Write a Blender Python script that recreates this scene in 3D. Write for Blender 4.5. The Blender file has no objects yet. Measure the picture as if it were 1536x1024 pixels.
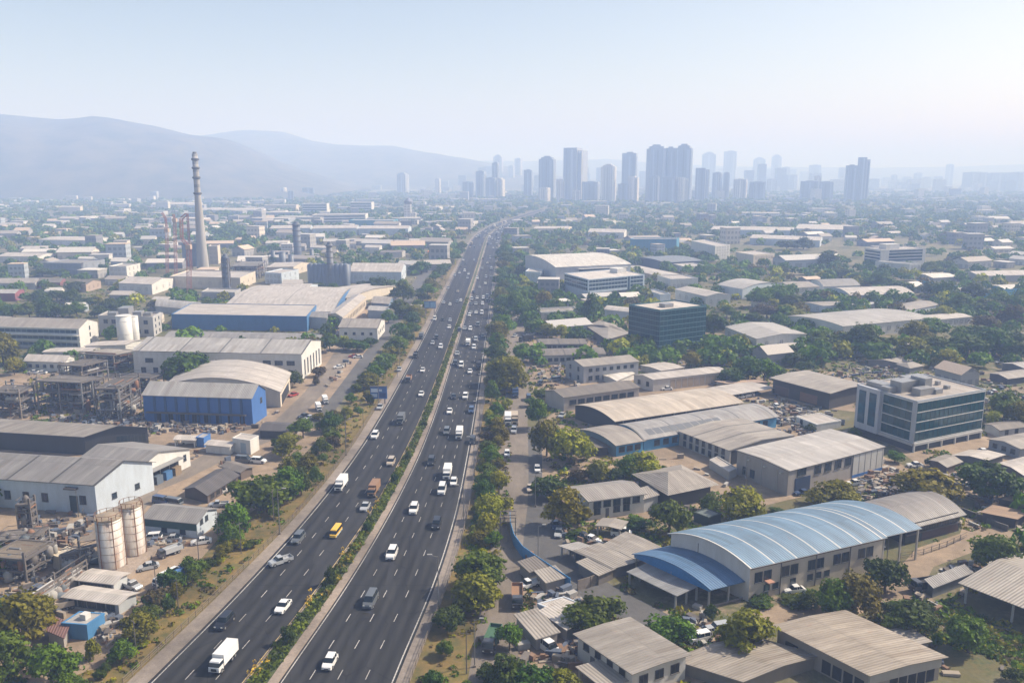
import bpy, math, random
import numpy as np
from math import radians, sin, cos, tan, atan, atan2, pi, sqrt
from mathutils import Vector, Matrix
random.seed(7)
sc = bpy.context.scene
C = sc.collection
# ------------------------------------------------------------------ camera
F, HZ, CAMH = 1250.0, 258.0, 78.0
PITCH = atan((512 - HZ) / F)
cd = bpy.data.cameras.new('camera')
cd.sensor_width = 36.0
cd.lens = 36.0 * F / 1536.0
cd.clip_start = 1.0
cd.clip_end = 60000
cam = bpy.data.objects.new('camera', cd)
C.objects.link(cam)
cam.location = (0, 0, CAMH)
cam.rotation_euler = (pi / 2 - PITCH, 0, 0)
sc.camera = cam
sc.render.resolution_x, sc.render.resolution_y = 1024, 682
# ------------------------------------------------------------------ world, sun, exposure
SUN_EL, SUN_AZ = radians(42), radians(74)      # azimuth clockwise from +Y
w = bpy.data.worlds.new('World')
sc.world = w
w.use_nodes = True
nt = w.node_tree
bg = nt.nodes['Background']
sky = nt.nodes.new('ShaderNodeTexSky')
sky.sky_type = 'NISHITA'
sky.sun_disc = False
sky.sun_elevation = SUN_EL
sky.sun_rotation = SUN_AZ
sky.air_density, sky.dust_density, sky.ozone_density = 1.0, 1.6, 2.2
tint = nt.nodes.new('ShaderNodeMix')
tint.data_type = 'RGBA'
tint.blend_type = 'MULTIPLY'
tint.inputs[0].default_value = 1.0
tint.inputs[7].default_value = (1.24, 1.04, 0.89, 1)
nt.links.new(sky.outputs[0], tint.inputs[6])
nt.links.new(tint.outputs[2], bg.inputs[0])
bg.inputs[1].default_value = 0.114
sl = bpy.data.lights.new('sun', 'SUN')
sl.energy = 5.0
sl.angle = radians(0.6)
sl.color = (1.0, 0.935, 0.85)
sun = bpy.data.objects.new('sun', sl)
C.objects.link(sun)
sdir = Vector((sin(SUN_AZ) * cos(SUN_EL), cos(SUN_AZ) * cos(SUN_EL), sin(SUN_EL)))
sun.rotation_euler = sdir.to_track_quat('Z', 'Y').to_euler()
sun.location = (0, 0, 500)
sc.view_settings.view_transform = 'Standard'
sc.view_settings.look = 'None'
sc.view_settings.exposure = 0.60
sc.view_settings.gamma = 1.0
try:
    sc.cycles.use_denoising = True
    sc.cycles.max_bounces = 5
    sc.cycles.diffuse_bounces = 2
    sc.cycles.glossy_bounces = 2
    sc.cycles.transparent_max_bounces = 4
    sc.cycles.volume_bounces = 4
except Exception:
    pass


# ------------------------------------------------------------------ photo geometry -> ground
def ray(px, py):
    u = (px - 768) / F
    v = (512 - py) / F
    return Vector((u, cos(PITCH) + v * sin(PITCH), -sin(PITCH) + v * cos(PITCH)))


def G(px, py, z=0.0):
    d = ray(px, py)
    t = (z - CAMH) / d.z
    return Vector((d.x * t, d.y * t, z))


def height_at(px, yb, yt):
    d0 = ray(px, yb)
    Y = d0.y * (-CAMH / d0.z)
    d = ray(px, yt)
    return CAMH + d.z * Y / d.y


def proj(p):
    x, y, z = p[0], p[1], p[2] - CAMH
    f = y * cos(PITCH) - z * sin(PITCH)
    up = y * sin(PITCH) + z * cos(PITCH)
    if f < 1:
        return (-9999, 9999)
    return (768 + F * x / f, 512 - F * up / f)


# ------------------------------------------------------------------ materials
class NT:
    def __init__(s, name):
        s.m = bpy.data.materials.new(name)
        s.m.use_nodes = True
        s.t = s.m.node_tree
        s.b = s.t.nodes['Principled BSDF']

    def n(s, kind, **kw):
        nd = s.t.nodes.new('ShaderNode' + kind)
        for k, v in kw.items():
            if k.startswith('i_'):
                k = k[2:]
                key = int(k) if k.isdigit() else k.replace('_', ' ')
                nd.inputs[key].default_value = v
            else:
                setattr(nd, k, v)
        return nd

    def l(s, a, b):
        s.t.links.new(a, b)

    def noise(s, co, scale, detail=4, rough=0.6):
        nd = s.n('TexNoise')
        nd.inputs['Scale'].default_value = scale
        nd.inputs['Detail'].default_value = detail
        nd.inputs['Roughness'].default_value = rough
        s.l(co, nd.inputs['Vector'])
        return nd.outputs[0]

    def ramp(s, fac, stops):
        nd = s.n('ValToRGB')
        e = nd.color_ramp.elements
        while len(e) < len(stops):
            e.new(0.5)
        for i, (p, c) in enumerate(stops):
            e[i].position = p
            e[i].color = (c, c, c, 1) if isinstance(c, (int, float)) else (*c, 1)
        s.l(fac, nd.inputs[0])
        return nd.outputs[0]

    def mix(s, fac, a, b, mode='MIX'):
        nd = s.n('Mix', data_type='RGBA', blend_type=mode)
        for k, v in ((0, fac), (6, a), (7, b)):
            if isinstance(v, (int, float)):
                nd.inputs[k].default_value = v if k == 0 else (v, v, v, 1)
            elif isinstance(v, tuple):
                nd.inputs[k].default_value = (*v, 1) if len(v) == 3 else v
            else:
                s.l(v, nd.inputs[k])
        return nd.outputs[2]

    def math(s, op, a, b=0.0):
        nd = s.n('Math', operation=op)
        for k, v in ((0, a), (1, b)):
            if isinstance(v, (int, float)):
                nd.inputs[k].default_value = v
            else:
                s.l(v, nd.inputs[k])
        return nd.outputs[0]

    def bump(s, h, strength=0.3, dist=0.05):
        nd = s.n('Bump')
        nd.inputs['Strength'].default_value = strength
        nd.inputs['Distance'].default_value = dist
        s.l(h, nd.inputs['Height'])
        s.l(nd.outputs[0], s.b.inputs['Normal'])

    def scaled(s, co, sx, sy, sz):
        nd = s.n('Mapping')
        nd.inputs['Scale'].default_value = (sx, sy, sz)
        s.l(co, nd.inputs['Vector'])
        return nd.outputs[0]


_mc = {}


def sc3(c, k):
    return tuple(max(0, min(1, x * k)) for x in c)


def paint(c, rough=0.7, dirt=0.35, metal=0.0):
    key = ('p', c, rough, dirt, metal)
    if key in _mc:
        return _mc[key]
    N = NT('painted_wall')
    g = N.n('NewGeometry').outputs['Position']
    a = N.ramp(N.noise(N.scaled(g, 1, 1, 0.25), 0.55, 5, 0.65), [(0.36, 0.0), (0.72, 1.0)])
    b = N.noise(g, 3.5, 3)
    col = N.mix(N.math('MULTIPLY', a, dirt), c, tuple(x * y for x, y in zip(c, (0.55, 0.5, 0.43))))
    col = N.mix(0.16, col, b, 'MULTIPLY')
    N.l(col, N.b.inputs['Base Color'])
    N.b.inputs['Roughness'].default_value = rough
    N.b.inputs['Metallic'].default_value = metal
    _mc[key] = N.m
    return N.m


def plain(c, rough=0.6, metal=0.0, spec=0.5, name='coloured_surface'):
    key = ('c', c, rough, metal, spec)
    if key in _mc:
        return _mc[key]
    N = NT(name)
    oi = N.n('ObjectInfo').outputs['Random']
    g = N.n('NewGeometry').outputs['Position']
    v = N.ramp(N.noise(g, 1.7, 3), [(0.3, 0.86), (0.7, 1.0)])
    N.l(N.mix(1.0, c, v, 'MULTIPLY'), N.b.inputs['Base Color'])
    N.b.inputs['Roughness'].default_value = rough
    N.b.inputs['Metallic'].default_value = metal
    N.b.inputs['Specular IOR Level'].default_value = spec
    _mc[key] = N.m
    return N.m


def glass(c=(0.02, 0.045, 0.055), rough=0.16):
    key = ('g', c, rough)
    if key in _mc:
        return _mc[key]
    N = NT('window_glass')
    g = N.n('NewGeometry').outputs['Position']
    v = N.noise(N.scaled(g, 0.7, 0.7, 0.9), 0.9, 3)
    N.l(N.mix(1.0, tuple(x * 1.5 for x in c), N.ramp(v, [(0.3, 0.45), (0.7, 1.0)]), 'MULTIPLY'), N.b.inputs['Base Color'])
    N.b.inputs['Roughness'].default_value = rough
    N.b.inputs['Specular IOR Level'].default_value = 0.45
    _mc[key] = N.m
    return N.m


def roofmat(c, stain=0.55, sheet=1.05, row=7.0, seam=0.0, seamc=0.35, rust=0.0, rough=0.6):
    """profiled sheet roof: u runs along the ridge, v down the slope (metres)"""
    key = ('r', c, stain, sheet, row, seam, seamc, rust)
    if key in _mc:
        return _mc[key]
    N = NT('sheet_roof')
    uv = N.n('UVMap').outputs[0]
    sx = N.n('SeparateXYZ')
    N.l(uv, sx.inputs[0])
    u, v = sx.outputs[0], sx.outputs[1]
    cell = N.n('CombineXYZ')
    N.l(N.math('FLOOR', N.math('DIVIDE', u, sheet)), cell.inputs[0])
    N.l(N.math('FLOOR', N.math('DIVIDE', v, row)), cell.inputs[1])
    wn = N.n('TexWhiteNoise')
    N.l(cell.outputs[0], wn.inputs[0])
    base = N.mix(N.ramp(wn.outputs[0], [(0.0, 0.0), (1.0, 1.0)]), sc3(c, 0.84), sc3(c, 1.08))
    odd = N.math('GREATER_THAN', wn.outputs[0], 0.93)
    base = N.mix(N.math('MULTIPLY', odd, 0.35 + stain * 0.5), base, tuple(x * y for x, y in zip(c, (0.62, 0.56, 0.50))))
    od2 = N.math('LESS_THAN', wn.outputs[0], 0.035)
    base = N.mix(N.math('MULTIPLY', od2, 0.6), base, tuple(min(0.8, x * 1.35) for x in c))
    g = N.n('NewGeometry').outputs['Position']
    st = N.ramp(N.noise(N.scaled(uv, 1.6, 0.22, 1), 0.5, 5, 0.7), [(0.38, 0.0), (0.66, 1.0)])
    base = N.mix(N.math('MULTIPLY', st, stain), base, tuple(x * y for x, y in zip(c, (0.5, 0.46, 0.42))))
    bl = N.ramp(N.noise(g, 0.11, 4, 0.6), [(0.35, 0.80), (0.7, 1.0)])
    base = N.mix(1.0, base, bl, 'MULTIPLY')
    if rust:
        rs = N.ramp(N.noise(N.scaled(uv, 1.0, 0.3, 1), 0.9, 6, 0.75), [(0.58, 0.0), (0.66, 1.0)])
        base = N.mix(N.math('MULTIPLY', rs, rust), base, (0.22, 0.10, 0.05))
    # fine corrugation shading and sheet laps
    rib = N.math('SINE', N.math('MULTIPLY', u, 2 * pi / (sheet / 2.0)))
    lap = N.math('LESS_THAN', N.math('FRACT', N.math('DIVIDE', v, row)), 0.03)
    base = N.mix(N.math('MULTIPLY', lap, 0.35), base, sc3(c, 0.45))
    if seam:
        sm = N.math('LESS_THAN', N.math('FRACT', N.math('DIVIDE', u, seam)), (0.30 if seamc > 1 else 0.55) / seam)
        base = N.mix(sm, base, sc3(c, seamc) if seamc <= 1 else (0.50, 0.48, 0.45))
    N.l(base, N.b.inputs['Base Color'])
    N.bump(rib, 0.55, 0.06)
    N.b.inputs['Roughness'].default_value = rough
    _mc[key] = N.m
    return N.m


def leafmat(lo, hi, name='leaf_green'):
    N = NT(name)
    oi = N.n('ObjectInfo')
    tc = N.n('TexCoord').outputs['Object']
    big = N.ramp(N.noise(tc, 0.35, 3), [(0.35, 0.0), (0.66, 1.0)])
    col = N.mix(big, lo, hi)
    hs = N.n('HueSaturation')
    N.l(N.math('ADD', N.math('MULTIPLY', oi.outputs['Random'], 0.05), 0.475), hs.inputs['Hue'])
    N.l(N.math('ADD', N.math('MULTIPLY', oi.outputs['Random'], 0.5), 0.75), hs.inputs['Value'])
    N.l(N.mix(0.55, col, N.ramp(N.noise(tc, 2.2, 2), [(0.3, 0.4), (0.7, 1.35)]), 'MULTIPLY'), hs.inputs['Color'])
    hs.inputs['Saturation'].default_value = 1.15
    N.l(hs.outputs[0], N.b.inputs['Base Color'])
    N.b.inputs['Roughness'].default_value = 0.65
    N.b.inputs['Specular IOR Level'].default_value = 0.25
    tr = N.n('BsdfTranslucent')
    N.l(hs.outputs[0], tr.inputs[0])
    ad = N.n('MixShader')
    ad.inputs[0].default_value = 0.28
    N.l(N.b.outputs[0], ad.inputs[1])
    N.l(tr.outputs[0], ad.inputs[2])
    N.l(ad.outputs[0], N.t.nodes['Material Output'].inputs[0])
    return N.m


LEAF = {
    'green': leafmat((0.056, 0.100, 0.010), (0.180, 0.250, 0.022)),
    'dark': leafmat((0.034, 0.066, 0.010), (0.110, 0.155, 0.020)),
    'olive': leafmat((0.100, 0.100, 0.018), (0.280, 0.240, 0.036)),
    'yellow': leafmat((0.155, 0.165, 0.012), (0.430, 0.380, 0.026)),
    'brown': leafmat((0.075, 0.066, 0.030), (0.150, 0.110, 0.045)),
}
BARK = plain((0.10, 0.075, 0.055), 0.9)


# ------------------------------------------------------------------ mesh building
class MB:
    def __init__(s):
        s.v, s.f, s.m, s.uv = [], [], [], {}

    def face(s, pts, mi=0, uv=None):
        k = len(s.v)
        s.v += [tuple(p) for p in pts]
        if uv:
            s.uv[len(s.f)] = uv
        s.f.append(tuple(range(k, k + len(pts))))
        s.m.append(mi)

    def hexa(s, b, t, mi=0):
        """b, t: four bottom and four top points, counter-clockwise seen from above"""
        k = len(s.v)
        s.v += [tuple(p) for p in b] + [tuple(p) for p in t]
        for q in ((3, 2, 1, 0), (4, 5, 6, 7), (0, 1, 5, 4), (1, 2, 6, 5), (2, 3, 7, 6), (3, 0, 4, 7)):
            s.f.append(tuple(k + i for i in q))
            s.m.append(mi)

    def box(s, x0, x1, y0, y1, z0, z1, mi=0):
        s.hexa([(x0, y0, z0), (x1, y0, z0), (x1, y1, z0), (x0, y1, z0)], [(x0, y0, z1), (x1, y0, z1), (x1, y1, z1), (x0, y1, z1)], mi)

    def prism(s, poly, z0, z1, mi=0, mtop=None):
        n = len(poly)
        k = len(s.v)
        s.v += [(p[0], p[1], z0) for p in poly] + [(p[0], p[1], z1) for p in poly]
        s.f.append(tuple(k + i for i in reversed(range(n))))
        s.m.append(mi)
        s.f.append(tuple(k + n + i for i in range(n)))
        s.m.append(mi if mtop is None else mtop)
        for i in range(n):
            j = (i + 1) % n
            s.f.append((k + i, k + j, k + n + j, k + n + i))
            s.m.append(mi)

    def bar(s, a, b, r=0.1, mi=0, n=4, r2=None):
        a, b = Vector(a), Vector(b)
        d = (b - a)
        if d.length < 1e-6:
            return
        d.normalize()
        up = Vector((0, 0, 1)) if abs(d.z) < 0.95 else Vector((1, 0, 0))
        e = d.cross(up).normalized()
        g = d.cross(e)
        k = len(s.v)
        r2 = r if r2 is None else r2
        for p, rr in ((a, r), (b, r2)):
            for i in range(n):
                q = 2 * pi * (i + 0.5) / n
                s.v.append(tuple(p + (e * cos(q) + g * sin(q)) * rr))
        for i in range(n):
            j = (i + 1) % n
            s.f.append((k + j, k + i, k + n + i, k + n + j))
            s.m.append(mi)
        s.f.append(tuple(k + i for i in range(n)))
        s.f.append(tuple(k + n + i for i in reversed(range(n))))
        s.m += [mi, mi]

    def lathe(s, prof, x=0, y=0, n=20, mi=0, mis=None):
        k = len(s.v)
        for r, z in prof:
            for i in range(n):
                a = 2 * pi * i / n
                s.v.append((x + r * cos(a), y + r * sin(a), z))
        for q in range(len(prof) - 1):
            for i in range(n):
                j = (i + 1) % n
                s.f.append((k + q * n + i, k + q * n + j, k + (q + 1) * n + j, k + (q + 1) * n + i))
                s.m.append(mis[q] if mis else mi)
        if prof[-1][0] > 0.01:
            s.f.append(tuple(k + (len(prof) - 1) * n + i for i in range(n)))
            s.m.append(mis[-1] if mis else mi)

    def mesh(s, name, mats, smooth=False):
        me = bpy.data.meshes.new(name)
        me.from_pydata(s.v, [], s.f)
        for m in mats:
            me.materials.append(m)
        me.polygons.foreach_set('material_index', [min(i, len(mats) - 1) for i in s.m])
        if s.uv:
            ul = me.uv_layers.new(name='UVMap')
            for fi, uvs in s.uv.items():
                ls = me.polygons[fi].loop_start
                for i, q in enumerate(uvs):
                    ul.data[ls + i].uv = q
        if smooth:
            me.polygons.foreach_set('use_smooth', [True] * len(me.polygons))
        me.update()
        return me

    def build(s, name, mats, parent=None, smooth=False, loc=None, rz=0.0):
        return put(name, s.mesh(name, mats if isinstance(mats, list) else [mats], smooth), parent, loc, rz)


def put(name, me, parent=None, loc=None, rz=0.0):
    o = bpy.data.objects.new(name, me)
    C.objects.link(o)
    if parent is not None:
        o.parent = parent
    if loc is not None:
        o.location = loc
    if rz:
        o.rotation_euler = (0, 0, rz)
    return o


THINGS = []          # (object, base label, category, group, anchor) - labels are completed at the end
LAND = []            # landmarks: (phrase, world position, radius in photo px)


def thing(name, label, cat, loc=(0, 0, 0), rz=0.0, group=None, me=None, auto=True, ref=None):
    o = bpy.data.objects.new(name, me)
    C.objects.link(o)
    o.location = loc
    o.rotation_euler = (0, 0, rz)
    o['label'] = label
    o['category'] = cat
    if group:
        o['group'] = group
    THINGS.append([o, label, auto])
    if ref:
        LAND.append((ref, Vector(loc)))
    return o


def struct(name, mb, mats, smooth=False, kind='structure'):
    o = mb.build(name, mats, None, smooth)
    o['kind'] = kind
    return o


def copy_thing(src, loc, rz, label, group=None, s=1.0, auto=True):
    r = src.copy()
    C.objects.link(r)
    r.location = loc
    r.rotation_euler = (0, 0, rz)
    r.scale = (s, s, s) if isinstance(s, (int, float)) else s
    r['label'] = label
    if group:
        r['group'] = group
    for ch in src.children:
        c = ch.copy()
        C.objects.link(c)
        c.parent = r
        for g in ch.children:
            d = g.copy()
            C.objects.link(d)
            d.parent = c
    THINGS.append([r, label, auto])
    return r


# ------------------------------------------------------------------ haze (closed box round camera and scene)
hz = MB()
hz.box(-9000, 9000, -900, 15000, -1.2, 350)
hm = bpy.data.materials.new('haze_air')
hm.use_nodes = True
ht = hm.node_tree
ht.nodes.remove(ht.nodes['Principled BSDF'])
pv = ht.nodes.new('ShaderNodeVolumePrincipled')
pv.inputs['Color'].default_value = (0.42, 0.585, 0.98, 1)
pv.inputs['Absorption Color'].default_value = (0.62, 0.60, 0.62, 1)
pv.inputs['Density'].default_value = 0.00049
pv.inputs['Anisotropy'].default_value = 0.0
ht.links.new(pv.outputs[0], ht.nodes['Material Output'].inputs['Volume'])
ho = struct('haze', hz, hm, kind='stuff')

# ------------------------------------------------------------------ ground
N = NT('dry_ground')
g = N.n('NewGeometry').outputs['Position']
n1 = N.noise(g, 0.018, 6, 0.65)
n2 = N.noise(g, 0.16, 5, 0.7)
n3 = N.noise(g, 1.3, 4, 0.7)
grass = N.mix(N.ramp(n3, [(0.3, 0.0), (0.7, 1.0)]), (0.038, 0.055, 0.018), (0.105, 0.105, 0.034))
dirt = N.mix(N.ramp(n3, [(0.3, 0.0), (0.75, 1.0)]), (0.16, 0.115, 0.072), (0.285, 0.215, 0.145))
straw = N.mix(N.ramp(n2, [(0.4, 0.0), (0.62, 1.0)]), (0.17, 0.105, 0.042), (0.10, 0.085, 0.03))
c1 = N.mix(N.ramp(n2, [(0.42, 0.0), (0.55, 1.0)]), dirt, grass)
c2 = N.mix(N.ramp(n1, [(0.42, 0.0), (0.58, 1.0)]), c1, N.mix(N.ramp(n2, [(0.45, 0.0), (0.6, 1.0)]), grass, straw))
N.l(c2, N.b.inputs['Base Color'])
N.b.inputs['Roughness'].default_value = 0.95
N.bump(n3, 0.5, 0.2)
gm = MB()
gm.face([(-30000, -900, 0), (30000, -900, 0), (30000, 40000, 0), (-30000, 40000, 0)])
struct('ground', gm, N.m)
# ------------------------------------------------------------------ hills
def hill(name, Y0, wid, prof, back=0):
    xs = [(px - 768) / F * Y0 / cos(PITCH) * 1.0 for px, _ in prof]
    hs = [height_at(px, HZ + CAMH * F / Y0, py) for px, py in prof]
    x0, x1 = xs[0], xs[-1]
    nx, ny = 260, 70
    X = np.linspace(x0, x1, nx)
    Yv = np.linspace(-1, 1.6, ny)
    rg = np.random.RandomState(3 + int(Y0))
    prof_h = np.interp(X, xs, hs)
    gx, gy = np.meshgrid(X, Yv)
    z = prof_h[None, :] * np.clip(np.cos(np.clip(gy, -1, 1) * pi / 2), 0, 1) ** 0.8
    for k in range(26):
        fx = rg.uniform(0.002, 0.03)
        fy = rg.uniform(1.5, 12)
        ph = rg.uniform(0, 6.28)
        z += np.sin(gx * fx + gy * fy + ph) * (0.10 / (fx * 60 + 0.35)) * prof_h[None, :] * np.clip(1 - np.abs(gy), 0, 1) * (0.0 + 0.42 * np.clip(-gy, 0, 1))
    z = np.maximum(z, 0)
    z[0, :] = -0.6
    z[-1, :] = -0.6
    mb = MB()
    mb.v = [(float(a), float(Y0 + b * wid), float(c)) for a, b, c in zip(gx.ravel(), gy.ravel(), z.ravel())]
    mb.f = [(j * nx + i, j * nx + i + 1, (j + 1) * nx + i + 1, (j + 1) * nx + i) for j in range(ny - 1) for i in range(nx - 1)]
    mb.m = [0] * len(mb.f)
    N = NT('wooded_hillside')
    gg = N.n('NewGeometry').outputs['Position']
    N.l(N.mix(N.ramp(N.noise(gg, 0.012, 6, 0.7), [(0.38, 0.0), (0.62, 1.0)]), (0.025, 0.034, 0.020), (0.11, 0.095, 0.062)), N.b.inputs['Base Color'])
    N.b.inputs['Roughness'].default_value = 1.0
    struct(name, mb, N.m, smooth=True)


hill('hill', 3300, 900, [(-600, 190), (-300, 176), (-100, 172), (0, 170), (60, 176), (130, 183), (190, 181), (250, 190), (300, 203), (350, 209), (380, 222), (410, 238), (440, 252), (470, 261), (500, 272), (540, 285)])
hill('distant_hill', 5200, 1300, [(-100, 214), (150, 212), (300, 210), (345, 205), (400, 198), (440, 200), (480, 213), (520, 219), (600, 221), (650, 231), (700, 238), (760, 250), (820, 262), (880, 270)])
hill('faint_hill', 7600, 1100, [(560, 250), (640, 240), (760, 243), (870, 241), (905, 239), (960, 244), (1060, 250), (1300, 252), (1420, 250), (1500, 247), (1700, 250), (2000, 256)])

# ------------------------------------------------------------------ highway
RY = [60, 100, 127, 150, 180, 220, 270, 330, 400, 500, 700, 900, 1050, 1150, 1250, 1450, 1800]
RL = {
    'L0': [-78, -64, -58.3, -54.4, -50.2, -47.0, -46.0, -45.6, -45.7, -46.5, -48.2, -50.0, -48, -42, -32, -2, 60],
    'L1': [-73.5, -59.8, -54.4, -50.7, -46.9, -43.8, -42.4, -42.1, -42.3, -43.2, -45.0, -47.0, -45, -39, -29, 1, 63],
    'L2': [-58.7, -45.2, -40.2, -36.7, -33.2, -30.7, -29.3, -29.0, -29.1, -29.3, -30.0, -31.5, -31, -26, -17, 12, 74],
    'L3': [-54.2, -41.0, -36.5, -33.4, -30.4, -28.0, -26.8, -26.7, -26.8, -27.2, -27.9, -29.0, -29, -24, -15, 14, 76],
    'L4': [-52.4, -39.3, -34.8, -31.7, -28.8, -26.4, -25.4, -25.4, -25.5, -26.0, -26.9, -28.0, -28, -23, -14, 15, 77],
    'R1': [-31.0, -21.0, -17.6, -15.1, -13.3, -12.6, -12.4, -12.5, -12.7, -13.2, -14.1, -14.5, -14, -9, 0, 28, 90],
    'R2': [-28.0, -18.0, -14.6, -12.0, -10.2, -9.6, -9.4, -9.6, -9.9, -10.5, -12.0, -13.0, -12, -7, 2, 30, 92],
}


def cub(ys, xs, y):
    """smooth interpolation"""
    i = int(np.clip(np.searchsorted(ys, y) - 1, 0, len(ys) - 2))
    h = ys[i + 1] - ys[i]
    t = (y - ys[i]) / h

    def m(k):
        if k <= 0:
            return (xs[1] - xs[0]) / (ys[1] - ys[0])
        if k >= len(ys) - 1:
            return (xs[-1] - xs[-2]) / (ys[-1] - ys[-2])
        return 0.5 * ((xs[k] - xs[k - 1]) / (ys[k] - ys[k - 1]) + (xs[k + 1] - xs[k]) / (ys[k + 1] - ys[k]))
    t2, t3 = t * t, t * t * t
    return (2 * t3 - 3 * t2 + 1) * xs[i] + (t3 - 2 * t2 + t) * h * m(i) + (-2 * t3 + 3 * t2) * xs[i + 1] + (t3 - t2) * h * m(i + 1)


def RX(line, Y, off=0.0):
    return cub(RY, RL[line], Y) + off


def rdir(Y, line='L2'):
    a = RX(line, Y + 4) - RX(line, Y - 4)
    return Vector((a, 8, 0)).normalized()


YS = [60 + i * 4 for i in range(85)] + [400 + i * 12 for i in range(117)]


def ribbon(mb, fa, fb, z, ys=YS, mi=0, lanes=0):
    p = None
    for Y in ys:
        a, b = (fa(Y), Y, z), (fb(Y), Y, z)
        if p:
            mb.face([p[0], p[1], b, a], mi, [(0, p[0][1]), (lanes, p[0][1]), (lanes, Y), (0, Y)] if lanes else None)
        p = (a, b)


def kerb(mb, fa, fb, z0, z1, ys=YS, mi=0):
    p = None
    for Y in ys:
        q = [(fa(Y), Y, z1), (fb(Y), Y, z1), (fa(Y), Y, z0), (fb(Y), Y, z0)]
        if p:
            mb.face([p[0], p[1], q[1], q[0]], mi)
            mb.face([p[2], p[0], q[0], q[2]], mi)
            mb.face([p[1], p[3], q[3], q[1]], mi)
        p = q


def L_(line, off=0.0):
    return lambda Y: RX(line, Y, off)


# asphalt material with lane wear (position based on slope-free world noise)
N = NT('asphalt')
g = N.n('NewGeometry').outputs['Position']
a = N.noise(N.scaled(g, 0.5, 0.06, 1), 0.6, 5, 0.65)
b = N.noise(g, 6.0, 3, 0.7)
c = N.ramp(a, [(0.3, 0.0), (0.7, 1.0)])
col = N.mix(c, (0.015, 0.015, 0.016), (0.027, 0.027, 0.027))
col = N.mix(0.5, col, N.ramp(b, [(0.3, 0.55), (0.7, 1.3)]), 'MULTIPLY')
pt = N.ramp(N.noise(N.scaled(g, 0.35, 0.12, 1), 0.35, 2), [(0.66, 0.0), (0.68, 1.0)])
col = N.mix(N.math('MULTIPLY', pt, 0.35), col, (0.025, 0.026, 0.03))
sx = N.n('SeparateXYZ')
N.l(N.n('UVMap').outputs[0], sx.inputs[0])
fr_ = N.math('FRACT', sx.outputs[0])
trk = N.math('POWER', N.math('ABSOLUTE', N.math('SINE', N.math('MULTIPLY', fr_, 2 * pi))), 2.0)   # two wheel tracks per lane
trn = N.ramp(N.noise(N.scaled(g, 0.8, 0.015, 1), 0.8, 3), [(0.3, 0.2), (0.7, 1.0)])
col = N.mix(N.math('MULTIPLY', N.math('MULTIPLY', trk, trn), 0.55), col, (0.052, 0.051, 0.051))
oil = N.math('POWER', N.math('SUBTRACT', 1.0, N.math('ABSOLUTE', N.math('MULTIPLY', N.math('SUBTRACT', fr_, 0.5), 2.0))), 5.0)
oln = N.ramp(N.noise(N.scaled(g, 1.2, 0.08, 1), 0.5, 4, 0.7), [(0.42, 0.0), (0.7, 1.0)])
col = N.mix(N.math('MULTIPLY', N.math('MULTIPLY', oil, oln), 0.75), col, (0.009, 0.009, 0.010))
jn = N.math('LESS_THAN', N.math('FRACT', N.math('DIVIDE', sx.outputs[1], 37.0)), 0.006)
col = N.mix(N.math('MULTIPLY', jn, 0.6), col, (0.010, 0.010, 0.011))
crk = N.n('TexVoronoi', feature='DISTANCE_TO_EDGE')
crk.inputs['Scale'].default_value = 0.22
N.l(N.mix(0.35, N.scaled(g, 1.0, 0.5, 1), N.n('TexNoise', i_Scale=0.3).outputs[1]), crk.inputs['Vector'])
ck = N.math('LESS_THAN', crk.outputs['Distance'], 0.012)
col = N.mix(N.math('MULTIPLY', N.math('MULTIPLY', ck, oln), 0.8), col, (0.009, 0.009, 0.010))
gp = N.ramp(N.noise(N.scaled(g, 0.12, 0.02, 1), 1.0, 2), [(0.55, 0.0), (0.56, 1.0)])
col = N.mix(N.math('MULTIPLY', gp, 0.30), col, (0.050, 0.050, 0.052))
N.l(col, N.b.inputs['Base Color'])
N.b.inputs['Roughness'].default_value = 0.85
N.b.inputs['Specular IOR Level'].default_value = 0.2
N.bump(b, 0.3, 0.02)
ASPHALT = N.m


def groundmat(name, c0, c1, s=0.5, rough=0.9, stain=0.5, streak=(1, 1)):
    N = NT(name)
    g = N.n('NewGeometry').outputs['Position']
    a = N.ramp(N.noise(N.scaled(g, streak[0], streak[1], 1), s, 6, 0.7), [(0.3, 0.0), (0.7, 1.0)])
    b = N.ramp(N.noise(g, 0.05, 4, 0.6), [(0.4, 1.0), (0.68, 1.0 - stain)])
    d = N.ramp(N.noise(g, 4.5, 3, 0.7), [(0.3, 0.78), (0.7, 1.1)])
    N.l(N.mix(1.0, N.mix(1.0, N.mix(a, c0, c1), b, 'MULTIPLY'), d, 'MULTIPLY'), N.b.inputs['Base Color'])
    N.b.inputs['Roughness'].default_value = rough
    N.bump(a, 0.4, 0.1)
    return N.m


CONC = groundmat('worn_concrete', (0.20, 0.165, 0.135), (0.30, 0.25, 0.205), 0.7)
KERBM = groundmat('kerb_concrete', (0.24, 0.19, 0.15), (0.36, 0.29, 0.23), 1.1)
DIRT = groundmat('bare_earth', (0.215, 0.155, 0.10), (0.37, 0.275, 0.185), 0.25, stain=0.35)
DUSTY = groundmat('dusty_asphalt', (0.15, 0.125, 0.10), (0.235, 0.195, 0.155), 0.4, stain=0.3, streak=(1, 0.25))
GREYR = groundmat('grey_road', (0.075, 0.072, 0.07), (0.125, 0.118, 0.11), 0.4, stain=0.3)
LINEM = groundmat('road_paint', (0.22, 0.21, 0.20), (0.68, 0.65, 0.60), 2.5)
YELM = groundmat('faded_yellow_paint', (0.42, 0.30, 0.13), (0.60, 0.46, 0.24), 2.0)
GRASSM = groundmat('verge_grass', (0.040, 0.062, 0.016), (0.105, 0.120, 0.030), 1.1)
STRAW = groundmat('dry_verge', (0.080, 0.088, 0.020), (0.270, 0.165, 0.045), 0.35, stain=0.5)

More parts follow.
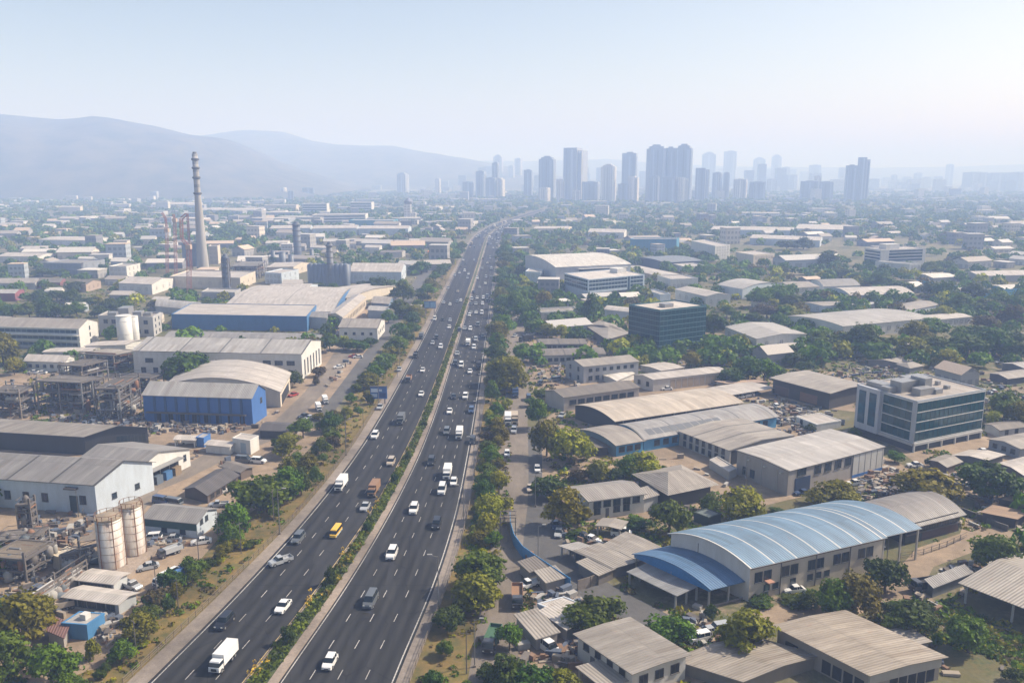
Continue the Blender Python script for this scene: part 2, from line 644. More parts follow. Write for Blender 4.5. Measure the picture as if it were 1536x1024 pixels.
mb = MB()
ribbon(mb, L_('L1', -0.6), L_('L2', 0.15), 0.05, lanes=3)
ribbon(mb, L_('L4', -0.15), L_('R1', 0.6), 0.05, lanes=4)
struct('highway', mb, ASPHALT)
mb = MB()
kerb(mb, L_('L0', 0.25), L_('L1', -0.6), 0.0, 0.16)
struct('left_shoulder', mb, CONC)
mb = MB()
kerb(mb, L_('R1', 0.6), L_('R2', -0.25), 0.0, 0.16)
struct('right_shoulder', mb, CONC)
mb = MB()
kerb(mb, L_('L2', 0.15), L_('L2', 0.42), 0.0, 0.22)
kerb(mb, L_('L3', 0.0), L_('L4', -0.15), 0.0, 0.30)
struct('median_kerb', mb, KERBM)
mb = MB()
ribbon(mb, L_('L2', 0.42), L_('L3', 0.0), 0.14)
struct('median_grass', mb, GRASSM)
mb = MB()
ribbon(mb, L_('L1', -0.05), L_('L1', 0.15), 0.056)
ribbon(mb, L_('L4', 0.18), L_('L4', 0.36), 0.056)
ribbon(mb, L_('R1', -0.1), L_('R1', 0.12), 0.056)
for ln, k, n, o0, o1 in (('L', 3, 'L1', 'L1', 'L2'), ('R', 4, 'L4', 'L4', 'R1')):
    for i in range(1, k):
        Y = 66.0
        while Y < 1200:
            f = lambda y, i=i, k=k, o0=o0, o1=o1: RX(o0, y) + (RX(o1, y) - RX(o0, y)) * i / k
            a, b = f(Y), f(Y + 2.6)
            w_ = 0.07
            mb.face([(a - w_, Y, 0.056), (a + w_, Y, 0.056), (b + w_, Y + 2.6, 0.056), (b - w_, Y + 2.6, 0.056)])
            Y += 8.6
struct('lane_markings', mb, LINEM)
mb = MB()
ribbon(mb, L_('L2', -0.28), L_('L2', -0.08), 0.056)
struct('yellow_edge_line', mb, YELM)

# verge between left yard and shoulder
mb = MB()
ribbon(mb, lambda Y: RX('L0', Y) - (11 if Y < 330 else 9), L_('L0', 0.25), 0.03, [y for y in YS if y < 760])
ribbon(mb, L_('R2', -0.25), lambda Y: RX('R2', Y) + 9.5 + max(0, 127 - Y) * 0.05, 0.03, [y for y in YS if y < 760])
struct('verge', mb, STRAW)


def patch(name, pts, z, mat):
    mb = MB()
    P = [G(*p) for p in pts]
    mb.face([(p.x, p.y, z) for p in P])
    return struct(name, mb, mat)


def strip(name, pts, z, mat, wd=None):
    """pts: (px, py, width m) centre line on the ground"""
    mb = MB()
    P = [G(p[0], p[1]) for p in pts]
    W = [p[2] for p in pts]
    q = None
    n = len(P)
    for i in range(n):
        d = (P[min(i + 1, n - 1)] - P[max(i - 1, 0)]).normalized()
        nn = Vector((-d.y, d.x, 0)) * W[i] / 2
        a, b = P[i] + nn, P[i] - nn
        a.z = b.z = z
        if q:
            mb.face([q[1], b, a, q[0]])
        q = (a, b)
    return struct(name, mb, mat)


patch('left_yard', [(-140, 1040), (60, 1030), (150, 1000), (215, 930), (265, 880), (330, 805), (400, 750), (440, 700), (480, 655), (500, 610), (545, 545), (572, 508), (590, 470), (560, 455), (470, 520), (430, 545), (240, 560), (-160, 560)], 0.035, DIRT)
strip('yard_road', [(150, 810, 9), (215, 735, 8), (262, 715, 8), (310, 692, 8), (330, 680, 8), (390, 660, 7), (430, 630, 7), (470, 590, 7), (505, 545, 8), (520, 520, 8)], 0.045, DUSTY)
strip('rail_side_road', [(470, 640, 5), (500, 605, 5), (520, 578, 5), (548, 540, 5.5), (575, 505, 6), (600, 468, 7), (622, 432, 7), (636, 412, 8), (648, 396, 8), (660, 380, 8)], 0.05, GREYR)
# right-hand service road, side road and yards
strip('service_road', [(735, 1060, 8), (745, 960, 7.5), (752, 900, 7.5), (758, 850, 6.5), (762, 800, 7), (766, 760, 8), (768, 720, 8.5), (770, 680, 8.5), (772, 640, 8), (775, 600, 8), (776, 560, 9), (775, 520, 9), (772, 480, 9), (768, 450, 9)], 0.05, DUSTY)
strip('side_street', [(800, 640, 5), (797, 680, 6), (796, 720, 6), (800, 760, 9), (806, 790, 10), (818, 820, 10), (845, 850, 9), (880, 878, 8), (930, 905, 8), (975, 930, 8), (1010, 945, 7)], 0.046, GREYR)
patch('roadside_yard', [(770, 880), (850, 880), (900, 890), (960, 905), (1060, 930), (1140, 960), (1130, 1000), (1000, 1040), (790, 1040), (760, 960)], 0.035, DIRT)
patch('factory_lane', [(1100, 930), (1160, 908), (1230, 902), (1300, 888), (1345, 855), (1375, 822), (1440, 800), (1450, 775), (1490, 790), (1530, 800), (1480, 820), (1400, 850), (1385, 880), (1400, 900), (1440, 930), (1420, 945), (1370, 905), (1330, 905), (1250, 935), (1180, 940), (1130, 950)], 0.035, DIRT)
patch('works_yard', [(860, 800), (1000, 780), (1100, 770), (1180, 750), (1340, 715), (1400, 720), (1340, 690), (1200, 640), (1150, 610), (1000, 600), (860, 600), (800, 640), (800, 760)], 0.035, DIRT)
patch('works_yard', [(790, 470), (960, 470), (1000, 540), (1280, 560), (1300, 620), (1150, 600), (850, 600), (790, 570)], 0.035, DIRT)
patch('works_yard', [(1330, 660), (1600, 640), (1600, 800), (1530, 780), (1440, 740), (1380, 700)], 0.034, DIRT)
# ------------------------------------------------------------------ buildings
WHITE = (0.62, 0.61, 0.58)
CREAM = (0.60, 0.53, 0.43)
PALEB = (0.50, 0.56, 0.62)
GREYW = (0.42, 0.41, 0.40)
CONCR = (0.33, 0.30, 0.27)
DARKW = (0.045, 0.047, 0.055)
COBALT = (0.045, 0.135, 0.37)
STEELB = (0.045, 0.15, 0.33)
SKYB = (0.10, 0.35, 0.66)
R_GREY = (0.27, 0.255, 0.24)
R_LIGHT = (0.41, 0.39, 0.365)
R_BEIGE = (0.335, 0.30, 0.26)
R_WARM = (0.51, 0.465, 0.42)
R_BROWN = (0.19, 0.165, 0.14)
R_DARK = (0.10, 0.09, 0.085)
FOOT = []           # building footprints (world polygons) to keep trees and fillers clear


def solid_roof(c):
    return roofmat(c, 0.5, 4.0, 9.0)


_win = {}


def window_mesh(w_, h_, style):
    key = (round(w_, 2), round(h_, 2), style)
    if key in _win:
        return _win[key]
    fm = MB()
    f = 0.09
    y0, y1 = -0.06, 0.02
    fm.box(-w_ / 2 - f, -w_ / 2, y0, y1, 0, h_)
    fm.box(w_ / 2, w_ / 2 + f, y0, y1, 0, h_)
    fm.box(-w_ / 2 - f, w_ / 2 + f, y0, y1, h_, h_ + f)
    fm.box(-w_ / 2 - f - 0.05, w_ / 2 + f + 0.05, y0 - 0.12, y1, -f, 0)
    if w_ > 1.3:
        n = max(1, int(w_ / 1.1))
        for i in range(1, n + 1):
            x = -w_ / 2 + w_ * i / (n + 1)
            fm.box(x - 0.03, x + 0.03, y0 + 0.01, y1, 0, h_)
    if style == 'hood':
        fm.box(-w_ / 2 - 0.3, w_ / 2 + 0.3, -0.6, y1, h_ + f, h_ + f + 0.08)
    gl = MB()
    gl.box(-w_ / 2, w_ / 2, -0.02, 0.015, 0, h_)
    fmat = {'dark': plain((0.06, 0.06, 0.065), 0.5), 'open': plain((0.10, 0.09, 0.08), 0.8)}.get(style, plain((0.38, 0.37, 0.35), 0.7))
    gmat = plain((0.012, 0.012, 0.014), 0.9) if style == 'open' else glass((0.025, 0.035, 0.045))  # open style: dark sheet paints the shade inside, no glass
    if style == 'teal':
        gmat = glass((0.015, 0.085, 0.105), 0.08)
    if style == 'shutter':
        gmat = plain((0.20, 0.17, 0.13), 0.7)
    if style == 'blue':
        gmat = plain((0.018, 0.045, 0.13), 0.6)
    _win[key] = (fm.mesh('window', [fmat]), gl.mesh('pane', [gmat]))
    return _win[key]


class Bld:
    """building on a parallelogram footprint: local x runs from the near corner to R, V from the near corner to L"""

    def __init__(s, name, N, yb, L, R, label, cat='building', roof='flat', ridge='R', rise=0, wall=WHITE, roofc=R_GREY, wallL=None, over=0.45,
                 seam=0, seamc=0.35, stain=0.4, rust=0.0, ref=None, group=None, deep=None, hfix=None, parapet=0.7, roofm=None, auto=False,
                 minlen=4.0, sides='', post=0, world=None):
        h = hfix if hfix else height_at(N[0], yb, N[1])
        h = max(2.2, h)
        P = G(N[0], N[1], h)
        Q = G(L[0], L[1], h)
        T = G(R[0], R[1], h)
        P.z = Q.z = T.z = 0
        U, V = T - P, Q - P
        if deep:      # extend the hidden side to a plausible depth
            if deep[0] == 'R':
                U = U.normalized() * deep[1]
            else:
                V = V.normalized() * deep[1]
        cr = (U.x * V.y - U.y * V.x) / (U.length * V.length)
        if cr < 0.58:   # keep corners close to square
            e = Vector((-U.y, U.x, 0)).normalized()
            ang = 0.80
            k = V.length
            sgn = 1 if U.dot(V) > 0 else -1
            V = (e * ang + U.normalized() * sgn * sqrt(1 - ang * ang)) * max(minlen, V.dot(e))
        if world:
            P, U, V, h = world
        s.h, s.name = h, name
        s.rz = atan2(U.y, U.x)
        s.Lu = max(minlen, U.length)
        M = Matrix.Rotation(-s.rz, 3, 'Z')
        s.V = M @ V
        s.Lv = s.V.length
        s.P = P
        s.o = thing(name, label, cat, P, s.rz, group, auto=auto, ref=None)
        if ref:
            LAND.append((ref, P + U * 0.5 + V * 0.5 + Vector((0, 0, h / 2))))
        FOOT.append([P - (U.normalized() + V.normalized()) * 1.5, P + U + (U.normalized() - V.normalized()) * 1.5,
                     P + U + V + (U.normalized() + V.normalized()) * 1.5, P + V - (U.normalized() - V.normalized()) * 1.5])
        s.roof, s.ridge = roof, ridge
        mid_far = (N[1] + (R if ridge == 'L' else L)[1]) / 2
        s.rise = rise * ((P + (U if ridge == 'L' else V) / 2).y) / F if rise else 0
        if world:
            s.rise = rise
        s.wm, s.wl = paint(wall), paint(wallL or wall)
        s.rm = roofm or roofmat(roofc, stain + 0.12, seam=seam, seamc=seamc, rust=rust or (0.28 if yb > 520 else 0.12))
        s.make(over, parapet, sides, post)

    def pt(s, u, v, z):          # u, v in 0..1
        return Vector((u * s.Lu + v * s.V.x, v * s.V.y, z))

    def prof(s, n=14):
        """cross-section of the roof: (t 0..1, height above eaves)"""
        r = s.rise
        if s.roof == 'gable':
            return [(0, 0), (0.5, r), (1, 0)]
        if s.roof == 'arch':
            return [(i / n, r * (1 - (2 * i / n - 1) ** 2)) for i in range(n + 1)]
        if s.roof == 'shed':
            return [(0, 0), (1, r)]
        return [(0, 0), (1, 0)]

    def sect(s, t, a, z):
        """t across the ridge, a along it"""
        return s.pt(a, t, z) if s.ridge == 'R' else s.pt(t, a, z)

    def make(s, over, parapet, sides, post):
        h = s.h
        pr = s.prof()
        walls = MB()
        if not post:
            ends = [[s.sect(t, a, h + z) for t, z in pr] for a in (0, 1)]
            for a, top in ((0, ends[0]), (1, ends[1])):
                base = [s.sect(1, a, 0), s.sect(0, a, 0)]
                poly = top + base
                if (a == 0) == (s.ridge == 'R'):
                    poly = list(reversed(poly)) if s.ridge == 'R' else list(reversed(poly))
                near = a == 0
                # material 1 for the L-facing wall
                mi = 1 if (s.ridge == 'R' and near) else 0
                walls.face(poly if s.ridge == 'R' else list(reversed(poly)), mi)
            for t in (0, 1):
                zz = h + pr[0 if t == 0 else -1][1]
                mi = 1 if (s.ridge == 'L' and t == 0) else 0
                walls.face([s.sect(t, 0, 0), s.sect(t, 1, 0), s.sect(t, 1, zz), s.sect(t, 0, zz)], mi)
            walls.build('wall', [s.wm, s.wl], s.o)
        else:
            n = max(3, int(s.Lu / post) + 1)
            k = max(2, int(s.Lv / post) + 1)
            for i in range(n):
                for v in (0, 1):
                    pm = MB()
                    q = s.pt(i / (n - 1) * 0.98 + 0.01, 0.02 + v * 0.96, 0)
                    pm.box(-0.16, 0.16, -0.16, 0.16, 0, h)
                    pm.build('post', s.wm, s.o, loc=q)
            for j in range(1, k - 1):
                for u in (0, 1):
                    pm = MB()
                    q = s.pt(0.01 + 0.98 * u, j / (k - 1), 0)
                    pm.box(-0.16, 0.16, -0.16, 0.16, 0, h + (0 if s.ridge == 'L' else 0))
                    pm.build('post', s.wm, s.o, loc=q)
        rf = MB()
        th = 0.16
        ov = over
        along = s.Lu if s.ridge == 'R' else s.Lv
        across = s.Lv if s.ridge == 'R' else s.Lu
        oa, oc = ov / max(along, 1), ov / max(across, 1)
        if s.roof == 'flat':
            rf2 = MB()
            a_, b_ = 0.28 / s.Lu, 0.28 / s.Lv
            e = 0.05
            au, av = e / s.Lu, e / s.Lv
            if parapet > 0:
                cs = [(-au, -av), (1 + au, -av), (1 + au, 1 + av), (-au, 1 + av)]
                ci = [(a_, b_), (1 - a_, b_), (1 - a_, 1 - b_), (a_, 1 - b_)]
                for i in range(4):
                    j = (i + 1) % 4
                    o0, o1, i0, i1 = cs[i], cs[j], ci[i], ci[j]
                    z0, z1 = h - 0.25, h + parapet
                    rf2.hexa([s.pt(*o0, z0), s.pt(*o1, z0), s.pt(*i1, z0), s.pt(*i0, z0)], [s.pt(*o0, z1), s.pt(*o1, z1), s.pt(*i1, z1), s.pt(*i0, z1)])
                rf2.build('parapet', s.wm, s.o)
            rf.face([s.pt(a_, b_, h), s.pt(1 - a_, b_, h), s.pt(1 - a_, 1 - b_, h), s.pt(a_, 1 - b_, h)], 0, [(0, 0), (s.Lu, 0), (s.Lu, s.Lv), (0, s.Lv)])
            rf.build('roof', s.rm, s.o)
            return
        if s.roof == 'hip':
            k = 0.32
            rz_ = h + s.rise
            A = [s.pt(-oa, -oc, h), s.pt(1 + oa, -oc, h), s.pt(1 + oa, 1 + oc, h), s.pt(-oa, 1 + oc, h)]
            if s.ridge == 'R':
                r0, r1 = s.pt(k * across / along, 0.5, rz_), s.pt(1 - k * across / along, 0.5, rz_)
                for q in ([A[0], A[1], r1, r0], [A[2], A[3], r0, r1], [A[1], A[2], r1], [A[3], A[0], r0]):
                    rf.face(q, 0, [(p.x, p.y) for p in q])
            else:
                r0, r1 = s.pt(0.5, k * across / along, rz_), s.pt(0.5, 1 - k * across / along, rz_)
                for q in ([A[3], A[0], r0, r1], [A[1], A[2], r1, r0], [A[0], A[1], r0], [A[2], A[3], r1]):
                    rf.face(q, 0, [(p.y, p.x) for p in q])
            rf.face(list(reversed([p - Vector((0, 0, 0.02)) for p in A])), 0, [(0, 0)] * 4)
            rf.build('roof', s.rm, s.o)
            return
        P2 = list(pr)
        s0 = (pr[1][1] - pr[0][1]) / max(1e-3, (pr[1][0] - pr[0][0]))
        s1 = (pr[-1][1] - pr[-2][1]) / max(1e-3, (pr[-1][0] - pr[-2][0]))
        P2 = [(-oc, pr[0][1] - s0 * oc)] + P2 + [(1 + oc, pr[-1][1] + s1 * oc)]
        dist = 0
        lo = 0.03
        for i in range(len(P2) - 1):
            (t0, z0), (t1, z1) = P2[i], P2[i + 1]
            d = sqrt(((t1 - t0) * across) ** 2 + (z1 - z0) ** 2)
            q = [s.sect(t0, -oa, h + z0 + th), s.sect(t0, 1 + oa, h + z0 + th), s.sect(t1, 1 + oa, h + z1 + th), s.sect(t1, -oa, h + z1 + th)]
            uv = [(0, dist), (along, dist), (along, dist + d), (0, dist + d)]
            b = [p - Vector((0, 0, th - lo)) for p in q]
            fl = s.ridge == 'L'
            rf.face(list(reversed(q)) if fl else q, 0, list(reversed(uv)) if fl else uv)
            rf.face(b if fl else list(reversed(b)), 0, [(0, 0)] * 4)
            rf.face([b[0], b[3], q[3], q[0]] if not fl else [b[3], b[0], q[0], q[3]], 0, [(0, 0)] * 4)
            rf.face([b[2], b[1], q[1], q[2]] if not fl else [b[1], b[2], q[2], q[1]], 0, [(0, 0)] * 4)
            if i == 0:
                rf.face([b[1], b[0], q[0], q[1]], 0, [(0, 0)] * 4)
            if i == len(P2) - 2:
                rf.face([b[3], b[2], q[2], q[3]], 0, [(0, 0)] * 4)
            dist += d
        rf.build('roof', s.rm, s.o)

    def face_frame(s, f):
        """origin, unit direction, length, rotation of a wall face; outward = -Y of the rotated frame"""
        if f == 'R':
            return Vector((0, 0, 0)), Vector((1, 0, 0)), s.Lu
        d = (-s.V).normalized()
        return Vector((s.V.x, s.V.y, 0)), d, s.Lv

    def windows(s, f, cols, rows=1, w_=1.6, h_=1.3, z=None, a=0.06, b=0.94, style='std', skip=(), name='window', gap=None, pane=True):
        o, d, ln = s.face_frame(f)
        rot = atan2(d.y, d.x)
        for r in range(rows):
            if z is not None:
                zz = z + r * (gap or s.h / rows)
            else:
                zz = s.h * (r + 0.5) / rows - h_ / 2 + 0.15
            for c in range(cols):
                if (c, r) in skip or c in skip:
                    continue
                t = a + (b - a) * (c + 0.5) / cols
                fm, gl = window_mesh(w_, h_, style)
                q = o + d * (t * ln)
                out = Vector((d.y, -d.x, 0)) * 0.03
                x = put(name, fm, s.o, q + out + Vector((0, 0, zz)), rot)
                if pane:
                    put('pane', gl, x)

    def on(s, f, name, t0, t1, z0, z1, out, mat, inn=0.0):
        """a box standing out of a wall face"""
        o, d, ln = s.face_frame(f)
        nrm = Vector((d.y, -d.x, 0))
        p0, p1 = o + d * (t0 * ln) - nrm * inn, o + d * (t1 * ln) - nrm * inn
        m = MB()
        q0, q1 = p0 + nrm * (out + inn), p1 + nrm * (out + inn)
        m.hexa([(q0.x, q0.y, z0), (q1.x, q1.y, z0), (p1.x, p1.y, z0), (p0.x, p0.y, z0)],
               [(q0.x, q0.y, z1), (q1.x, q1.y, z1), (p1.x, p1.y, z1), (p0.x, p0.y, z1)])
        return m.build(name, mat, s.o)

    def bay(s, f, t0, t1, z0, z1, name='dark_opening'):
        return s.on(f, name, t0, t1, z0, z1, 0.035, plain((0.015, 0.016, 0.018), 0.95))  # near-black sheet paints the shaded interior of an opening

    def door(s, f, t0, t1, z1, c=(0.10, 0.10, 0.11)):
        return s.on(f, 'door', t0, t1, 0.02, z1, 0.06, plain(c, 0.6))

    def ribbon_windows(s, f, rows, z0, gap, hh, a=0.02, b=0.98, teal=False, frame=True):
        """long glazed bands with mullions in front of them"""
        o, d, ln = s.face_frame(f)
        for r in range(rows):
            bd = s.on(f, 'window_band', a, b, z0 + r * gap, z0 + r * gap + hh, 0.04, glass((0.008, 0.050, 0.062), 0.12) if teal else glass((0.03, 0.055, 0.08), 0.1))
            if frame:
                nrm = Vector((d.y, -d.x, 0))
                m = MB()
                n = max(4, int(ln * (b - a) / (1.9 if teal else 2.6)))
                e, q0 = d * 0.05, nrm * 0.10
                zz = Vector((0, 0, hh))
                m.hexa([q0 - e, q0 + e, e, -e], [x + zz for x in (q0 - e, q0 + e, e, -e)])
                me = m.mesh('mullion', [plain((0.025, 0.07, 0.08) if teal else (0.36, 0.42, 0.47), 0.4)])
                for i in range(n + 1):
                    put('mullion', me, bd, o + d * (ln * (a + (b - a) * i / n)) + Vector((0, 0, z0 + r * gap)))

    def rooftop(s, name, u, v, lu, lv, hh, mat):
        m = MB()
        q = s.pt(u, v, s.h)
        m.box(-lu / 2, lu / 2, -lv / 2, lv / 2, 0.01, hh)
        return m.build(name, mat, s.o, loc=q)


def B(*a, **k):
    return Bld(*a, **k)


METAL = plain((0.30, 0.30, 0.30), 0.45, 0.4)
STEEL = plain((0.12, 0.105, 0.095), 0.7)
RUST = plain((0.20, 0.105, 0.06), 0.85)

# ---- left side, foreground
b = B('warehouse', (141.6, 726), 771, (-125, 708), (228, 693), 'long grey-roofed warehouse with pale blue front wall behind the two silos', 'warehouse', 'gable', 'L', 20, PALEB, R_GREY, over=0.6, seam=11, seamc=0.25, ref='the pale blue front warehouse')
b.windows('L', 9, 1, 1.5, 2.0, z=2.3, a=0.04, b=0.98, style='dark', skip=(7,))
b.door('L', 0.855, 0.90, 4.2, (0.03, 0.05, 0.05))
b.on('L', 'awning', 0.845, 0.91, 6.0, 6.4, 1.2, STEEL)
b.windows('R', 2, 1, 1.2, 1.3, z=2.2, a=0.1, b=0.9, style='dark')
b.on('L', 'gutter', 0, 1, b.h - 0.35, b.h - 0.05, 0.25, METAL)
b = B('open_shed', (190, 716), 744, (98, 704), (284, 673), 'white gabled shed with an open dark bay behind the pale blue warehouse', 'shed', 'gable', 'L', 18, WHITE, R_GREY, over=0.5, ref='the white gabled open shed')
b.bay('R', 0.03, 0.80, 0.05, b.h * 0.82)
for i in range(6):
    t = 0.04 + i * 0.15
    b.on('R', 'post', t, t + 0.008, 0, b.h * 0.84, 0.15, METAL)
b.on('R', 'lean_roof', 0.03, 0.80, b.h * 0.84, b.h * 0.84 + 0.15, 2.2, METAL)
for i in range(5):
    t = 0.06 + i * 0.15
    b.on('R', 'crate_bay', t, t + 0.10, 0.02, 2.2, 1.6, [plain((0.05, 0.14, 0.30), 0.6), plain((0.22, 0.16, 0.10), 0.8), plain((0.10, 0.13, 0.17), 0.7)][i % 3])
b.windows('R', 1, 1, 0.9, 1.6, z=2.2, a=0.86, b=0.96, style='dark')
b = B('warehouse', (126, 654), 682, (-110, 640), (221, 641), 'black-walled warehouse with low beige roof behind the pale blue one', 'warehouse', 'gable', 'L', 10, DARKW, R_BEIGE, wallL=None, over=0.9, ref='the black-walled warehouse')
b.windows('R', 2, 1, 4, 2.6, z=1.5, a=0.5, b=0.95, style='dark')
b = B('shed', (294.7, 784), 807, (216, 776), (325, 763), 'pale blue shed with a dark green band under its grey roof beside the silos', 'shed', 'gable', 'L', 10, PALEB, R_GREY, ref='the green-banded shed')
b.on('L', 'green_band', 0.0, 0.995, b.h * 0.48, b.h * 0.97, 0.12, plain((0.015, 0.055, 0.05), 0.7))
b.windows('R', 2, 1, 0.9, 1.1, z=2.6, a=0.1, b=0.6, style='dark')
b.windows('L', 2, 1, 1.2, 1.4, z=0.7, a=0.2, b=0.9, style='dark')
# cobalt blue warehouse
b = B('warehouse', (377, 597), 637.6, (214, 592), (398, 584), 'cobalt blue warehouse with dark pilasters and a pale ridged roof', 'warehouse', 'gable', 'L', 15, COBALT, R_LIGHT, wallL=(0.045, 0.135, 0.37), over=0.35, ref='the cobalt blue warehouse')
b.wl, b.wm = b.wm, b.wl
for i in range(9):
    t = 0.105 + i * 0.1
    b.on('L', 'pilaster', t - 0.010, t + 0.010, 0, b.h - 0.2, 0.25, plain((0.028, 0.075, 0.17), 0.7))
b.on('L', 'ledge', 0.03, 0.95, b.h * 0.36, b.h * 0.40, 1.1, STEEL)
b.windows('L', 8, 1, 1.4, 2.6, z=0.4, a=0.08, b=0.96, style='open', name='dark_opening', pane=True)
b.windows('R', 1, 1, 1.2, 1.6, z=5.5, a=0.4, b=0.9, style='dark')
B('shed', (420, 588), 611, (248, 578), (431, 568), 'cream vaulted shed rising behind the cobalt blue warehouse', 'shed', 'arch', 'R', 17, CREAM, R_WARM, seam=9, seamc=0.4, deep=('R', 28), ref='the cream vaulted shed').bay('R', 0.1, 0.75, 0.1, 3.6)
# white tall-windowed factory
b = B('factory', (452, 531), 569.5, (199, 526), (481, 510), 'long white factory with a row of tall windows in its sunlit gable', 'factory', 'gable', 'L', 11, WHITE, R_LIGHT, seam=16, seamc=0.25, over=0.4, ref='the long white factory')
b.windows('R', 6, 1, 1.3, 6.0, z=1.2, a=0.06, b=0.95, style='std')
b.windows('L', 13, 1, 3.0, 1.6, z=b.h * 0.56, a=0.06, b=0.97, style='dark', skip=(1, 2, 5, 9))
b.windows('L', 13, 1, 1.8, 3.0, z=0.6, a=0.02, b=0.97, style='open', skip=(3, 5, 6, 9, 11))
B('shed', (432, 553), 560, (315, 551), (440, 549), 'low grey lean-to shed along the long white factory front', 'shed', 'shed', 'R', 2, GREYW, R_BEIGE, deep=('R', 6), auto=False)
b = B('warehouse', (480, 509), 516, (248, 505), (483, 500), 'low grey-blue shed strip between the white factory and the steel blue warehouse', 'shed', 'gable', 'L', 2, (0.22, 0.26, 0.32), R_GREY, deep=('R', 14))
b = B('warehouse', (460, 475), 497, (257, 471.5), (466, 468), 'long steel blue warehouse wall under a pale flat roof', 'warehouse', 'flat', 'L', 0, STEELB, R_WARM, deep=('R', 36), parapet=0.25, ref='the steel blue warehouse')
B('annexe', (490, 477), 494, (462, 475), (494, 468), 'grey annexe at the right end of the steel blue warehouse', 'annexe', 'gable', 'L', 3, GREYW, R_GREY, deep=('R', 16))
b = B('factory', (500, 468), 482, (333, 463), (515, 449), 'broad vaulted pale roof hall behind the steel blue warehouse', 'factory', 'arch', 'L', 7, STEELB, R_WARM, wallL=None, over=0.4, seam=30, deep=('R', 95), ref='the broad vaulted hall')
b = B('factory', (514, 476), 494, (493, 471), (549, 446), 'long pale wing with beige wall running away beside the vaulted hall', 'factory', 'gable', 'R', 4, (0.50, 0.43, 0.34), R_WARM, over=0.3, ref='the long beige-walled wing')
b.windows('R', 14, 1, 1.4, 2.0, style='dark', pane=False)
B('warehouse', (476, 446), 456, (385, 448.5), (482, 438), 'pale shed with a blue clerestory band behind the vaulted hall', 'warehouse', 'gable', 'L', 7, STEELB, R_WARM, deep=('R', 40))
B('warehouse', (520, 447), 458, (470, 444), (548, 440), 'curved pale roof end beside the beige-walled wing', 'warehouse', 'gable', 'L', 4, CREAM, R_WARM, deep=('R', 60))
B('warehouse', (458, 437), 447, (396, 438), (470, 430), 'small pale gabled hall behind the blue clerestory shed', 'warehouse', 'gable', 'L', 6, PALEB, R_WARM, deep=('R', 35))
b = B('store_house', (566, 492), 510.5, (508.5, 491), (577, 479), 'white store house with seamed beige roof by the railway side road', 'house', 'gable', 'L', 7, WHITE, R_BEIGE, seam=14, seamc=0.45, ref='the white store house')
b.windows('L', 4, 1, 1.2, 1.2, style='dark')
b.windows('R', 4, 1, 1.2, 1.4, style='dark')
B('shed', (583, 456), 465, (557, 454), (590, 446), 'blue-grey walled shed beside the highway trees', 'shed', 'gable', 'L', 4, (0.13, 0.19, 0.28), R_BEIGE)
B('shed', (579, 466.5), 480, (552, 465), (583, 460), 'grey-blue shed with pale roof in front of a blue-grey walled one', 'shed', 'gable', 'L', 3, (0.24, 0.29, 0.35), R_LIGHT)
# left office block and silos
b = B('office_block', (118, 493), 523, (-70, 488), (146, 482), 'long white three-storey block with ribbon windows and a sunlit blank gable', 'building', 'gable', 'L', 9, WHITE, R_BEIGE, over=0.3, ref='the white three-storey block')
b.ribbon_windows('L', 3, 1.0, b.h / 3.1, 1.5, frame=True)
for i in range(3):
    b.on('L', 'ledge', 0, 1, 3.1 + i * b.h / 3.1, 3.35 + i * b.h / 3.1, [0.5, 1.6, 0.4][i], paint(WHITE))
b.windows('R', 1, 3, 0.9, 1.6, a=0.4, b=0.7, style='dark')
b = B('factory_block', (229, 477), 505, (147, 475), (241, 470), 'grey flat-roofed factory block behind the white silo pair', 'building', 'flat', 'L', 0, GREYW, R_BEIGE, wallL=None, ref='the grey factory block')
b.windows('L', 6, 2, 2.0, 1.8, style='dark', skip=((2, 0), (4, 1)))
b.windows('R', 2, 3, 1.2, 1.4, style='dark')
for u, v, a_, c_, h_ in ((0.3, 0.3, 5, 4, 2.5), (0.7, 0.6, 8, 5, 3.5), (0.5, 0.15, 3, 3, 1.6), (0.2, 0.75, 4, 4, 2)):
    b.rooftop('roof_plant', u, v, a_, c_, h_, METAL)
B('pump_house', (188, 517), 527, (128, 519), (214, 510), 'low white roofed pump house in front of the white silo pair', 'shed', 'gable', 'L', 2, WHITE, R_WARM)
b = B('site_office', (97, 543), 558, (35.5, 541), (112, 535), 'small white site office with five windows beside the process plant', 'building', 'gable', 'L', 6, WHITE, R_WARM, ref='the small white site office')
b.windows('L', 5, 1, 1.3, 1.2, style='dark')
b = B('shed', (136, 527), 536, (65, 528), (150, 521), 'low white flat shed behind the small white site office', 'shed', 'gable', 'L', 2, WHITE, R_WARM)
# yard boxes between cobalt warehouse and highway
b = B('store_box', (375, 661), 682, (348.4, 657), (388, 653.5), 'cream windowless store box with a flat roof near the roadside trees', 'shed', 'flat', 'L', 0, WHITE, R_WARM, parapet=0.15, ref='the cream store box')
b.on('L', 'stain_panel', 0.45, 0.75, 0.1, 3.2, 0.04, plain((0.30, 0.36, 0.40), 0.8))
b = B('store_shed', (344.5, 670), 682, (308.4, 666.5), (352, 665), 'low long store shed with cream roof beside the cream store box', 'shed', 'gable', 'L', 2, WHITE, R_WARM)
B('kiosk', (305.5, 657), 671, (294, 655.5), (312, 653), 'small blue cabin standing at the end of the low cream shed', 'kiosk', 'flat', 'L', 0, (0.05, 0.16, 0.42), R_LIGHT, parapet=0.1)
B('canopy', (292, 660), 668, (262, 659), (297, 654), 'open white awning left of the small blue cabin', 'canopy', 'gable', 'L', 1.5, METAL and WHITE, R_WARM, post=4)
B('shed', (427, 646.5), 658, (390, 645), (438, 634.5), 'black flat shed right of the cobalt blue warehouse', 'shed', 'gable', 'L', 4, DARKW, R_DARK, ref='the black flat shed')
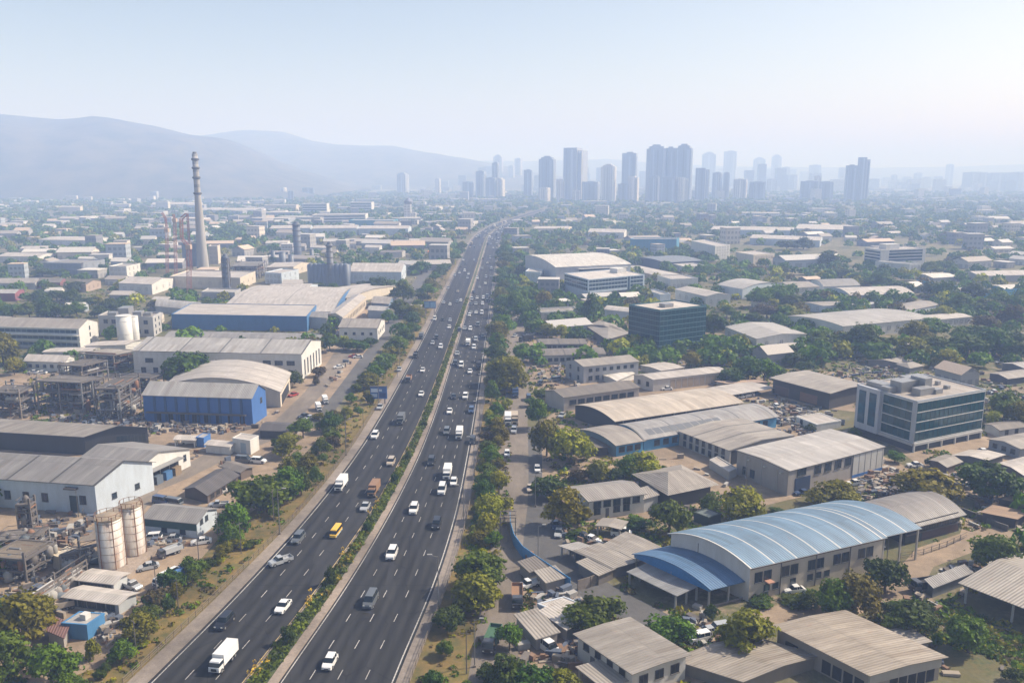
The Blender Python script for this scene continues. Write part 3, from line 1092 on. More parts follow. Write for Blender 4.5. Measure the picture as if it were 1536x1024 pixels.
b = B('workshop', (311, 742), 751, (277, 733), (357, 713), 'long dark ruined workshop with brown roof in the yard', 'shed', 'gable', 'R', 8, (0.10, 0.075, 0.06), R_DARK, rust=0.4, ref='the dark ruined workshop')
b.windows('R', 5, 1, 1.4, 1.2, style='open')
b = B('shed', (361, 708), 717, (333, 699), (378, 701), 'grey-roofed open store at the far end of the dark workshop', 'shed', 'gable', 'L', 3, (0.14, 0.11, 0.09), R_BROWN)
b = B('shed', (170, 875), 887, (117, 868.6), (181, 867), 'white trailer-like shed with pink-beige roof, the nearer to the silos', 'shed', 'gable', 'L', 3, (0.48, 0.49, 0.49), R_WARM, over=0.5)
b.windows('L', 3, 1, 2.2, 0.9, style='dark')
b = B('shed', (177.5, 905), 919, (97, 894), (191, 897), 'long white trailer-like shed with pink-beige roof near the blue cabin', 'shed', 'gable', 'L', 4, (0.42, 0.44, 0.45), R_WARM, over=0.5, ref='the long trailer-like shed')
b.windows('L', 5, 1, 1.6, 1.2, style='dark')
b = B('cabin', (130, 937), 960, (92, 934), (137.5, 932), 'blue metal cabin with flat grey roof in the lower yard', 'cabin', 'flat', 'L', 0, (0.06, 0.20, 0.40), R_LIGHT, parapet=0.08, ref='the blue metal cabin')
b.rooftop('roof_tank', 0.5, 0.4, 1.2, 1.2, 1.0, paint(WHITE))
B('lean_to', (95, 955), 968, (72, 945), (100, 944), 'rusty red-roofed lean-to against the blue metal cabin', 'shed', 'shed', 'L', 1, CONCR, (0.22, 0.12, 0.10), rust=0.6)

# ---- left side, middle distance
MID = [
 ('house', (227.5, 426.5), 442, (178, 424.5), (260, 417), 'white gabled works hall with sunlit end and small windows', 'gable', 'L', 5, WHITE, R_WARM, 4, 1, 'the white gabled works hall'),
 ('office', (189.5, 401), 423, (163, 400.5), (210, 396), 'three-storey white office behind the white gabled works hall', 'flat', 'L', 0, WHITE, R_LIGHT, 4, 3, 'the three-storey white office'),
 ('house', (128.5, 427), 438, (106, 426), (151, 421), 'brown-roofed house left of the white gabled works hall', 'gable', 'L', 4, (0.40, 0.31, 0.25), R_BROWN, 3, 1, None),
 ('block', (121, 396), 412.5, (65, 395), (157, 390), 'grey two-storey block in front of the far white sheds', 'flat', 'L', 0, (0.25, 0.27, 0.31), R_GREY, 9, 2, 'the grey two-storey block'),
 ('warehouse', (56.6, 385), 394, (-5, 384.5), (85, 380), 'white low warehouse with arcade of small openings', 'gable', 'L', 3, WHITE, R_WARM, 9, 1, None),
 ('warehouse', (52, 424.5), 434, (-30, 425), (64, 417), 'long brown-roofed workshop over a shaded arcade', 'gable', 'L', 3, GREYW, R_BEIGE, 8, 1, None),
 ('house', (90, 424), 433, (52, 423), (98, 418), 'dark roofed house with a maroon wall panel', 'gable', 'L', 3, (0.24, 0.10, 0.11), R_BROWN, 3, 1, None),
 ('house', (22, 440), 452, (-6, 440), (36, 434), 'maroon and cream house at the edge of the grove', 'gable', 'L', 3, (0.26, 0.09, 0.11), R_LIGHT, 3, 1, None),
 ('hall', (360, 418), 434, (255, 415.5), (383, 408), 'cream flat-roofed hall in front of the tall chimney', 'flat', 'L', 0, CREAM, R_WARM, 6, 1, 'the cream hall by the chimney'),
 ('block', (352, 440), 451, (302, 439), (361, 434), 'small pale works block with four windows below the chimney', 'flat', 'L', 0, GREYW, R_LIGHT, 6, 1, None),
 ('shed', (299, 465), 474, (233, 459), (303, 456), 'pale vaulted shed behind the grey factory block', 'arch', 'L', 6, GREYW, R_LIGHT, 0, 0, None),
 ('house', (262, 450), 457, (228, 449), (270, 446), 'small pale shed beside the near red crane', 'gable', 'L', 2, GREYW, R_WARM, 0, 0, None),
 ('block', (422, 411), 427, (397, 409.5), (448, 405), 'pale works building behind the vaulted hall', 'flat', 'L', 0, PALEB, R_WARM, 4, 2, None),
 ('block', (440, 400), 412, (400, 401), (465, 394), 'low cream works building beside the dark stack', 'gable', 'L', 4, CREAM, R_WARM, 3, 1, None),
 ('hall', (602, 408), 425, (524, 407.5), (609, 398), 'long white hall with seamed roof left of the highway', 'gable', 'L', 8, PALEB, R_WARM, 8, 1, 'the long white hall by the highway'),
 ('warehouse', (136.7, 361), 370.5, (58, 359.5), (173, 356), 'long white warehouse with bright sunlit end wall', 'gable', 'L', 2, WHITE, R_WARM, 6, 1, 'the far long white warehouse'),
 ('block', (120, 311), 320.5, (88, 311), (124, 309), 'square pale block standing alone among far trees', 'flat', 'L', 0, CREAM, R_WARM, 0, 0, None),
 ('hall', (427, 300), 307, (410, 300), (429, 299), 'white boxy hall on top of a far arcade building', 'flat', 'L', 0, WHITE, R_WARM, 0, 0, None),
 ('block', (444, 308), 317, (396, 308), (448, 307), 'cream arcade building in the far haze', 'flat', 'L', 0, CREAM, R_WARM, 12, 2, None),
 ('block', (490, 306), 320, (453, 306), (494, 305), 'far white block with long horizontal bands, left of its twin', 'flat', 'L', 0, WHITE, R_WARM, 1, 4, None),
 ('block', (557, 304), 318, (525, 304), (561, 303), 'far white block with long horizontal bands, right of its twin', 'flat', 'L', 0, WHITE, R_WARM, 1, 4, None),
 ('block', (548, 322), 334, (468, 323), (552, 320), 'long stepped white building behind the teal hall', 'flat', 'L', 0, WHITE, R_WARM, 1, 3, None),
 ('hall', (590, 331), 339, (523, 331), (597, 329), 'long teal-walled hall in the far left haze', 'flat', 'L', 0, (0.06, 0.25, 0.33), R_LIGHT, 0, 0, 'the far teal hall'),
 ('warehouse', (465, 342), 353, (405, 343), (469, 339), 'far white shed of a long row, leftmost of three', 'gable', 'L', 3, PALEB, R_WARM, 5, 1, None),
 ('warehouse', (535, 342), 353, (468, 343), (539, 339), 'far white shed of a long row, between its two neighbours', 'gable', 'L', 3, PALEB, R_WARM, 5, 1, None),
 ('warehouse', (612, 343), 353, (538, 343), (617, 340), 'far white shed of a long row, rightmost of three', 'gable', 'L', 3, PALEB, R_WARM, 6, 1, None),
 ('house', (569, 371.5), 380, (547, 371), (573, 368), 'white gabled house among the trees left of the highway', 'gable', 'L', 2, WHITE, R_WARM, 2, 1, None),
 ('house', (490, 372), 378, (465, 371), (494, 369), 'pale house behind the dark stacks', 'gable', 'L', 2, PALEB, R_WARM, 2, 1, None),
 ('house', (431, 364), 371, (398, 365), (435, 361), 'low white house left of the taller dark stack', 'gable', 'L', 2, WHITE, R_WARM, 3, 1, None),
 ('house', (640, 361), 366, (613, 361), (643, 359), 'small white shed beside the far highway', 'gable', 'L', 2, WHITE, R_WARM, 0, 0, None),
 ('house', (603, 378), 386, (570, 379), (608, 376), 'brown-roofed shed near the orange kiosk', 'gable', 'L', 2, GREYW, R_BROWN, 0, 0, None),
 ('block', (326, 370), 396, (312, 370), (330, 368), 'beige tower block right behind the chimney', 'flat', 'L', 0, CREAM, R_LIGHT, 2, 4, None),
 ('block', (296, 366), 400, (272, 366), (300, 364), 'tall blue-grey boiler house left behind the chimney', 'flat', 'L', 0, (0.16, 0.19, 0.25), R_GREY, 3, 5, None),
 ('kiosk', (655, 378), 387, (641, 378), (659, 376), 'orange and yellow roadside kiosk left of the far highway', 'flat', 'L', 0, (0.75, 0.25, 0.05), (0.7, 0.5, 0.1), 3, 2, 'the orange roadside kiosk'),
 ('house', (85, 372), 379, (30, 373), (92, 369), 'long pale low shed below the far white warehouse', 'gable', 'L', 2, GREYW, R_WARM, 4, 1, None),
 ('hall', (300, 306), 312, (226, 307), (304, 304), 'far bright shed with a long pale roof beside the chimney', 'gable', 'L', 2, WHITE, R_WARM, 0, 0, None),
 ('hall', (395, 315), 320, (300, 315), (399, 313), 'far long bright shed right of the chimney', 'gable', 'L', 2, WHITE, R_WARM, 0, 0, None),
 # right side
 ('block', (811, 409.5), 428, (788, 408), (816, 405), 'small white two-storey block beside the big white factory', 'flat', 'L', 0, PALEB, R_WARM, 3, 2, None),
 ('house', (812, 470), 481, (805, 464), (869, 467), 'white flat-roofed house with two rows of small windows', 'flat', 'R', 0, WHITE, R_BEIGE, 7, 2, 'the white flat-roofed house'),
 ('house', (945, 468), 480, (907, 464), (952, 463), 'small vaulted house beside the tall dark tree', 'arch', 'L', 3, PALEB, R_WARM, 0, 0, None),
 ('warehouse', (1006, 420), 438, (986, 414), (1047, 418.5), 'white flat-roofed works with two rows of round windows', 'flat', 'R', 0, WHITE, R_WARM, 6, 1, None),
 ('warehouse', (990, 443), 455, (968, 436), (1006, 442), 'small grey shed in front of the white flat-roofed works', 'flat', 'R', 0, PALEB, R_LIGHT, 0, 0, None),
 ('warehouse', (1059, 444.5), 461, (1013, 434), (1096, 442.5), 'white gabled factory with grey side wall behind the glass cube', 'gable', 'L', 4, WHITE, R_WARM, 4, 1, 'the white gabled factory'),
 ('warehouse', (1114, 433.7), 449, (1076, 427), (1168, 426), 'pale vaulted warehouse beside the hazy trees', 'arch', 'L', 5, PALEB, R_LIGHT, 0, 0, None),
 ('warehouse', (1191, 432), 441, (1158, 424), (1229, 430), 'white arcade shed with beige roof beside a vaulted one', 'gable', 'R', 4, WHITE, R_BEIGE, 5, 1, None),
 ('warehouse', (1236, 430), 438, (1216, 421), (1290, 428), 'grey vaulted shed behind the long white hall', 'arch', 'R', 5, PALEB, R_GREY, 0, 0, None),
 ('warehouse', (1276, 443), 456, (1240, 434), (1371, 440), 'long white hall with smooth vaulted roof at the back', 'arch', 'R', 6, PALEB, R_WARM, 7, 1, 'the long white vaulted hall'),
 ('shed', (1363, 466), 473, (1336, 459), (1409, 457), 'low beige-roofed shed in front of the long white hall', 'gable', 'R', 2, PALEB, R_BEIGE, 0, 0, None),
 ('shed', (1235, 459), 469, (1196, 454), (1284, 457), 'low tan-roofed house left of the tan-roofed shed', 'gable', 'R', 2, PALEB, R_BEIGE, 5, 1, None),
 ('warehouse', (1264.6, 489.5), 508, (1180, 474), (1400, 477), 'very long white warehouse with blue-grey side wall and pale vault', 'arch', 'R', 4, WHITE, R_LIGHT, 9, 1, 'the very long white warehouse'),
 ('annexe', (1402, 480), 492, (1376, 474), (1458, 475), 'white annexe with five windows beyond the very long warehouse', 'gable', 'R', 1.5, WHITE, R_WARM, 6, 1, None),
 ('warehouse', (1135, 508), 526, (1088, 490), (1209.5, 501), 'white gabled warehouse with dark side wall right of the glass cube', 'gable', 'L', 4, WHITE, R_LIGHT, 5, 1, 'the dark-sided gabled warehouse'),
 ('shed', (1137, 526), 531, (1126, 521), (1211, 519), 'long pale lean-to along the dark-sided gabled warehouse', 'shed', 'R', 1, WHITE, R_WARM, 0, 0, None),
 ('block', (1073, 370), 391, (1037, 362), (1095, 368), 'hazy five-storey block with a bright stair tower', 'flat', 'R', 0, WHITE, R_WARM, 5, 5, 'the hazy five-storey block'),
 ('block', (1130.5, 383.5), 399, (1103.5, 379), (1162, 381), 'hazy cream two-storey block with square windows', 'flat', 'R', 0, CREAM, R_WARM, 7, 2, None),
 ('hall', (1015, 359), 377, (945, 359.5), (1019, 357), 'hazy blue glass-walled hall with flat pale roof', 'flat', 'L', 0, (0.05, 0.22, 0.36), R_WARM, 0, 0, 'the hazy blue hall'),
 ('warehouse', (997, 394), 405, (955, 386), (1054, 391), 'dark-walled hall with low curved roof', 'arch', 'R', 2, (0.08, 0.10, 0.14), (0.20, 0.22, 0.25), 0, 0, 'the dark curved hall'),
 ('house', (1026, 401), 409, (1010, 397), (1058, 399), 'small white porch building before the dark curved hall', 'flat', 'R', 0, WHITE, R_WARM, 3, 1, None),
 ('block', (1365, 397), 413, (1313, 393), (1382, 396), 'white two-storey front wing of the banded office', 'flat', 'R', 0, WHITE, R_WARM, 3, 2, None),
 ('warehouse', (1230, 361), 371, (1125, 357), (1234, 356), 'far white warehouse with long bright roof, left of its darker neighbour', 'gable', 'L', 3, PALEB, R_WARM, 0, 0, None),
 ('warehouse', (1188, 346), 354, (1066, 344), (1192, 342), 'far white warehouse with flat bright roof behind others', 'gable', 'L', 3, PALEB, R_WARM, 0, 0, None),
 ('warehouse', (1275, 345), 354, (1193, 343), (1280, 339), 'far white warehouse at the right end of a row', 'gable', 'L', 4, PALEB, R_WARM, 0, 0, None),
 ('warehouse', (936, 349), 358, (882, 348), (940, 345), 'far white shed with two-step roof in the trees', 'gable', 'L', 3, WHITE, R_WARM, 0, 0, None),
 ('warehouse', (852, 343), 350, (800, 343), (858, 340), 'far tan-roofed shed beside the bending highway', 'gable', 'L', 2, CREAM, R_WARM, 0, 0, None),
 ('shed', (1420, 436), 444, (1366, 426), (1450, 434), 'sunlit shed roof of the blue-fenced market, nearest', 'gable', 'R', 2, GREYW, R_WARM, 0, 0, None),
 ('shed', (1470, 414), 424, (1440, 408), (1560, 412), 'broad beige roof at the back of the blue-fenced market', 'gable', 'R', 4, GREYW, R_WARM, 0, 0, 'the blue-fenced market'),
 ('shed', (1508, 434), 440, (1488, 428), (1560, 432), 'bright striped shed roof on the right of the market', 'gable', 'R', 2, (0.08, 0.30, 0.50), (0.7, 0.66, 0.6), 0, 0, None),
 ('shed', (1400, 417), 423, (1376, 411), (1436, 415), 'bright three-strip roof left of the blue-fenced market', 'gable', 'R', 2, GREYW, (0.75, 0.7, 0.62), 0, 0, None),
]
for (nm, N_, yb, L, R, lb, rf, rd, ri, wc, rc, cols, rows, ref) in MID:
    b = B(nm, N_, yb, L, R, lb, nm, rf, rd, ri, wc, rc, ref=ref, seam=0, over=0.35, deep=None)
    f = 'L' if rd == 'L' else 'R'
    if cols == 1:
        b.ribbon_windows(f, rows, 1.0, b.h / rows, b.h / rows * 0.45, frame=False)
    elif cols:
        ww = min(1.8, b.face_frame(f)[2] / cols * 0.42)
        b.windows(f, cols, rows, max(0.9, ww), min(1.6, b.h / rows * 0.5), style='dark', pane=False)
        g_ = 'R' if f == 'L' else 'L'
        if b.face_frame(g_)[2] > 8 and yb > 400:
            b.windows(g_, 3, rows, 1.1, min(1.6, b.h / rows * 0.5), style='dark', pane=False)
# ---- right side, near
b = B('factory', (834, 401), 430, (788, 383), (946, 396), 'big white factory with a broad pale roof and slit-windowed long wall', 'factory', 'arch', 'R', 5, (0.50, 0.51, 0.54), (0.66, 0.62, 0.56), over=0.5, ref='the big white factory')
b.on('R', 'window_band', 0.30, 0.92, b.h * 0.55, b.h * 0.85, 0.06, glass((0.05, 0.08, 0.12)))
b.on('R', 'canopy', 0.28, 0.95, b.h * 0.86, b.h * 0.88, 2.5, paint(WHITE))
b = B('office', (882.6, 420), 447, (846.5, 410.5), (967, 412.5), 'four-storey blue-banded office with pale flat roof', 'office', 'flat', 'R', 0, (0.44, 0.52, 0.60), (0.66, 0.60, 0.54), ref='the blue-banded office', parapet=0.4)
b.ribbon_windows('R', 3, 4.6, (b.h - 4) / 3.05, 1.9, 0.01, 0.68)
b.ribbon_windows('R', 3, 4.6, (b.h - 4) / 3.05, 1.9, 0.74, 0.97)
b.ribbon_windows('L', 3, 4.6, (b.h - 4) / 3.05, 1.9, 0.02, 0.97)
b.on('R', 'stair_slot', 0.69, 0.73, 0.3, b.h, 0.05, glass((0.03, 0.06, 0.09)))
b.rooftop('lift_house', 0.8, 0.6, 8, 8, 3.0, paint(WHITE))
b.bay('R', 0.02, 0.97, 0.3, 3.0)
B('warehouse', (1020, 421), 427, (935, 402), (1045, 417), 'pale low roof running behind the blue-banded office', 'warehouse', 'gable', 'L', 2, CREAM, R_WARM)
# glass cube
b = B('glass_office', (990, 466.5), 530, (944, 458), (1059.5, 459), 'teal glass cube office with thin pale floor lines', 'office', 'flat', 'R', 0, (0.02, 0.10, 0.13), (0.60, 0.54, 0.47), ref='the teal glass cube', parapet=0.5)
nf = 7
fh = (b.h - 3.5) / nf
for f in ('R', 'L'):
    b.on(f, 'glazing', 0.0, 1.0, 3.2, b.h - 0.1, 0.12, glass((0.006, 0.040, 0.052), 0.14))
    for i in range(nf + 1):
        b.on(f, 'floor_line', 0.0, 1.0, 3.2 + i * fh, 3.42 + i * fh, 0.22, plain((0.10, 0.20, 0.22), 0.4))
    for i in range(13):
        b.on(f, 'mullion', 0.0 + i / 12.6, 0.006 + i / 12.6, 3.2, b.h - 0.1, 0.19, plain((0.015, 0.07, 0.085), 0.4))
b.rooftop('roof_plant', 0.4, 0.4, 5, 4, 1.6, METAL)
B('hall', (911, 509), 520, (877, 487), (944, 499.5), 'brown hip-roofed hall left of the teal glass cube', 'hall', 'hip', 'R', 6, (0.10, 0.09, 0.08), R_BEIGE, ref='the hip-roofed hall')
b = B('row_house', (808, 516.5), 526, (805, 508.5), (879.5, 516), 'row of low houses with dark brown roof, the farther of two', 'house', 'gable', 'R', 3, (0.16, 0.17, 0.20), R_BROWN, seam=9, over=0.3)
b.windows('R', 8, 1, 1.5, 1.3, style='dark')
b = B('row_house', (815, 533.5), 547, (810, 523.5), (908.5, 531), 'row of white-walled houses with rust-brown roof, the nearer of two', 'house', 'gable', 'R', 3.5, GREYW, R_BROWN, seam=9, over=0.3, rust=0.3, ref='the nearer row of brown-roofed houses')
b.windows('R', 9, 1, 1.6, 1.3, style='dark')
b = B('factory_block', (875.6, 550), 575, (848.4, 541.5), (958, 542), 'two-storey grey block with brown gable roof and round windows', 'building', 'gable', 'R', 6, (0.36, 0.37, 0.39), R_BEIGE, over=0.3, ref='the two-storey grey block')
b.windows('R', 7, 1, 1.3, 1.2, z=b.h * 0.66, style='dark')
b.windows('R', 7, 1, 1.5, 1.7, z=0.9, style='dark', skip=(3, 4, 5, 6))
b.windows('L', 2, 2, 0.9, 1.6, style='dark')
b = B('workshop', (846, 596), 617, (818, 586), (958.6, 581), 'long workshop with brown roof and a strip of broken windows', 'workshop', 'gable', 'R', 6, (0.40, 0.36, 0.33), R_BROWN, over=0.4, ref='the brown-roofed workshop')
b.windows('R', 8, 1, 2.4, 1.5, z=b.h * 0.42, style='dark')
b = B('factory', (980, 569.5), 587, (951, 562.5), (1093, 557), 'long cream factory with wooden cladding panels on its front', 'factory', 'gable', 'R', 3.5, (0.52, 0.49, 0.46), R_WARM, over=0.3, ref='the wood-clad cream factory')
for i in range(8):
    b.on('R', 'cladding_panel', 0.22 + i * 0.078, 0.285 + i * 0.078, 0.4, b.h * 0.85, 0.08, plain((0.34, 0.27, 0.20), 0.8))
b.windows('R', 1, 1, 1.4, 2.6, a=0.88, b=0.96, style='dark')
b.windows('L', 2, 1, 1.2, 1.6, style='dark')
B('shed', (925, 571), 580, (905, 563), (951, 560), 'bright white low roof beside the wood-clad cream factory', 'shed', 'gable', 'R', 1.5, WHITE, (0.68, 0.64, 0.58))
B('shed', (992, 556), 562, (962, 548), (1025, 551), 'low cream roof behind the wood-clad cream factory', 'shed', 'gable', 'R', 1.5, GREYW, R_WARM)
b = B('market_hall', (923.6, 629), 650, (863, 608), (1108, 602), 'very long cream vaulted hall with open dark sides', 'hall', 'arch', 'R', 8, (0.045, 0.05, 0.06), (0.52, 0.45, 0.37), over=1.2, seam=0, ref='the long cream vaulted hall')  # near-black wall colour stands in for shade within the open sides
for i in range(10):
    b.on('R', 'post', 0.05 + i * 0.1, 0.054 + i * 0.1, 0, b.h - 0.3, 0.5, METAL)
b.on('R', 'wall_panel', 0.12, 0.96, 0.1, 2.4, 0.2, plain((0.06, 0.08, 0.09), 0.8))
b = B('factory', (924.3, 667), 685, (869, 644.5), (965, 660), 'blue-walled works with beige vaulted roof at the street end', 'factory', 'arch', 'R', 7, (0.07, 0.27, 0.50), R_BEIGE, over=0.6, wallL=(0.16, 0.24, 0.32), ref='the blue-walled works')
b.windows('R', 3, 1, 1.8, 1.5, style='dark')
b = B('factory', (966, 658.5), 677, (928, 637), (1165, 624), 'long grey vaulted works with dark striped skylights behind the blue-walled works', 'factory', 'arch', 'R', 7, (0.07, 0.27, 0.50), (0.36, 0.345, 0.33), over=0.6, seam=12, seamc=0.35, ref='the long grey vaulted works')
b.windows('R', 14, 1, 1.8, 1.6, style='dark')
m = MB()
for i in range(10):
    u0, u1 = 0.05 + i * 0.055, 0.098 + i * 0.055
    pr = b.prof()
    for k in range(1, 4):
        (t0, z0), (t1, z1) = pr[k], pr[k + 1]
        q = [b.pt(u0, t0, b.h + z0 + 0.2), b.pt(u1, t0, b.h + z0 + 0.2), b.pt(u1, t1, b.h + z1 + 0.2), b.pt(u0, t1, b.h + z1 + 0.2)]
        m.face(q)
m.build('skylight', plain((0.14, 0.145, 0.15), 0.5), b.o)
B('lean_to', (890, 672), 684, (876, 660), (912, 670), 'brown lean-to shed against the blue-walled works', 'shed', 'shed', 'R', 3, (0.06, 0.05, 0.05), R_BROWN)
b = B('factory', (1095, 676), 698, (1019, 647), (1191, 653.5), 'grey factory with seamed beige roof and two rows of small windows', 'factory', 'gable', 'L', 5, (0.40, 0.39, 0.37), R_BEIGE, over=0.3, seam=7, seamc=0.28, ref='the seamed beige factory')
b.windows('L', 7, 2, 1.1, 1.5, style='dark')
b.bay('R', 0.02, 0.25, 0.1, 4)
# big light grey warehouse
b = B('warehouse', (1183, 706.5), 744, (1106, 676), (1326, 670), 'big light grey warehouse with dark blue door and pale panelled end', 'warehouse', 'gable', 'R', 3, (0.34, 0.31, 0.285), (0.46, 0.43, 0.40), over=0.35, seam=40, seamc=0.2, stain=0.25, ref='the big light grey warehouse')
b.on('R', 'door', 0.07, 0.22, 0.05, b.h * 0.62, 0.10, plain((0.015, 0.035, 0.085), 0.6))
b.windows('R', 1, 1, 3.0, 2.0, z=b.h * 0.70, a=0.07, b=0.19, style='dark')
b.windows('R', 4, 1, 2.3, 2.1, z=b.h * 0.60, a=0.24, b=0.66, style='dark')
b.on('R', 'wall_panel', 0.66, 0.998, 0.9, b.h - 0.2, 0.12, paint((0.52, 0.51, 0.48)))
b.on('R', 'blue_plinth', 0.66, 0.998, 0.05, 0.9, 0.14, plain((0.03, 0.13, 0.38), 0.6))
for i in range(6):
    b.on('R', 'panel_joint', 0.66 + i * 0.0655, 0.662 + i * 0.0655, 0.9, b.h - 0.2, 0.17, plain((0.25, 0.24, 0.22), 0.8))
for i in range(3):
    b.on('L', 'flood_lamp', 0.25 + i * 0.31, 0.275 + i * 0.31, b.h * 0.82, b.h * 0.86, 0.7, paint(WHITE))
    b.on('L', 'pilaster', 0.20 + i * 0.3, 0.207 + i * 0.3, 0, b.h - 0.2, 0.15, paint(GREYW))
b.windows('L', 2, 1, 1.4, 2.0, z=1, a=0.1, b=0.4, style='dark')
b = B('warehouse', (1245, 589), 614, (1160, 567), (1296, 577), 'black timber-walled warehouse with flat beige roof', 'warehouse', 'gable', 'L', 2, (0.05, 0.045, 0.042), R_BEIGE, over=1.0, ref='the black timber warehouse')
b.on('L', 'rusty_panel', 0.5, 0.8, 0.4, 3.5, 0.06, RUST)
b.on('L', 'rusty_panel', 0.05, 0.3, 0.4, 3.5, 0.06, plain((0.12, 0.07, 0.05), 0.8))
# glass office on stilts
b = B('office', (1376, 603), 678, (1286, 577), (1479, 585), 'white-framed teal glass office standing on columns beside the black timber warehouse', 'office', 'flat', 'R', 0, (0.40, 0.42, 0.45), (0.42, 0.37, 0.32), ref='the glass office on columns', parapet=0.35)
bh = b.h
z0 = bh * 0.17
for f, a_, c_ in (('R', 0.012, 0.985), ('L', 0.47, 0.93)):
    n4 = 4
    g_ = (bh - z0 - 0.7) / n4
    b.ribbon_windows(f, n4, z0 + 0.6, g_, g_ * 0.9, a_, c_, teal=True)
    for i in range(n4 + 1):
        b.on(f, 'floor_band', a_, c_, z0 + 0.6 + i * g_ - g_ * 0.09, z0 + 0.6 + i * g_ - g_ * 0.02, 0.13, paint((0.60, 0.60, 0.58)))
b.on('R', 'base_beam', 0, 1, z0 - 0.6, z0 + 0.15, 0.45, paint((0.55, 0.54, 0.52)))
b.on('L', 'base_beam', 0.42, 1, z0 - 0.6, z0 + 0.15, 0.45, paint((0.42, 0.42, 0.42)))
b.on('L', 'stair_bay', 0.06, 0.44, z0 - 0.5, bh + 0.5, 1.0, paint((0.44, 0.46, 0.50)))
for i in range(2):
    b.on('L', 'window_strip', 0.09 + i * 0.18, 0.21 + i * 0.18, z0 + 1.4, bh - 0.8, 1.06, glass((0.012, 0.06, 0.09), 0.08))
b.on('R', 'recess_shade', 0.0, 1, 0.03, z0 - 0.6, 0.02, plain((0.04, 0.045, 0.05), 0.9))  # flat dark sheets paint the shade beneath the raised floors
b.on('L', 'recess_shade', 0.0, 1, 0.03, z0 - 0.6, 0.02, plain((0.04, 0.045, 0.05), 0.9))
for i in range(6):
    b.on('R', 'column', 0.0 + i * 0.196, 0.012 + i * 0.196, 0.02, z0 - 0.6, 0.45, paint(WHITE))
for u, v, a_, c_, h_ in ((0.28, 0.5, 9, 4, 3.2), (0.42, 0.42, 3, 5, 4.0), (0.50, 0.62, 8, 4, 3.0), (0.3, 0.25, 6, 3, 2.0), (0.1, 0.55, 5, 3, 1.6), (0.45, 0.2, 3, 2, 1.4), (0.75, 0.5, 1.2, 1.2, 1.2), (0.7, 0.3, 1.2, 1.5, 1.0), (0.15, 0.8, 4, 6, 1.4)):
    b.rooftop('roof_plant', u, v, a_, c_, h_, METAL)
# banded office far right
b = B('office', (1322, 376), 402, (1297, 372.5), (1389, 373.5), 'white five-storey office with long dark window bands in haze', 'office', 'flat', 'R', 0, (0.62, 0.60, 0.58), R_WARM, ref='the white banded office')
b.ribbon_windows('R', 4, 5.0, (b.h - 5) / 3.6, 1.9, 0.18, 0.93, frame=False)
b.ribbon_windows('L', 5, 2.0, (b.h - 2) / 5, 1.6, 0.05, 0.95, frame=False)
b.rooftop('lift_house', 0.4, 0.6, 14, 8, 4.0, paint(WHITE))
# right middle houses
b = B('house', (883.5, 751), 780, (850, 731), (966.5, 740), 'two-storey white house with grey sheet roof by the side street', 'house', 'gable', 'R', 8, (0.58, 0.56, 0.52), (0.30, 0.275, 0.25), over=0.5, ref='the two-storey white house')
b.windows('R', 5, 1, 1.7, 1.4, z=b.h * 0.60, style='dark')
b.windows('R', 5, 1, 1.5, 1.4, z=1.2, style='dark', skip=(1, 4))
b.door('R', 0.30, 0.36, 2.4)
b.windows('L', 1, 2, 1.2, 1.3, style='dark')
b = B('workshop', (1004, 738), 762, (960, 712), (1066, 725), 'wide hipped workshop with cracked grey-brown roof and dark skirts', 'workshop', 'hip', 'R', 15, (0.07, 0.065, 0.06), R_BEIGE, over=1.5, stain=0.6, ref='the hipped grey-brown workshop')
B('lean_to', (966, 748), 768, (957, 735), (987, 742), 'beige lean-to between the white house and the hipped workshop', 'shed', 'shed', 'R', 1, GREYW, R_BEIGE)
b = B('shed', (957, 840), 856, (908, 817), (988, 821), 'flat beige-roofed shed next to the blue canopy, the farther of a pair', 'shed', 'gable', 'R', 1.5, (0.12, 0.10, 0.09), R_BEIGE, over=0.5, stain=0.5)
b = B('shed', (917, 852), 868, (861, 826), (956, 841), 'flat beige-roofed shed by the cream panel fence, the nearer of a pair', 'shed', 'gable', 'R', 1.5, (0.12, 0.11, 0.10), R_BEIGE, over=0.5, seam=9, stain=0.5, ref='the beige-roofed fence-side shed')
b.windows('L', 5, 1, 1.8, 1.4, style='open')
B('shed', (898, 862), 871, (868, 845), (912, 856), 'small beige-roofed shed tucked before the fence-side shed', 'shed', 'shed', 'R', 1.5, (0.16, 0.14, 0.12), R_BEIGE)
# blue arch hall
BLUE_R = (0.155, 0.25, 0.35)
b = B('factory', (1125.5, 850), 902, (1007, 800), (1325, 805), 'sky-blue vaulted factory with cream walls and pale roof seams', 'factory', 'arch', 'R', 16, (0.50, 0.44, 0.36), BLUE_R, over=0.5, seam=5.2, seamc=2, stain=0.4, wallL=(0.56, 0.54, 0.52), ref='the sky-blue vaulted factory')
b.windows('R', 14, 1, 1.6, 2.0, z=b.h * 0.50, a=0.03, b=0.93, style='dark', skip=(2, 5, 8, 11))
b.windows('R', 9, 1, 1.2, 1.2, z=1.4, a=0.03, b=0.6, style='dark', skip=(0, 3, 5))
b.door('R', 0.115, 0.14, 3.0, (0.05, 0.09, 0.08))
b.on('R', 'awning', 0.105, 0.15, 3.4, 3.6, 1.3, plain((0.42, 0.22, 0.15), 0.7))
b.on('R', 'gutter', 0, 1, b.h - 0.45, b.h - 0.05, 0.3, plain((0.14, 0.09, 0.07), 0.7))
for i in range(3):
    b.on('R', 'downpipe', 0.22 + i * 0.26, 0.223 + i * 0.26, 0, b.h, 0.14, STEEL)
b.on('L', 'joint', 0.36, 0.365, 0.0, b.h + 0.4, 0.06, STEEL)
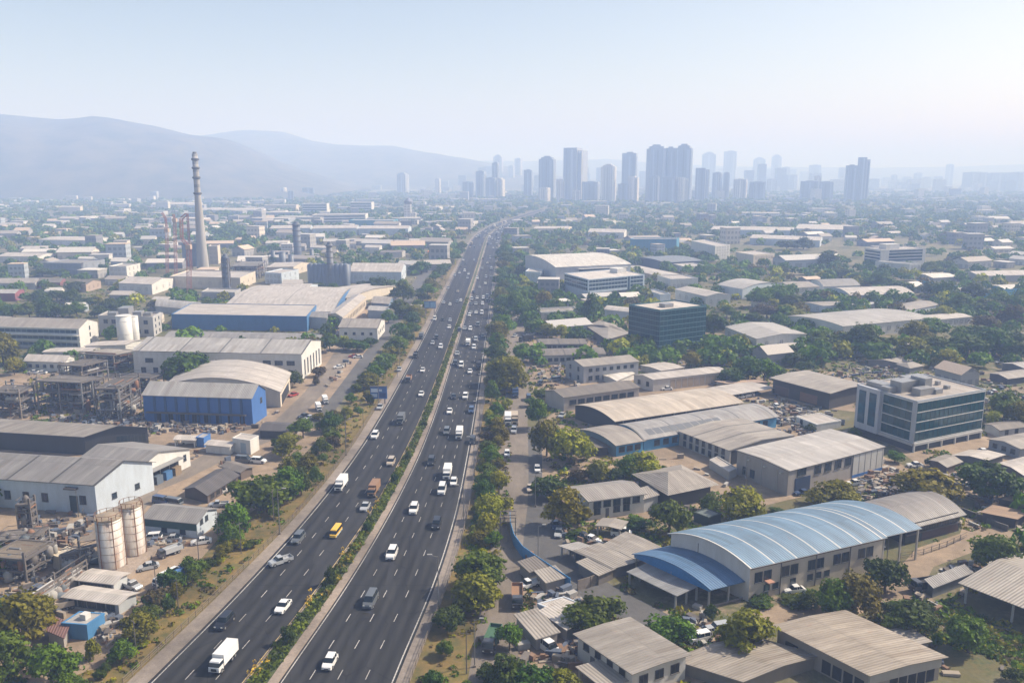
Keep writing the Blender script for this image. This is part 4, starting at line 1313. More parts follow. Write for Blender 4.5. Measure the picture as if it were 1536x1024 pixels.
# end canopy of the blue factory: the same vault carried on posts
Uw = Matrix.Rotation(b.rz, 3, 'Z') @ Vector((1, 0, 0))
Vw = Matrix.Rotation(b.rz, 3, 'Z') @ b.V
e = B('canopy', (1325.5, 808), 846, (1258, 757), (1366, 797), 'blue open canopy at the far end of the sky-blue factory', 'canopy', 'arch', 'R', b.rise, (0.45, 0.42, 0.38), BLUE_R, over=0.2, post=7, seam=5.2, seamc=2,
      world=(b.P + Uw * (b.Lu + 0.6), Uw * 9.5, Vw, b.h))
b = B('canopy', (1066, 883), 911, (952, 831), (1125, 868), 'blue vaulted canopy on posts in front of the sky-blue factory', 'canopy', 'arch', 'R', 14, (0.34, 0.33, 0.31), (0.085, 0.175, 0.31), over=0.4, post=7.5, stain=0.2, ref='the blue vaulted canopy')
m = MB()
pr = b.prof()
pts = [b.pt(-0.01, t, b.h + z) for t, z in pr]
lowp = [b.pt(-0.01, t, b.h - 0.6 + (0.0)) for t, z in pr]
for i in range(len(pr) - 1):
    m.face([lowp[i + 1], lowp[i], pts[i], pts[i + 1]])
m.build('fascia', plain((0.035, 0.17, 0.40), 0.6), b.o)
b.on('L', 'wall', 0.0, 0.985, 3.9, b.h + 0.1, 0.18, plain((0.04, 0.20, 0.44), 0.6))
b.on('R', 'concrete_strip', 0.05, 0.95, 0.05, 0.4, 0.1, CONC)  # low strip of worn concrete along the canopy edge
B('canopy', (1015, 893), 912, (943, 858), (1047, 881.5), 'grey lean-to canopy on posts before the blue vaulted canopy', 'canopy', 'shed', 'L', 4, (0.34, 0.33, 0.31), (0.27, 0.27, 0.27), over=0.3, post=6)
b = B('workshop', (1359.5, 789), 817, (1289, 755), (1441, 768.5), 'dark glazed workshop with grey vaulted roof behind the sky-blue factory', 'workshop', 'arch', 'R', 12, (0.035, 0.045, 0.05), (0.25, 0.23, 0.215), over=0.9, seam=13, seamc=1.0, ref='the dark grey vaulted workshop')
b.windows('R', 6, 1, 2.6, 2.2, z=b.h * 0.55, style='dark')
b.on('R', 'beam', 0, 1, b.h * 0.48, b.h * 0.53, 0.3, STEEL)
b.on('R', 'brick_panel', 0.3, 0.97, 0.1, b.h * 0.42, 0.06, plain((0.085, 0.05, 0.045), 0.8))
# bottom row
b = B('house', (948.5, 1008), 1046, (867, 952), (1029, 981), 'white-walled house with grey and cream striped sheet roof', 'house', 'gable', 'L', 2, (0.52, 0.49, 0.45), (0.29, 0.26, 0.225), over=0.6, stain=0.6, ref='the striped-roof white house')
b.windows('L', 4, 1, 1.2, 1.1, z=b.h * 0.62, style='open')
b.door('L', 0.25, 0.33, 2.2)
b.windows('R', 3, 1, 1.5, 1.5, z=b.h * 0.4, style='open')
B('lean_to', (905, 1030), 1052, (869, 1003), (945, 1018), 'beige lean-to canopy before the striped-roof white house', 'canopy', 'shed', 'R', 2, GREYW, R_BEIGE, post=4)
b = B('shed', (1113, 1020), 1040, (1015, 989), (1137, 1012), 'long corrugated grey-beige shed right of the striped-roof white house', 'shed', 'gable', 'L', 5, (0.20, 0.17, 0.14), (0.30, 0.26, 0.215), over=0.6, stain=0.6, deep=('R', 15), ref='the corrugated grey-beige shed')
b = B('workshop', (1303.6, 1010), 1046, (1167, 940), (1411, 984), 'broad low workshop with weathered beige roof and open concrete bays', 'workshop', 'gable', 'L', 3, (0.27, 0.235, 0.195), (0.34, 0.285, 0.225), over=0.7, seam=0, stain=0.65, ref='the weathered beige workshop')
for i in range(4):
    b.bay('L', 0.52 + i * 0.115, 0.615 + i * 0.115, 0.3, b.h * 0.62)
b.bay('L', 0.1, 0.25, 0.3, b.h * 0.6)
for i in range(5):
    b.bay('R', 0.30 + i * 0.13, 0.41 + i * 0.13, 0.1, b.h * 0.55)
b.on('R', 'fascia', 0, 1, b.h * 0.6, b.h, 0.3, paint((0.36, 0.34, 0.31)))
B('annexe', (1360, 968), 985, (1330, 948), (1392, 962), 'small flat annexe roof at the corner of the weathered workshop', 'annexe', 'shed', 'L', 1, (0.24, 0.22, 0.2), R_BEIGE)
b = B('open_shed', (1600, 934), 965, (1447, 875), (1700, 880), 'open-sided shed with broad beige roof on thin posts', 'shed', 'gable', 'L', 12, (0.38, 0.37, 0.35), R_BEIGE, over=0.8, post=6, ref='the open-sided beige shed')
# right edge
b = B('house', (1500, 645), 656, (1478, 636), (1550, 638), 'low white house with grey roof right of the glass office', 'house', 'gable', 'R', 3, (0.45, 0.46, 0.48), R_BROWN)
b.windows('R', 3, 1, 1.2, 1.3, style='dark')
b = B('house', (1530, 673), 688, (1484, 659), (1600, 660), 'long low house with seamed beige roof at the right edge', 'house', 'gable', 'R', 4, (0.30, 0.33, 0.38), R_BEIGE, seam=9, ref='the seamed-roof edge house')
b.windows('L', 3, 1, 1.2, 1.3, style='dark')
B('house', (1536, 552), 562, (1504, 545), (1590, 548), 'grey-roofed shed by the right-hand grove', 'shed', 'gable', 'R', 3, (0.14, 0.14, 0.15), R_LIGHT)
B('house', (1512, 568), 577, (1485, 560), (1560, 562), 'dark-walled shed beyond the glass office', 'shed', 'gable', 'R', 3, (0.08, 0.08, 0.1), R_BEIGE)
B('shed', (1350, 545), 552, (1302, 540), (1372, 541), 'tan-roofed house just behind the glass office roof', 'house', 'gable', 'R', 3, (0.2, 0.18, 0.17), R_BEIGE)
B('shed', (1365, 552), 560, (1345, 546), (1385, 548), 'small tan pyramid-roofed house behind the glass office', 'house', 'hip', 'R', 4, (0.2, 0.2, 0.2), R_BEIGE)
B('shed', (1420, 700), 706, (1396, 690), (1442, 692), 'small brown house before the glass office columns', 'house', 'gable', 'R', 3, (0.12, 0.09, 0.08), R_BEIGE)
B('shed', (1480, 690), 700, (1430, 683), (1505, 682), 'low tan-roofed shed near the columns of the glass office', 'shed', 'gable', 'R', 3, (0.12, 0.12, 0.13), R_WARM)
B('shed', (1535, 712), 722, (1500, 695), (1580, 700), 'pale roofed shed behind the dark right-hand tree', 'shed', 'gable', 'R', 3, (0.14, 0.12, 0.12), R_WARM)
B('shed', (1536, 760), 770, (1500, 748), (1580, 748), 'brown roofed shed beside the lane at the right edge', 'shed', 'gable', 'R', 3, (0.07, 0.06, 0.06), R_BROWN)
B('shed', (1524, 778), 786, (1474, 770), (1540, 768), 'rusty flat shed beside the lane on the right', 'shed', 'shed', 'R', 2, (0.07, 0.06, 0.06), (0.33, 0.22, 0.14), rust=0.5)
b = B('house', (1225, 637), 645, (1194, 625), (1262, 631), 'small white flat-roofed house behind the big light grey warehouse', 'house', 'flat', 'R', 0, WHITE, R_WARM, parapet=0.2)
b.windows('L', 2, 1, 1, 1.4, style='dark')
B('canopy', (1099, 592), 599, (1063, 582), (1160, 582), 'low beige canopy roof right of the long cream vaulted hall', 'canopy', 'gable', 'R', 1, CONCR, R_WARM, post=7)
B('shed', (1090, 575), 580, (1075, 573), (1150, 573), 'thin pink-roofed wall shed before the black timber warehouse', 'shed', 'shed', 'R', 1, CONCR, (0.5, 0.36, 0.27))
B('shed', (1093, 708), 718, (1064, 690), (1104, 703), 'low white shed between the seamed and the light grey warehouses', 'shed', 'flat', 'R', 0, GREYW, R_WARM, parapet=0.2)
B('shed', (1063, 776), 786, (1041, 768), (1082, 770), 'dark green flat shed under the yellow tree', 'shed', 'flat', 'R', 0, (0.04, 0.06, 0.05), (0.16, 0.19, 0.18), parapet=0.1)
B('stall_roof', (930, 793), 803, (896, 788), (937, 785), 'brown canopy stall below the two-storey white house', 'canopy', 'gable', 'R', 2, CONCR, R_BEIGE, post=3)
B('stall_roof', (873, 830), 836, (842, 820), (893, 826), 'low grey stall roof beside the street bend', 'canopy', 'shed', 'R', 1, CONCR, R_LIGHT, post=3)
# junk yard between service road and striped house
B('container', (832, 916), 934, (806, 905), (872, 905), 'white corrugated container row with beige top by the service road', 'container', 'flat', 'R', 0, (0.52, 0.56, 0.62), R_WARM, parapet=0.1, ref='the white container row')
b = B('shed', (805, 957), 966, (775, 924), (835, 948), 'brown-roofed scrap shed in front of the white containers', 'shed', 'shed', 'R', 1.5, CONCR, R_BEIGE)
B('shed', (850, 943), 952, (812, 918), (872, 930), 'beige tarpaulin-roofed scrap shed beside the brown one', 'shed', 'shed', 'R', 1.5, CONCR, R_WARM)
B('shed', (820, 873), 882, (805, 858), (838, 868), 'brown patched shack beneath the blue fence', 'shed', 'shed', 'R', 1, CONCR, R_BEIGE, rust=0.4)
B('shed', (795, 857), 864, (780, 844), (810, 852), 'rusty patched shack beside the lamp post at the blue fence', 'shed', 'shed', 'R', 1, CONCR, R_BROWN, rust=0.5)
B('shed', (1290, 885), 892, (1270, 878), (1313, 880), 'cream tarpaulin shelter below the sky-blue factory canopy', 'shelter', 'gable', 'R', 3, CREAM, R_WARM)
B('container', (1400, 880), 890, (1390, 872), (1457, 858), 'long grey corrugated container shed by the right-hand road', 'container', 'shed', 'R', 2, (0.16, 0.17, 0.18), R_GREY)
# ------------------------------------------------------------------ chimney, stacks, silos, cranes, plant
def scale_at(py):
    """metres per photo pixel on the ground line py"""
    return G(768, py).y / F


def at(px, py):
    p = G(px, py)
    return p


# tall chimney
p = at(305, 407)
s_ = p.y / F
Hc = height_at(305, 407, 228)
t = thing('chimney', 'tall tapering concrete chimney with dark rings near its top', 'chimney', p, auto=False, ref='the tall chimney')
prof = [(9.0 * s_, 0), (7.2 * s_, Hc * 0.25), (5.6 * s_, Hc * 0.5), (4.5 * s_, Hc * 0.66), (4.3 * s_, Hc * 0.8), (4.0 * s_, Hc * 0.985)]
m = MB()
m.lathe(prof, n=24)
N = NT('chimney_concrete')
g = N.n('NewGeometry').outputs['Position']
sx = N.n('SeparateXYZ')
N.l(g, sx.inputs[0])
band = N.math('LESS_THAN', N.math('FRACT', N.math('DIVIDE', sx.outputs[2], 6.0)), 0.42)
up = N.math('GREATER_THAN', sx.outputs[2], Hc * 0.66)
base = N.mix(N.ramp(N.noise(N.scaled(g, 1, 1, 0.1), 0.5, 4), [(0.3, 0.0), (0.7, 1.0)]), (0.37, 0.355, 0.33), (0.27, 0.255, 0.235))
N.l(N.mix(N.math('MULTIPLY', N.math('MULTIPLY', band, up), 0.62), base, (0.12, 0.13, 0.14)), N.b.inputs['Base Color'])
N.b.inputs['Roughness'].default_value = 0.9
m.build('shaft', N.m, t, smooth=True)
for k, z in enumerate((0.66, 0.79, 0.87, 0.94)):
    m = MB()
    r = (4.6 - k * 0.12) * s_
    m.lathe([(r * 0.9, Hc * z - 1.2), (r * 1.30, Hc * z - 0.5), (r * 1.30, Hc * z + 0.5), (r * 0.9, Hc * z + 0.9)], n=20)
    m.build('gallery_ring', plain((0.10, 0.105, 0.11), 0.8), t)
m = MB()
m.lathe([(4.0 * s_, Hc * 0.98), (2.9 * s_, Hc * 0.985), (2.7 * s_, Hc), (2.2 * s_, Hc)], n=16)
m.build('cap', plain((0.16, 0.15, 0.14), 0.8), t)


def silo(px, yb, yt, rpx, label, name='silo', col=(0.60, 0.56, 0.50), rust=False, rings=7, dome=0.12, ladder=True, auto=False, ref=None, group=None):
    p = at(px, yb)
    s_ = p.y / F
    h = height_at(px, yb, yt)
    r = rpx * s_
    t = thing(name, label, name.replace('_', ' '), p, auto=auto, ref=ref, group=group)
    m = MB()
    m.lathe([(r, 0), (r, h)], n=28)
    wall = paint(col, 0.5, 0.75 if rust else 0.3)
    if rust:
        N = NT('rust_streaked_tank')
        g = N.n('NewGeometry').outputs['Position']
        a = N.ramp(N.noise(N.scaled(g, 1, 1, 0.12), 0.9, 6, 0.72), [(0.47, 0.0), (0.66, 1.0)])
        N.l(N.mix(N.math('MULTIPLY', a, 0.75), col, (0.30, 0.15, 0.075)), N.b.inputs['Base Color'])
        N.b.inputs['Roughness'].default_value = 0.6
        wall = N.m
    m.build('shell', wall, t, smooth=True)
    m = MB()
    m.lathe([(r * 1.03, h - 0.15), (r * 1.03, h + 0.1), (r * 0.3, h + r * dome * 2), (0.02, h + r * dome * 2.2)], n=28)
    m.build('roof', roofmat((0.42, 0.33, 0.23), 0.6, rust=0.7) if rust else wall, t)
    for k in range(rings):
        z = h * (k + 0.6) / rings
        m = MB()
        m.lathe([(r, z), (r + 0.06, z), (r + 0.06, z + 0.09), (r, z + 0.09)], n=28)
        m.build('hoop', plain((0.36, 0.30, 0.25), 0.8) if rust else plain((0.40, 0.40, 0.38), 0.6), t)
    if ladder:
        for a in ((-0.9,) if not rust else (-0.9, -1.9, 0.1)):
            m = MB()
            x, y = (r + 0.25) * cos(a), (r + 0.25) * sin(a)
            m.bar((x, y, 0), (x, y, h + 0.8), 0.11)
            m.build('riser_pipe', RUST if rust else METAL, t)
    if rust:
        for k in range(12):
            a = k * pi / 6
            m = MB()
            m.bar((r * cos(a), r * sin(a), h), (r * cos(a), r * sin(a), h + 1.0), 0.06)
            m.bar((r * cos(a), r * sin(a), h + 1.0), (r * cos(a + pi / 6), r * sin(a + pi / 6), h + 1.0), 0.05)
            m.build('railing', RUST, t)
    return t


silo(170, 853, 775, 20, 'rust-streaked cream silo with rings, the nearer of the rusty pair', rust=True, col=(0.52, 0.49, 0.45), ref='the near rusty silo')
silo(203, 834, 757, 16.5, 'rust-streaked cream silo with rings, the farther of the rusty pair', rust=True, col=(0.52, 0.49, 0.45), ref='the far rusty silo')
silo(188.5, 512, 473, 11, 'smooth white silo, the broader of the white pair', rings=2, col=WHITE, ladder=False, dome=0.05, ref='the white silo pair')
silo(203, 509, 474, 6.5, 'slim smooth white silo beside a broader one', rings=2, col=WHITE, ladder=False, dome=0.05)
m = MB()
pp = [G(137, 868), G(190, 872), G(240, 825), G(205, 815)]
m.prism([(q.x, q.y) for q in pp], 0.0, 0.9)
o = thing('tank_plinth', 'low concrete plinth under the rusty silos', 'plinth', (0, 0, 0), me=m.mesh('tank_plinth', [KERBM]), auto=False)


def stack(px, yb, yt, r0, r1, label, col, ref=None, cols=0):
    p = at(px, yb)
    s_ = p.y / F
    h = height_at(px, yb, yt)
    t = thing('stack', label, 'smokestack', p, auto=False, ref=ref)
    m = MB()
    m.lathe([(r0 * s_, 0), (r1 * s_, h)], n=18)
    m.build('shaft', paint(col, 0.6, 0.5), t, smooth=True)
    for k in range(6):
        z = h * (0.25 + 0.14 * k)
        m = MB()
        r = r1 * s_ * 1.16
        m.lathe([(r * 0.8, z), (r, z), (r, z + 0.5), (r * 0.8, z + 0.5)], n=18)
        m.build('ring', STEEL, t)
    m = MB()
    r = r1 * s_
    m.lathe([(r * 1.3, h - 1.5), (r * 1.3, h - 0.8), (r * 0.8, h - 0.8), (r * 0.6, h + 1.4), (0.05, h + 1.8)], n=14)
    m.build('cap', plain((0.12, 0.13, 0.15), 0.7), t)
    if cols:
        for k in range(4):
            a = pi / 4 + k * pi / 2
            m = MB()
            R = r0 * s_ * 1.25
            m.bar((R * cos(a), R * sin(a), 0), (R * cos(a), R * sin(a), h * 0.93), 0.35)
            m.build('leg', STEEL, t)
            for j in range(7):
                m = MB()
                z0, z1 = h * 0.93 * j / 7, h * 0.93 * (j + 1) / 7
                b_ = a + pi / 2
                m.bar((R * cos(a), R * sin(a), z0), (R * cos(b_), R * sin(b_), z1), 0.2)
                m.build('brace', STEEL, t)
    return t


stack(447, 392, 335, 6, 5.6, 'dark blue-grey ringed stack, the tallest beside the works', (0.10, 0.12, 0.16), 'the tallest dark stack')
stack(496.5, 428, 366, 5.5, 4.6, 'dark grey stack with pointed cap rising from the tank block', (0.13, 0.14, 0.16), 'the pointed dark stack')
stack(341, 437, 384, 5, 4.5, 'dark lattice-braced tower in front of the cream hall', (0.07, 0.09, 0.12), 'the lattice-braced tower', cols=1)
b = B('tank_block', (520, 399), 428, (461, 398.5), (526, 396), 'dark blue-grey tank block made of upright ribbed cylinders', 'tank', 'flat', 'L', 0, (0.13, 0.16, 0.21), (0.2, 0.2, 0.22), parapet=0.1, ref='the ribbed tank block')
for i in range(9):
    m = MB()
    d_ = b.V * ((i + 0.5) / 9)
    m.lathe([(2.6, 0), (2.6, b.h + 0.8), (0.1, b.h + 2.2)], n=14)
    m.build('cylinder', paint((0.14, 0.165, 0.21), 0.5, 0.5), b.o, smooth=True, loc=(d_.x - 0.2, d_.y - 1.0, 0))
for k, (px, yb, yt, r) in enumerate(((424, 396, 378, 5), (437, 398, 382, 4), (410, 392, 376, 3), (468, 392, 374, 3))):
    silo(px, yb, yt, r, ['squat dark tank left of the tallest dark stack', 'small dark tank nearest the tallest dark stack', 'thin dark tank farthest left of the tallest dark stack', 'thin dark tank right of the tallest dark stack'][k], 'storage_tank', (0.14, 0.16, 0.19), rings=2, ladder=False)


# red lattice cranes
def crane(pts, label, w_=1.6):
    """pts: photo points up the mast, first one on the ground"""
    p = at(*pts[0])
    t = thing('lattice_crane', label, 'crane', p, auto=False, group='red lattice cranes by the chimney')
    P = [Vector((0, 0, 0))]
    for q in pts[1:]:
        h = height_at(q[0], pts[0][1], q[1])
        d = ray(q[0], q[1])
        kk = p.y / d.y
        P.append(Vector((d.x * kk - p.x, 0, h)))
    cm = [plain((0.33, 0.13, 0.10), 0.7), plain((0.38, 0.30, 0.27), 0.7)]
    for i in range(len(P) - 1):
        a, b_ = P[i], P[i + 1]
        ln = (b_ - a).length
        n = max(2, int(ln / 5.0))
        d = (b_ - a).normalized()
        e = Vector((0, 1, 0))
        f_ = d.cross(e).normalized()
        ww = w_ if i == 0 else w_ * 0.7
        m = MB()
        for sx_, sy_ in ((-1, -1), (1, -1), (1, 1), (-1, 1)):
            o_ = f_ * sx_ * ww / 2 + e * sy_ * ww / 2
            m.bar(a + o_, b_ + o_, 0.19, 0)
        for j in range(n):
            c0, c1 = a + (b_ - a) * (j / n), a + (b_ - a) * ((j + 1) / n)
            for sy_ in (-1, 1):
                s2 = 1 if j % 2 else -1
                m.bar(c0 + f_ * s2 * ww / 2 + e * sy_ * ww / 2, c1 - f_ * s2 * ww / 2 + e * sy_ * ww / 2, 0.12, 1)
        m.build('mast' if i == 0 else 'jib', cm, t)
    m = MB()
    q = P[1]
    m.box(q.x - 1.5, q.x + 1.5, q.y - 1.5, q.y + 1.5, q.z - 1.5, q.z + 1.2)
    m.build('cab', plain((0.45, 0.33, 0.25), 0.6), t)
    return t


crane([(251, 410), (250, 345), (248.5, 328), (243, 319)], 'red lattice crane with bent jib, leftmost of the cranes by the chimney')
crane([(264, 412), (262, 330), (260, 321)], 'straight red lattice crane, second from the left by the chimney')
crane([(284, 451), (283, 370), (272.5, 358), (272, 328), (280, 321)], 'tall red and white lattice crane with elbowed jib before the chimney', 2.0)
crane([(288, 408), (284, 365), (281, 320)], 'thin red lattice crane just left of the chimney')


# process plants: steel frames with vessels and pipes
def plant(N_, yb, L, R, levels, label, ref=None, seed=0, deck=(0.17, 0.15, 0.13), nves=5, dens=2.0):
    rnd = random.Random(seed)
    nves = int(nves * 1.7)
    h = max(4, height_at(N_[0], yb, N_[1]))
    P, Q, T = G(N_[0], N_[1], h), G(L[0], L[1], h), G(R[0], R[1], h)
    P.z = Q.z = T.z = 0
    U, V = T - P, Q - P
    FOOT.append([P, P + U, P + U + V, P + V])
    t = thing('process_frame', label, 'industrial plant', P, 0, None, auto=False)
    if ref:
        LAND.append((ref, P + U * 0.5 + V * 0.5 + Vector((0, 0, h / 2))))
    nu, nv = max(2, int(U.length / 6) + 1), max(2, int(V.length / 6) + 1)
    q = lambda u, v, z: U * u + V * v + Vector((0, 0, z))
    for i in range(nu):
        for j in range(nv):
            if 0 < i < nu - 1 and 0 < j < nv - 1:
                continue
            m = MB()
            m.bar(q(i / (nu - 1), j / (nv - 1), 0), q(i / (nu - 1), j / (nv - 1), h + rnd.choice((0, 0, 1.5))), 0.28)
            m.build('column', [STEEL, plain((0.23, 0.19, 0.15), 0.8), METAL][rnd.randrange(3)], t)
    for k in range(1, levels + 1):
        z = h * k / levels
        m = MB()
        a_, b_ = (0.0, 1.0) if k == levels else (rnd.uniform(0, 0.3), rnd.uniform(0.7, 1))
        if rnd.random() < 0.8 or k == levels:
            m.hexa([q(a_, 0, z - 0.25), q(b_, 0, z - 0.25), q(b_, 1, z - 0.25), q(a_, 1, z - 0.25)], [q(a_, 0, z), q(b_, 0, z), q(b_, 1, z), q(a_, 1, z)])
            m.build('platform', groundmat('plant_deck', sc3(deck, 0.6), deck, 0.8), t)
        for (u0, v0, u1, v1) in ((0, 0, 1, 0), (0, 0, 0, 1), (1, 0, 1, 1), (0, 1, 1, 1)):
            m = MB()
            m.bar(q(u0, v0, z - 0.1), q(u1, v1, z - 0.1), 0.3)
            m.bar(q(u0, v0, z + 1.0), q(u1, v1, z + 1.0), 0.07)
            m.build('beam', STEEL, t)
    for k in range(nves):
        u, v = rnd.random(), rnd.random()
        z = h * rnd.choice(range(levels)) / levels
        m = MB()
        r = rnd.uniform(0.45, 1.1)
        hh = rnd.uniform(1.8, max(2.2, h * 0.4))
        if rnd.random() < 0.65:
            m.lathe([(0.1, 0), (r, 0.4), (r, hh), (r * 0.5, hh + 0.5), (0.05, hh + 0.7)], n=14)
        else:
            m.bar((-r * 2, 0, r), (r * 2, 0, r), r, n=12)
        m.build('vessel', [paint((0.32, 0.31, 0.29)), STEEL, paint((0.24, 0.22, 0.20)), paint((0.10, 0.12, 0.14)), RUST][rnd.randrange(5)], t, smooth=True, loc=q(u, v, z + 0.02))
    for k in range(int(nves * 2.4 * dens)):
        m = MB()
        u, v, z = rnd.random(), rnd.random(), rnd.uniform(0.5, h * 0.95)
        a = q(u, v, z)
        pts = [a]
        for _ in range(3):
            ax = rnd.randrange(3)
            if ax == 0:
                u = rnd.uniform(-0.1, 1.1)
            elif ax == 1:
                v = rnd.uniform(-0.05, 1.05)
            else:
                z = rnd.uniform(0.5, h * 1.05)
            pts.append(q(u, v, z))
        rr = rnd.uniform(0.10, 0.28)
        for a, b_ in zip(pts[:-1], pts[1:]):
            m.bar(a, b_, rr, n=6)
        m.build('pipe', [METAL, RUST, plain((0.36, 0.35, 0.34), 0.5), STEEL, STEEL, METAL][rnd.randrange(6)], t)
    return t, q, h


plant((121, 574), 620, (54, 571), (155, 565), 3, 'dark steel process frame with beige deck left of the cobalt blue warehouse', 'the dark process frame', 1, nves=12)
plant((122, 549), 588, (88, 547), (160, 540), 3, 'upper tangle of pipework and tanks behind the dark process frame', None, 2, nves=9)
plant((178, 583), 632, (142, 583), (208, 566), 3, 'grey pipe-tangled frame beside the cobalt blue warehouse wall', None, 3, nves=12)
plant((170, 533), 556, (118, 530), (212, 525), 2, 'white-tanked pipework row below the white silo pair', None, 4, nves=11, deck=(0.5, 0.45, 0.38))
plant((28, 590), 628, (-14, 588), (50, 579), 3, 'rusty open steel frame at the far left of the process plant', None, 5, nves=7)
plant((225, 567), 590, (180, 566), (245, 560), 1, 'low pipe racks under the big tree before the long white factory', None, 12, nves=8)
plant((36, 839), 876, (-20, 834), (83, 813), 2, 'two-storey dark process deck at the lower left above the big tree', 'the lower process deck', 6, deck=(0.23, 0.185, 0.135), nves=9)
plant((86, 866), 898, (34, 900), (128, 838), 1, 'low pipe rack between the lower process deck and the rusty silos', None, 7, nves=10)
plant((52, 806), 830, (-10, 812), (72, 790), 2, 'rusty pipe rack behind the lower process deck', None, 8, nves=9)
plant((120, 826), 846, (90, 832), (148, 815), 1, 'low tangle of pipes and beams left of the rusty silos', None, 9, nves=9)
plant((44, 757), 800, (24, 757), (52, 751), 4, 'slender dark lattice tower before the pale blue front warehouse', None, 10, nves=3)
plant((385, 399), 420, (345, 399), (400, 392), 2, 'hazy cluster of works pipes right of the tall chimney', None, 11, nves=9, deck=(0.3, 0.28, 0.26))
# cream tank box
b = B('tank_house', (89, 836), 856, (78, 832), (101, 829), 'small cream box tank house beside the lower process deck', 'tank', 'flat', 'L', 0, (0.62, 0.52, 0.38), (0.62, 0.54, 0.42), parapet=0.1)


# ------------------------------------------------------------------ skyline towers
def tower_mat(c, floor=3.3, bay=3.4, dark=0.45):
    key = ('tw', c, floor, bay, dark)
    if key in _mc:
        return _mc[key]
    N = NT('tower_facade')
    tc = N.n('TexCoord').outputs['Object']
    sx = N.n('SeparateXYZ')
    N.l(tc, sx.inputs[0])
    xy = N.math('ADD', sx.outputs[0], sx.outputs[1])
    fl = N.math('LESS_THAN', N.math('FRACT', N.math('DIVIDE', sx.outputs[2], floor)), 0.5)
    by = N.math('LESS_THAN', N.math('FRACT', N.math('DIVIDE', xy, bay)), 0.62)
    k = N.math('MULTIPLY', N.math('MULTIPLY', fl, by), 1 - dark)
    N.l(N.mix(k, c, (0.045, 0.055, 0.075)), N.b.inputs['Base Color'])
    N.b.inputs['Roughness'].default_value = 0.7
    _mc[key] = N.m
    return N.m


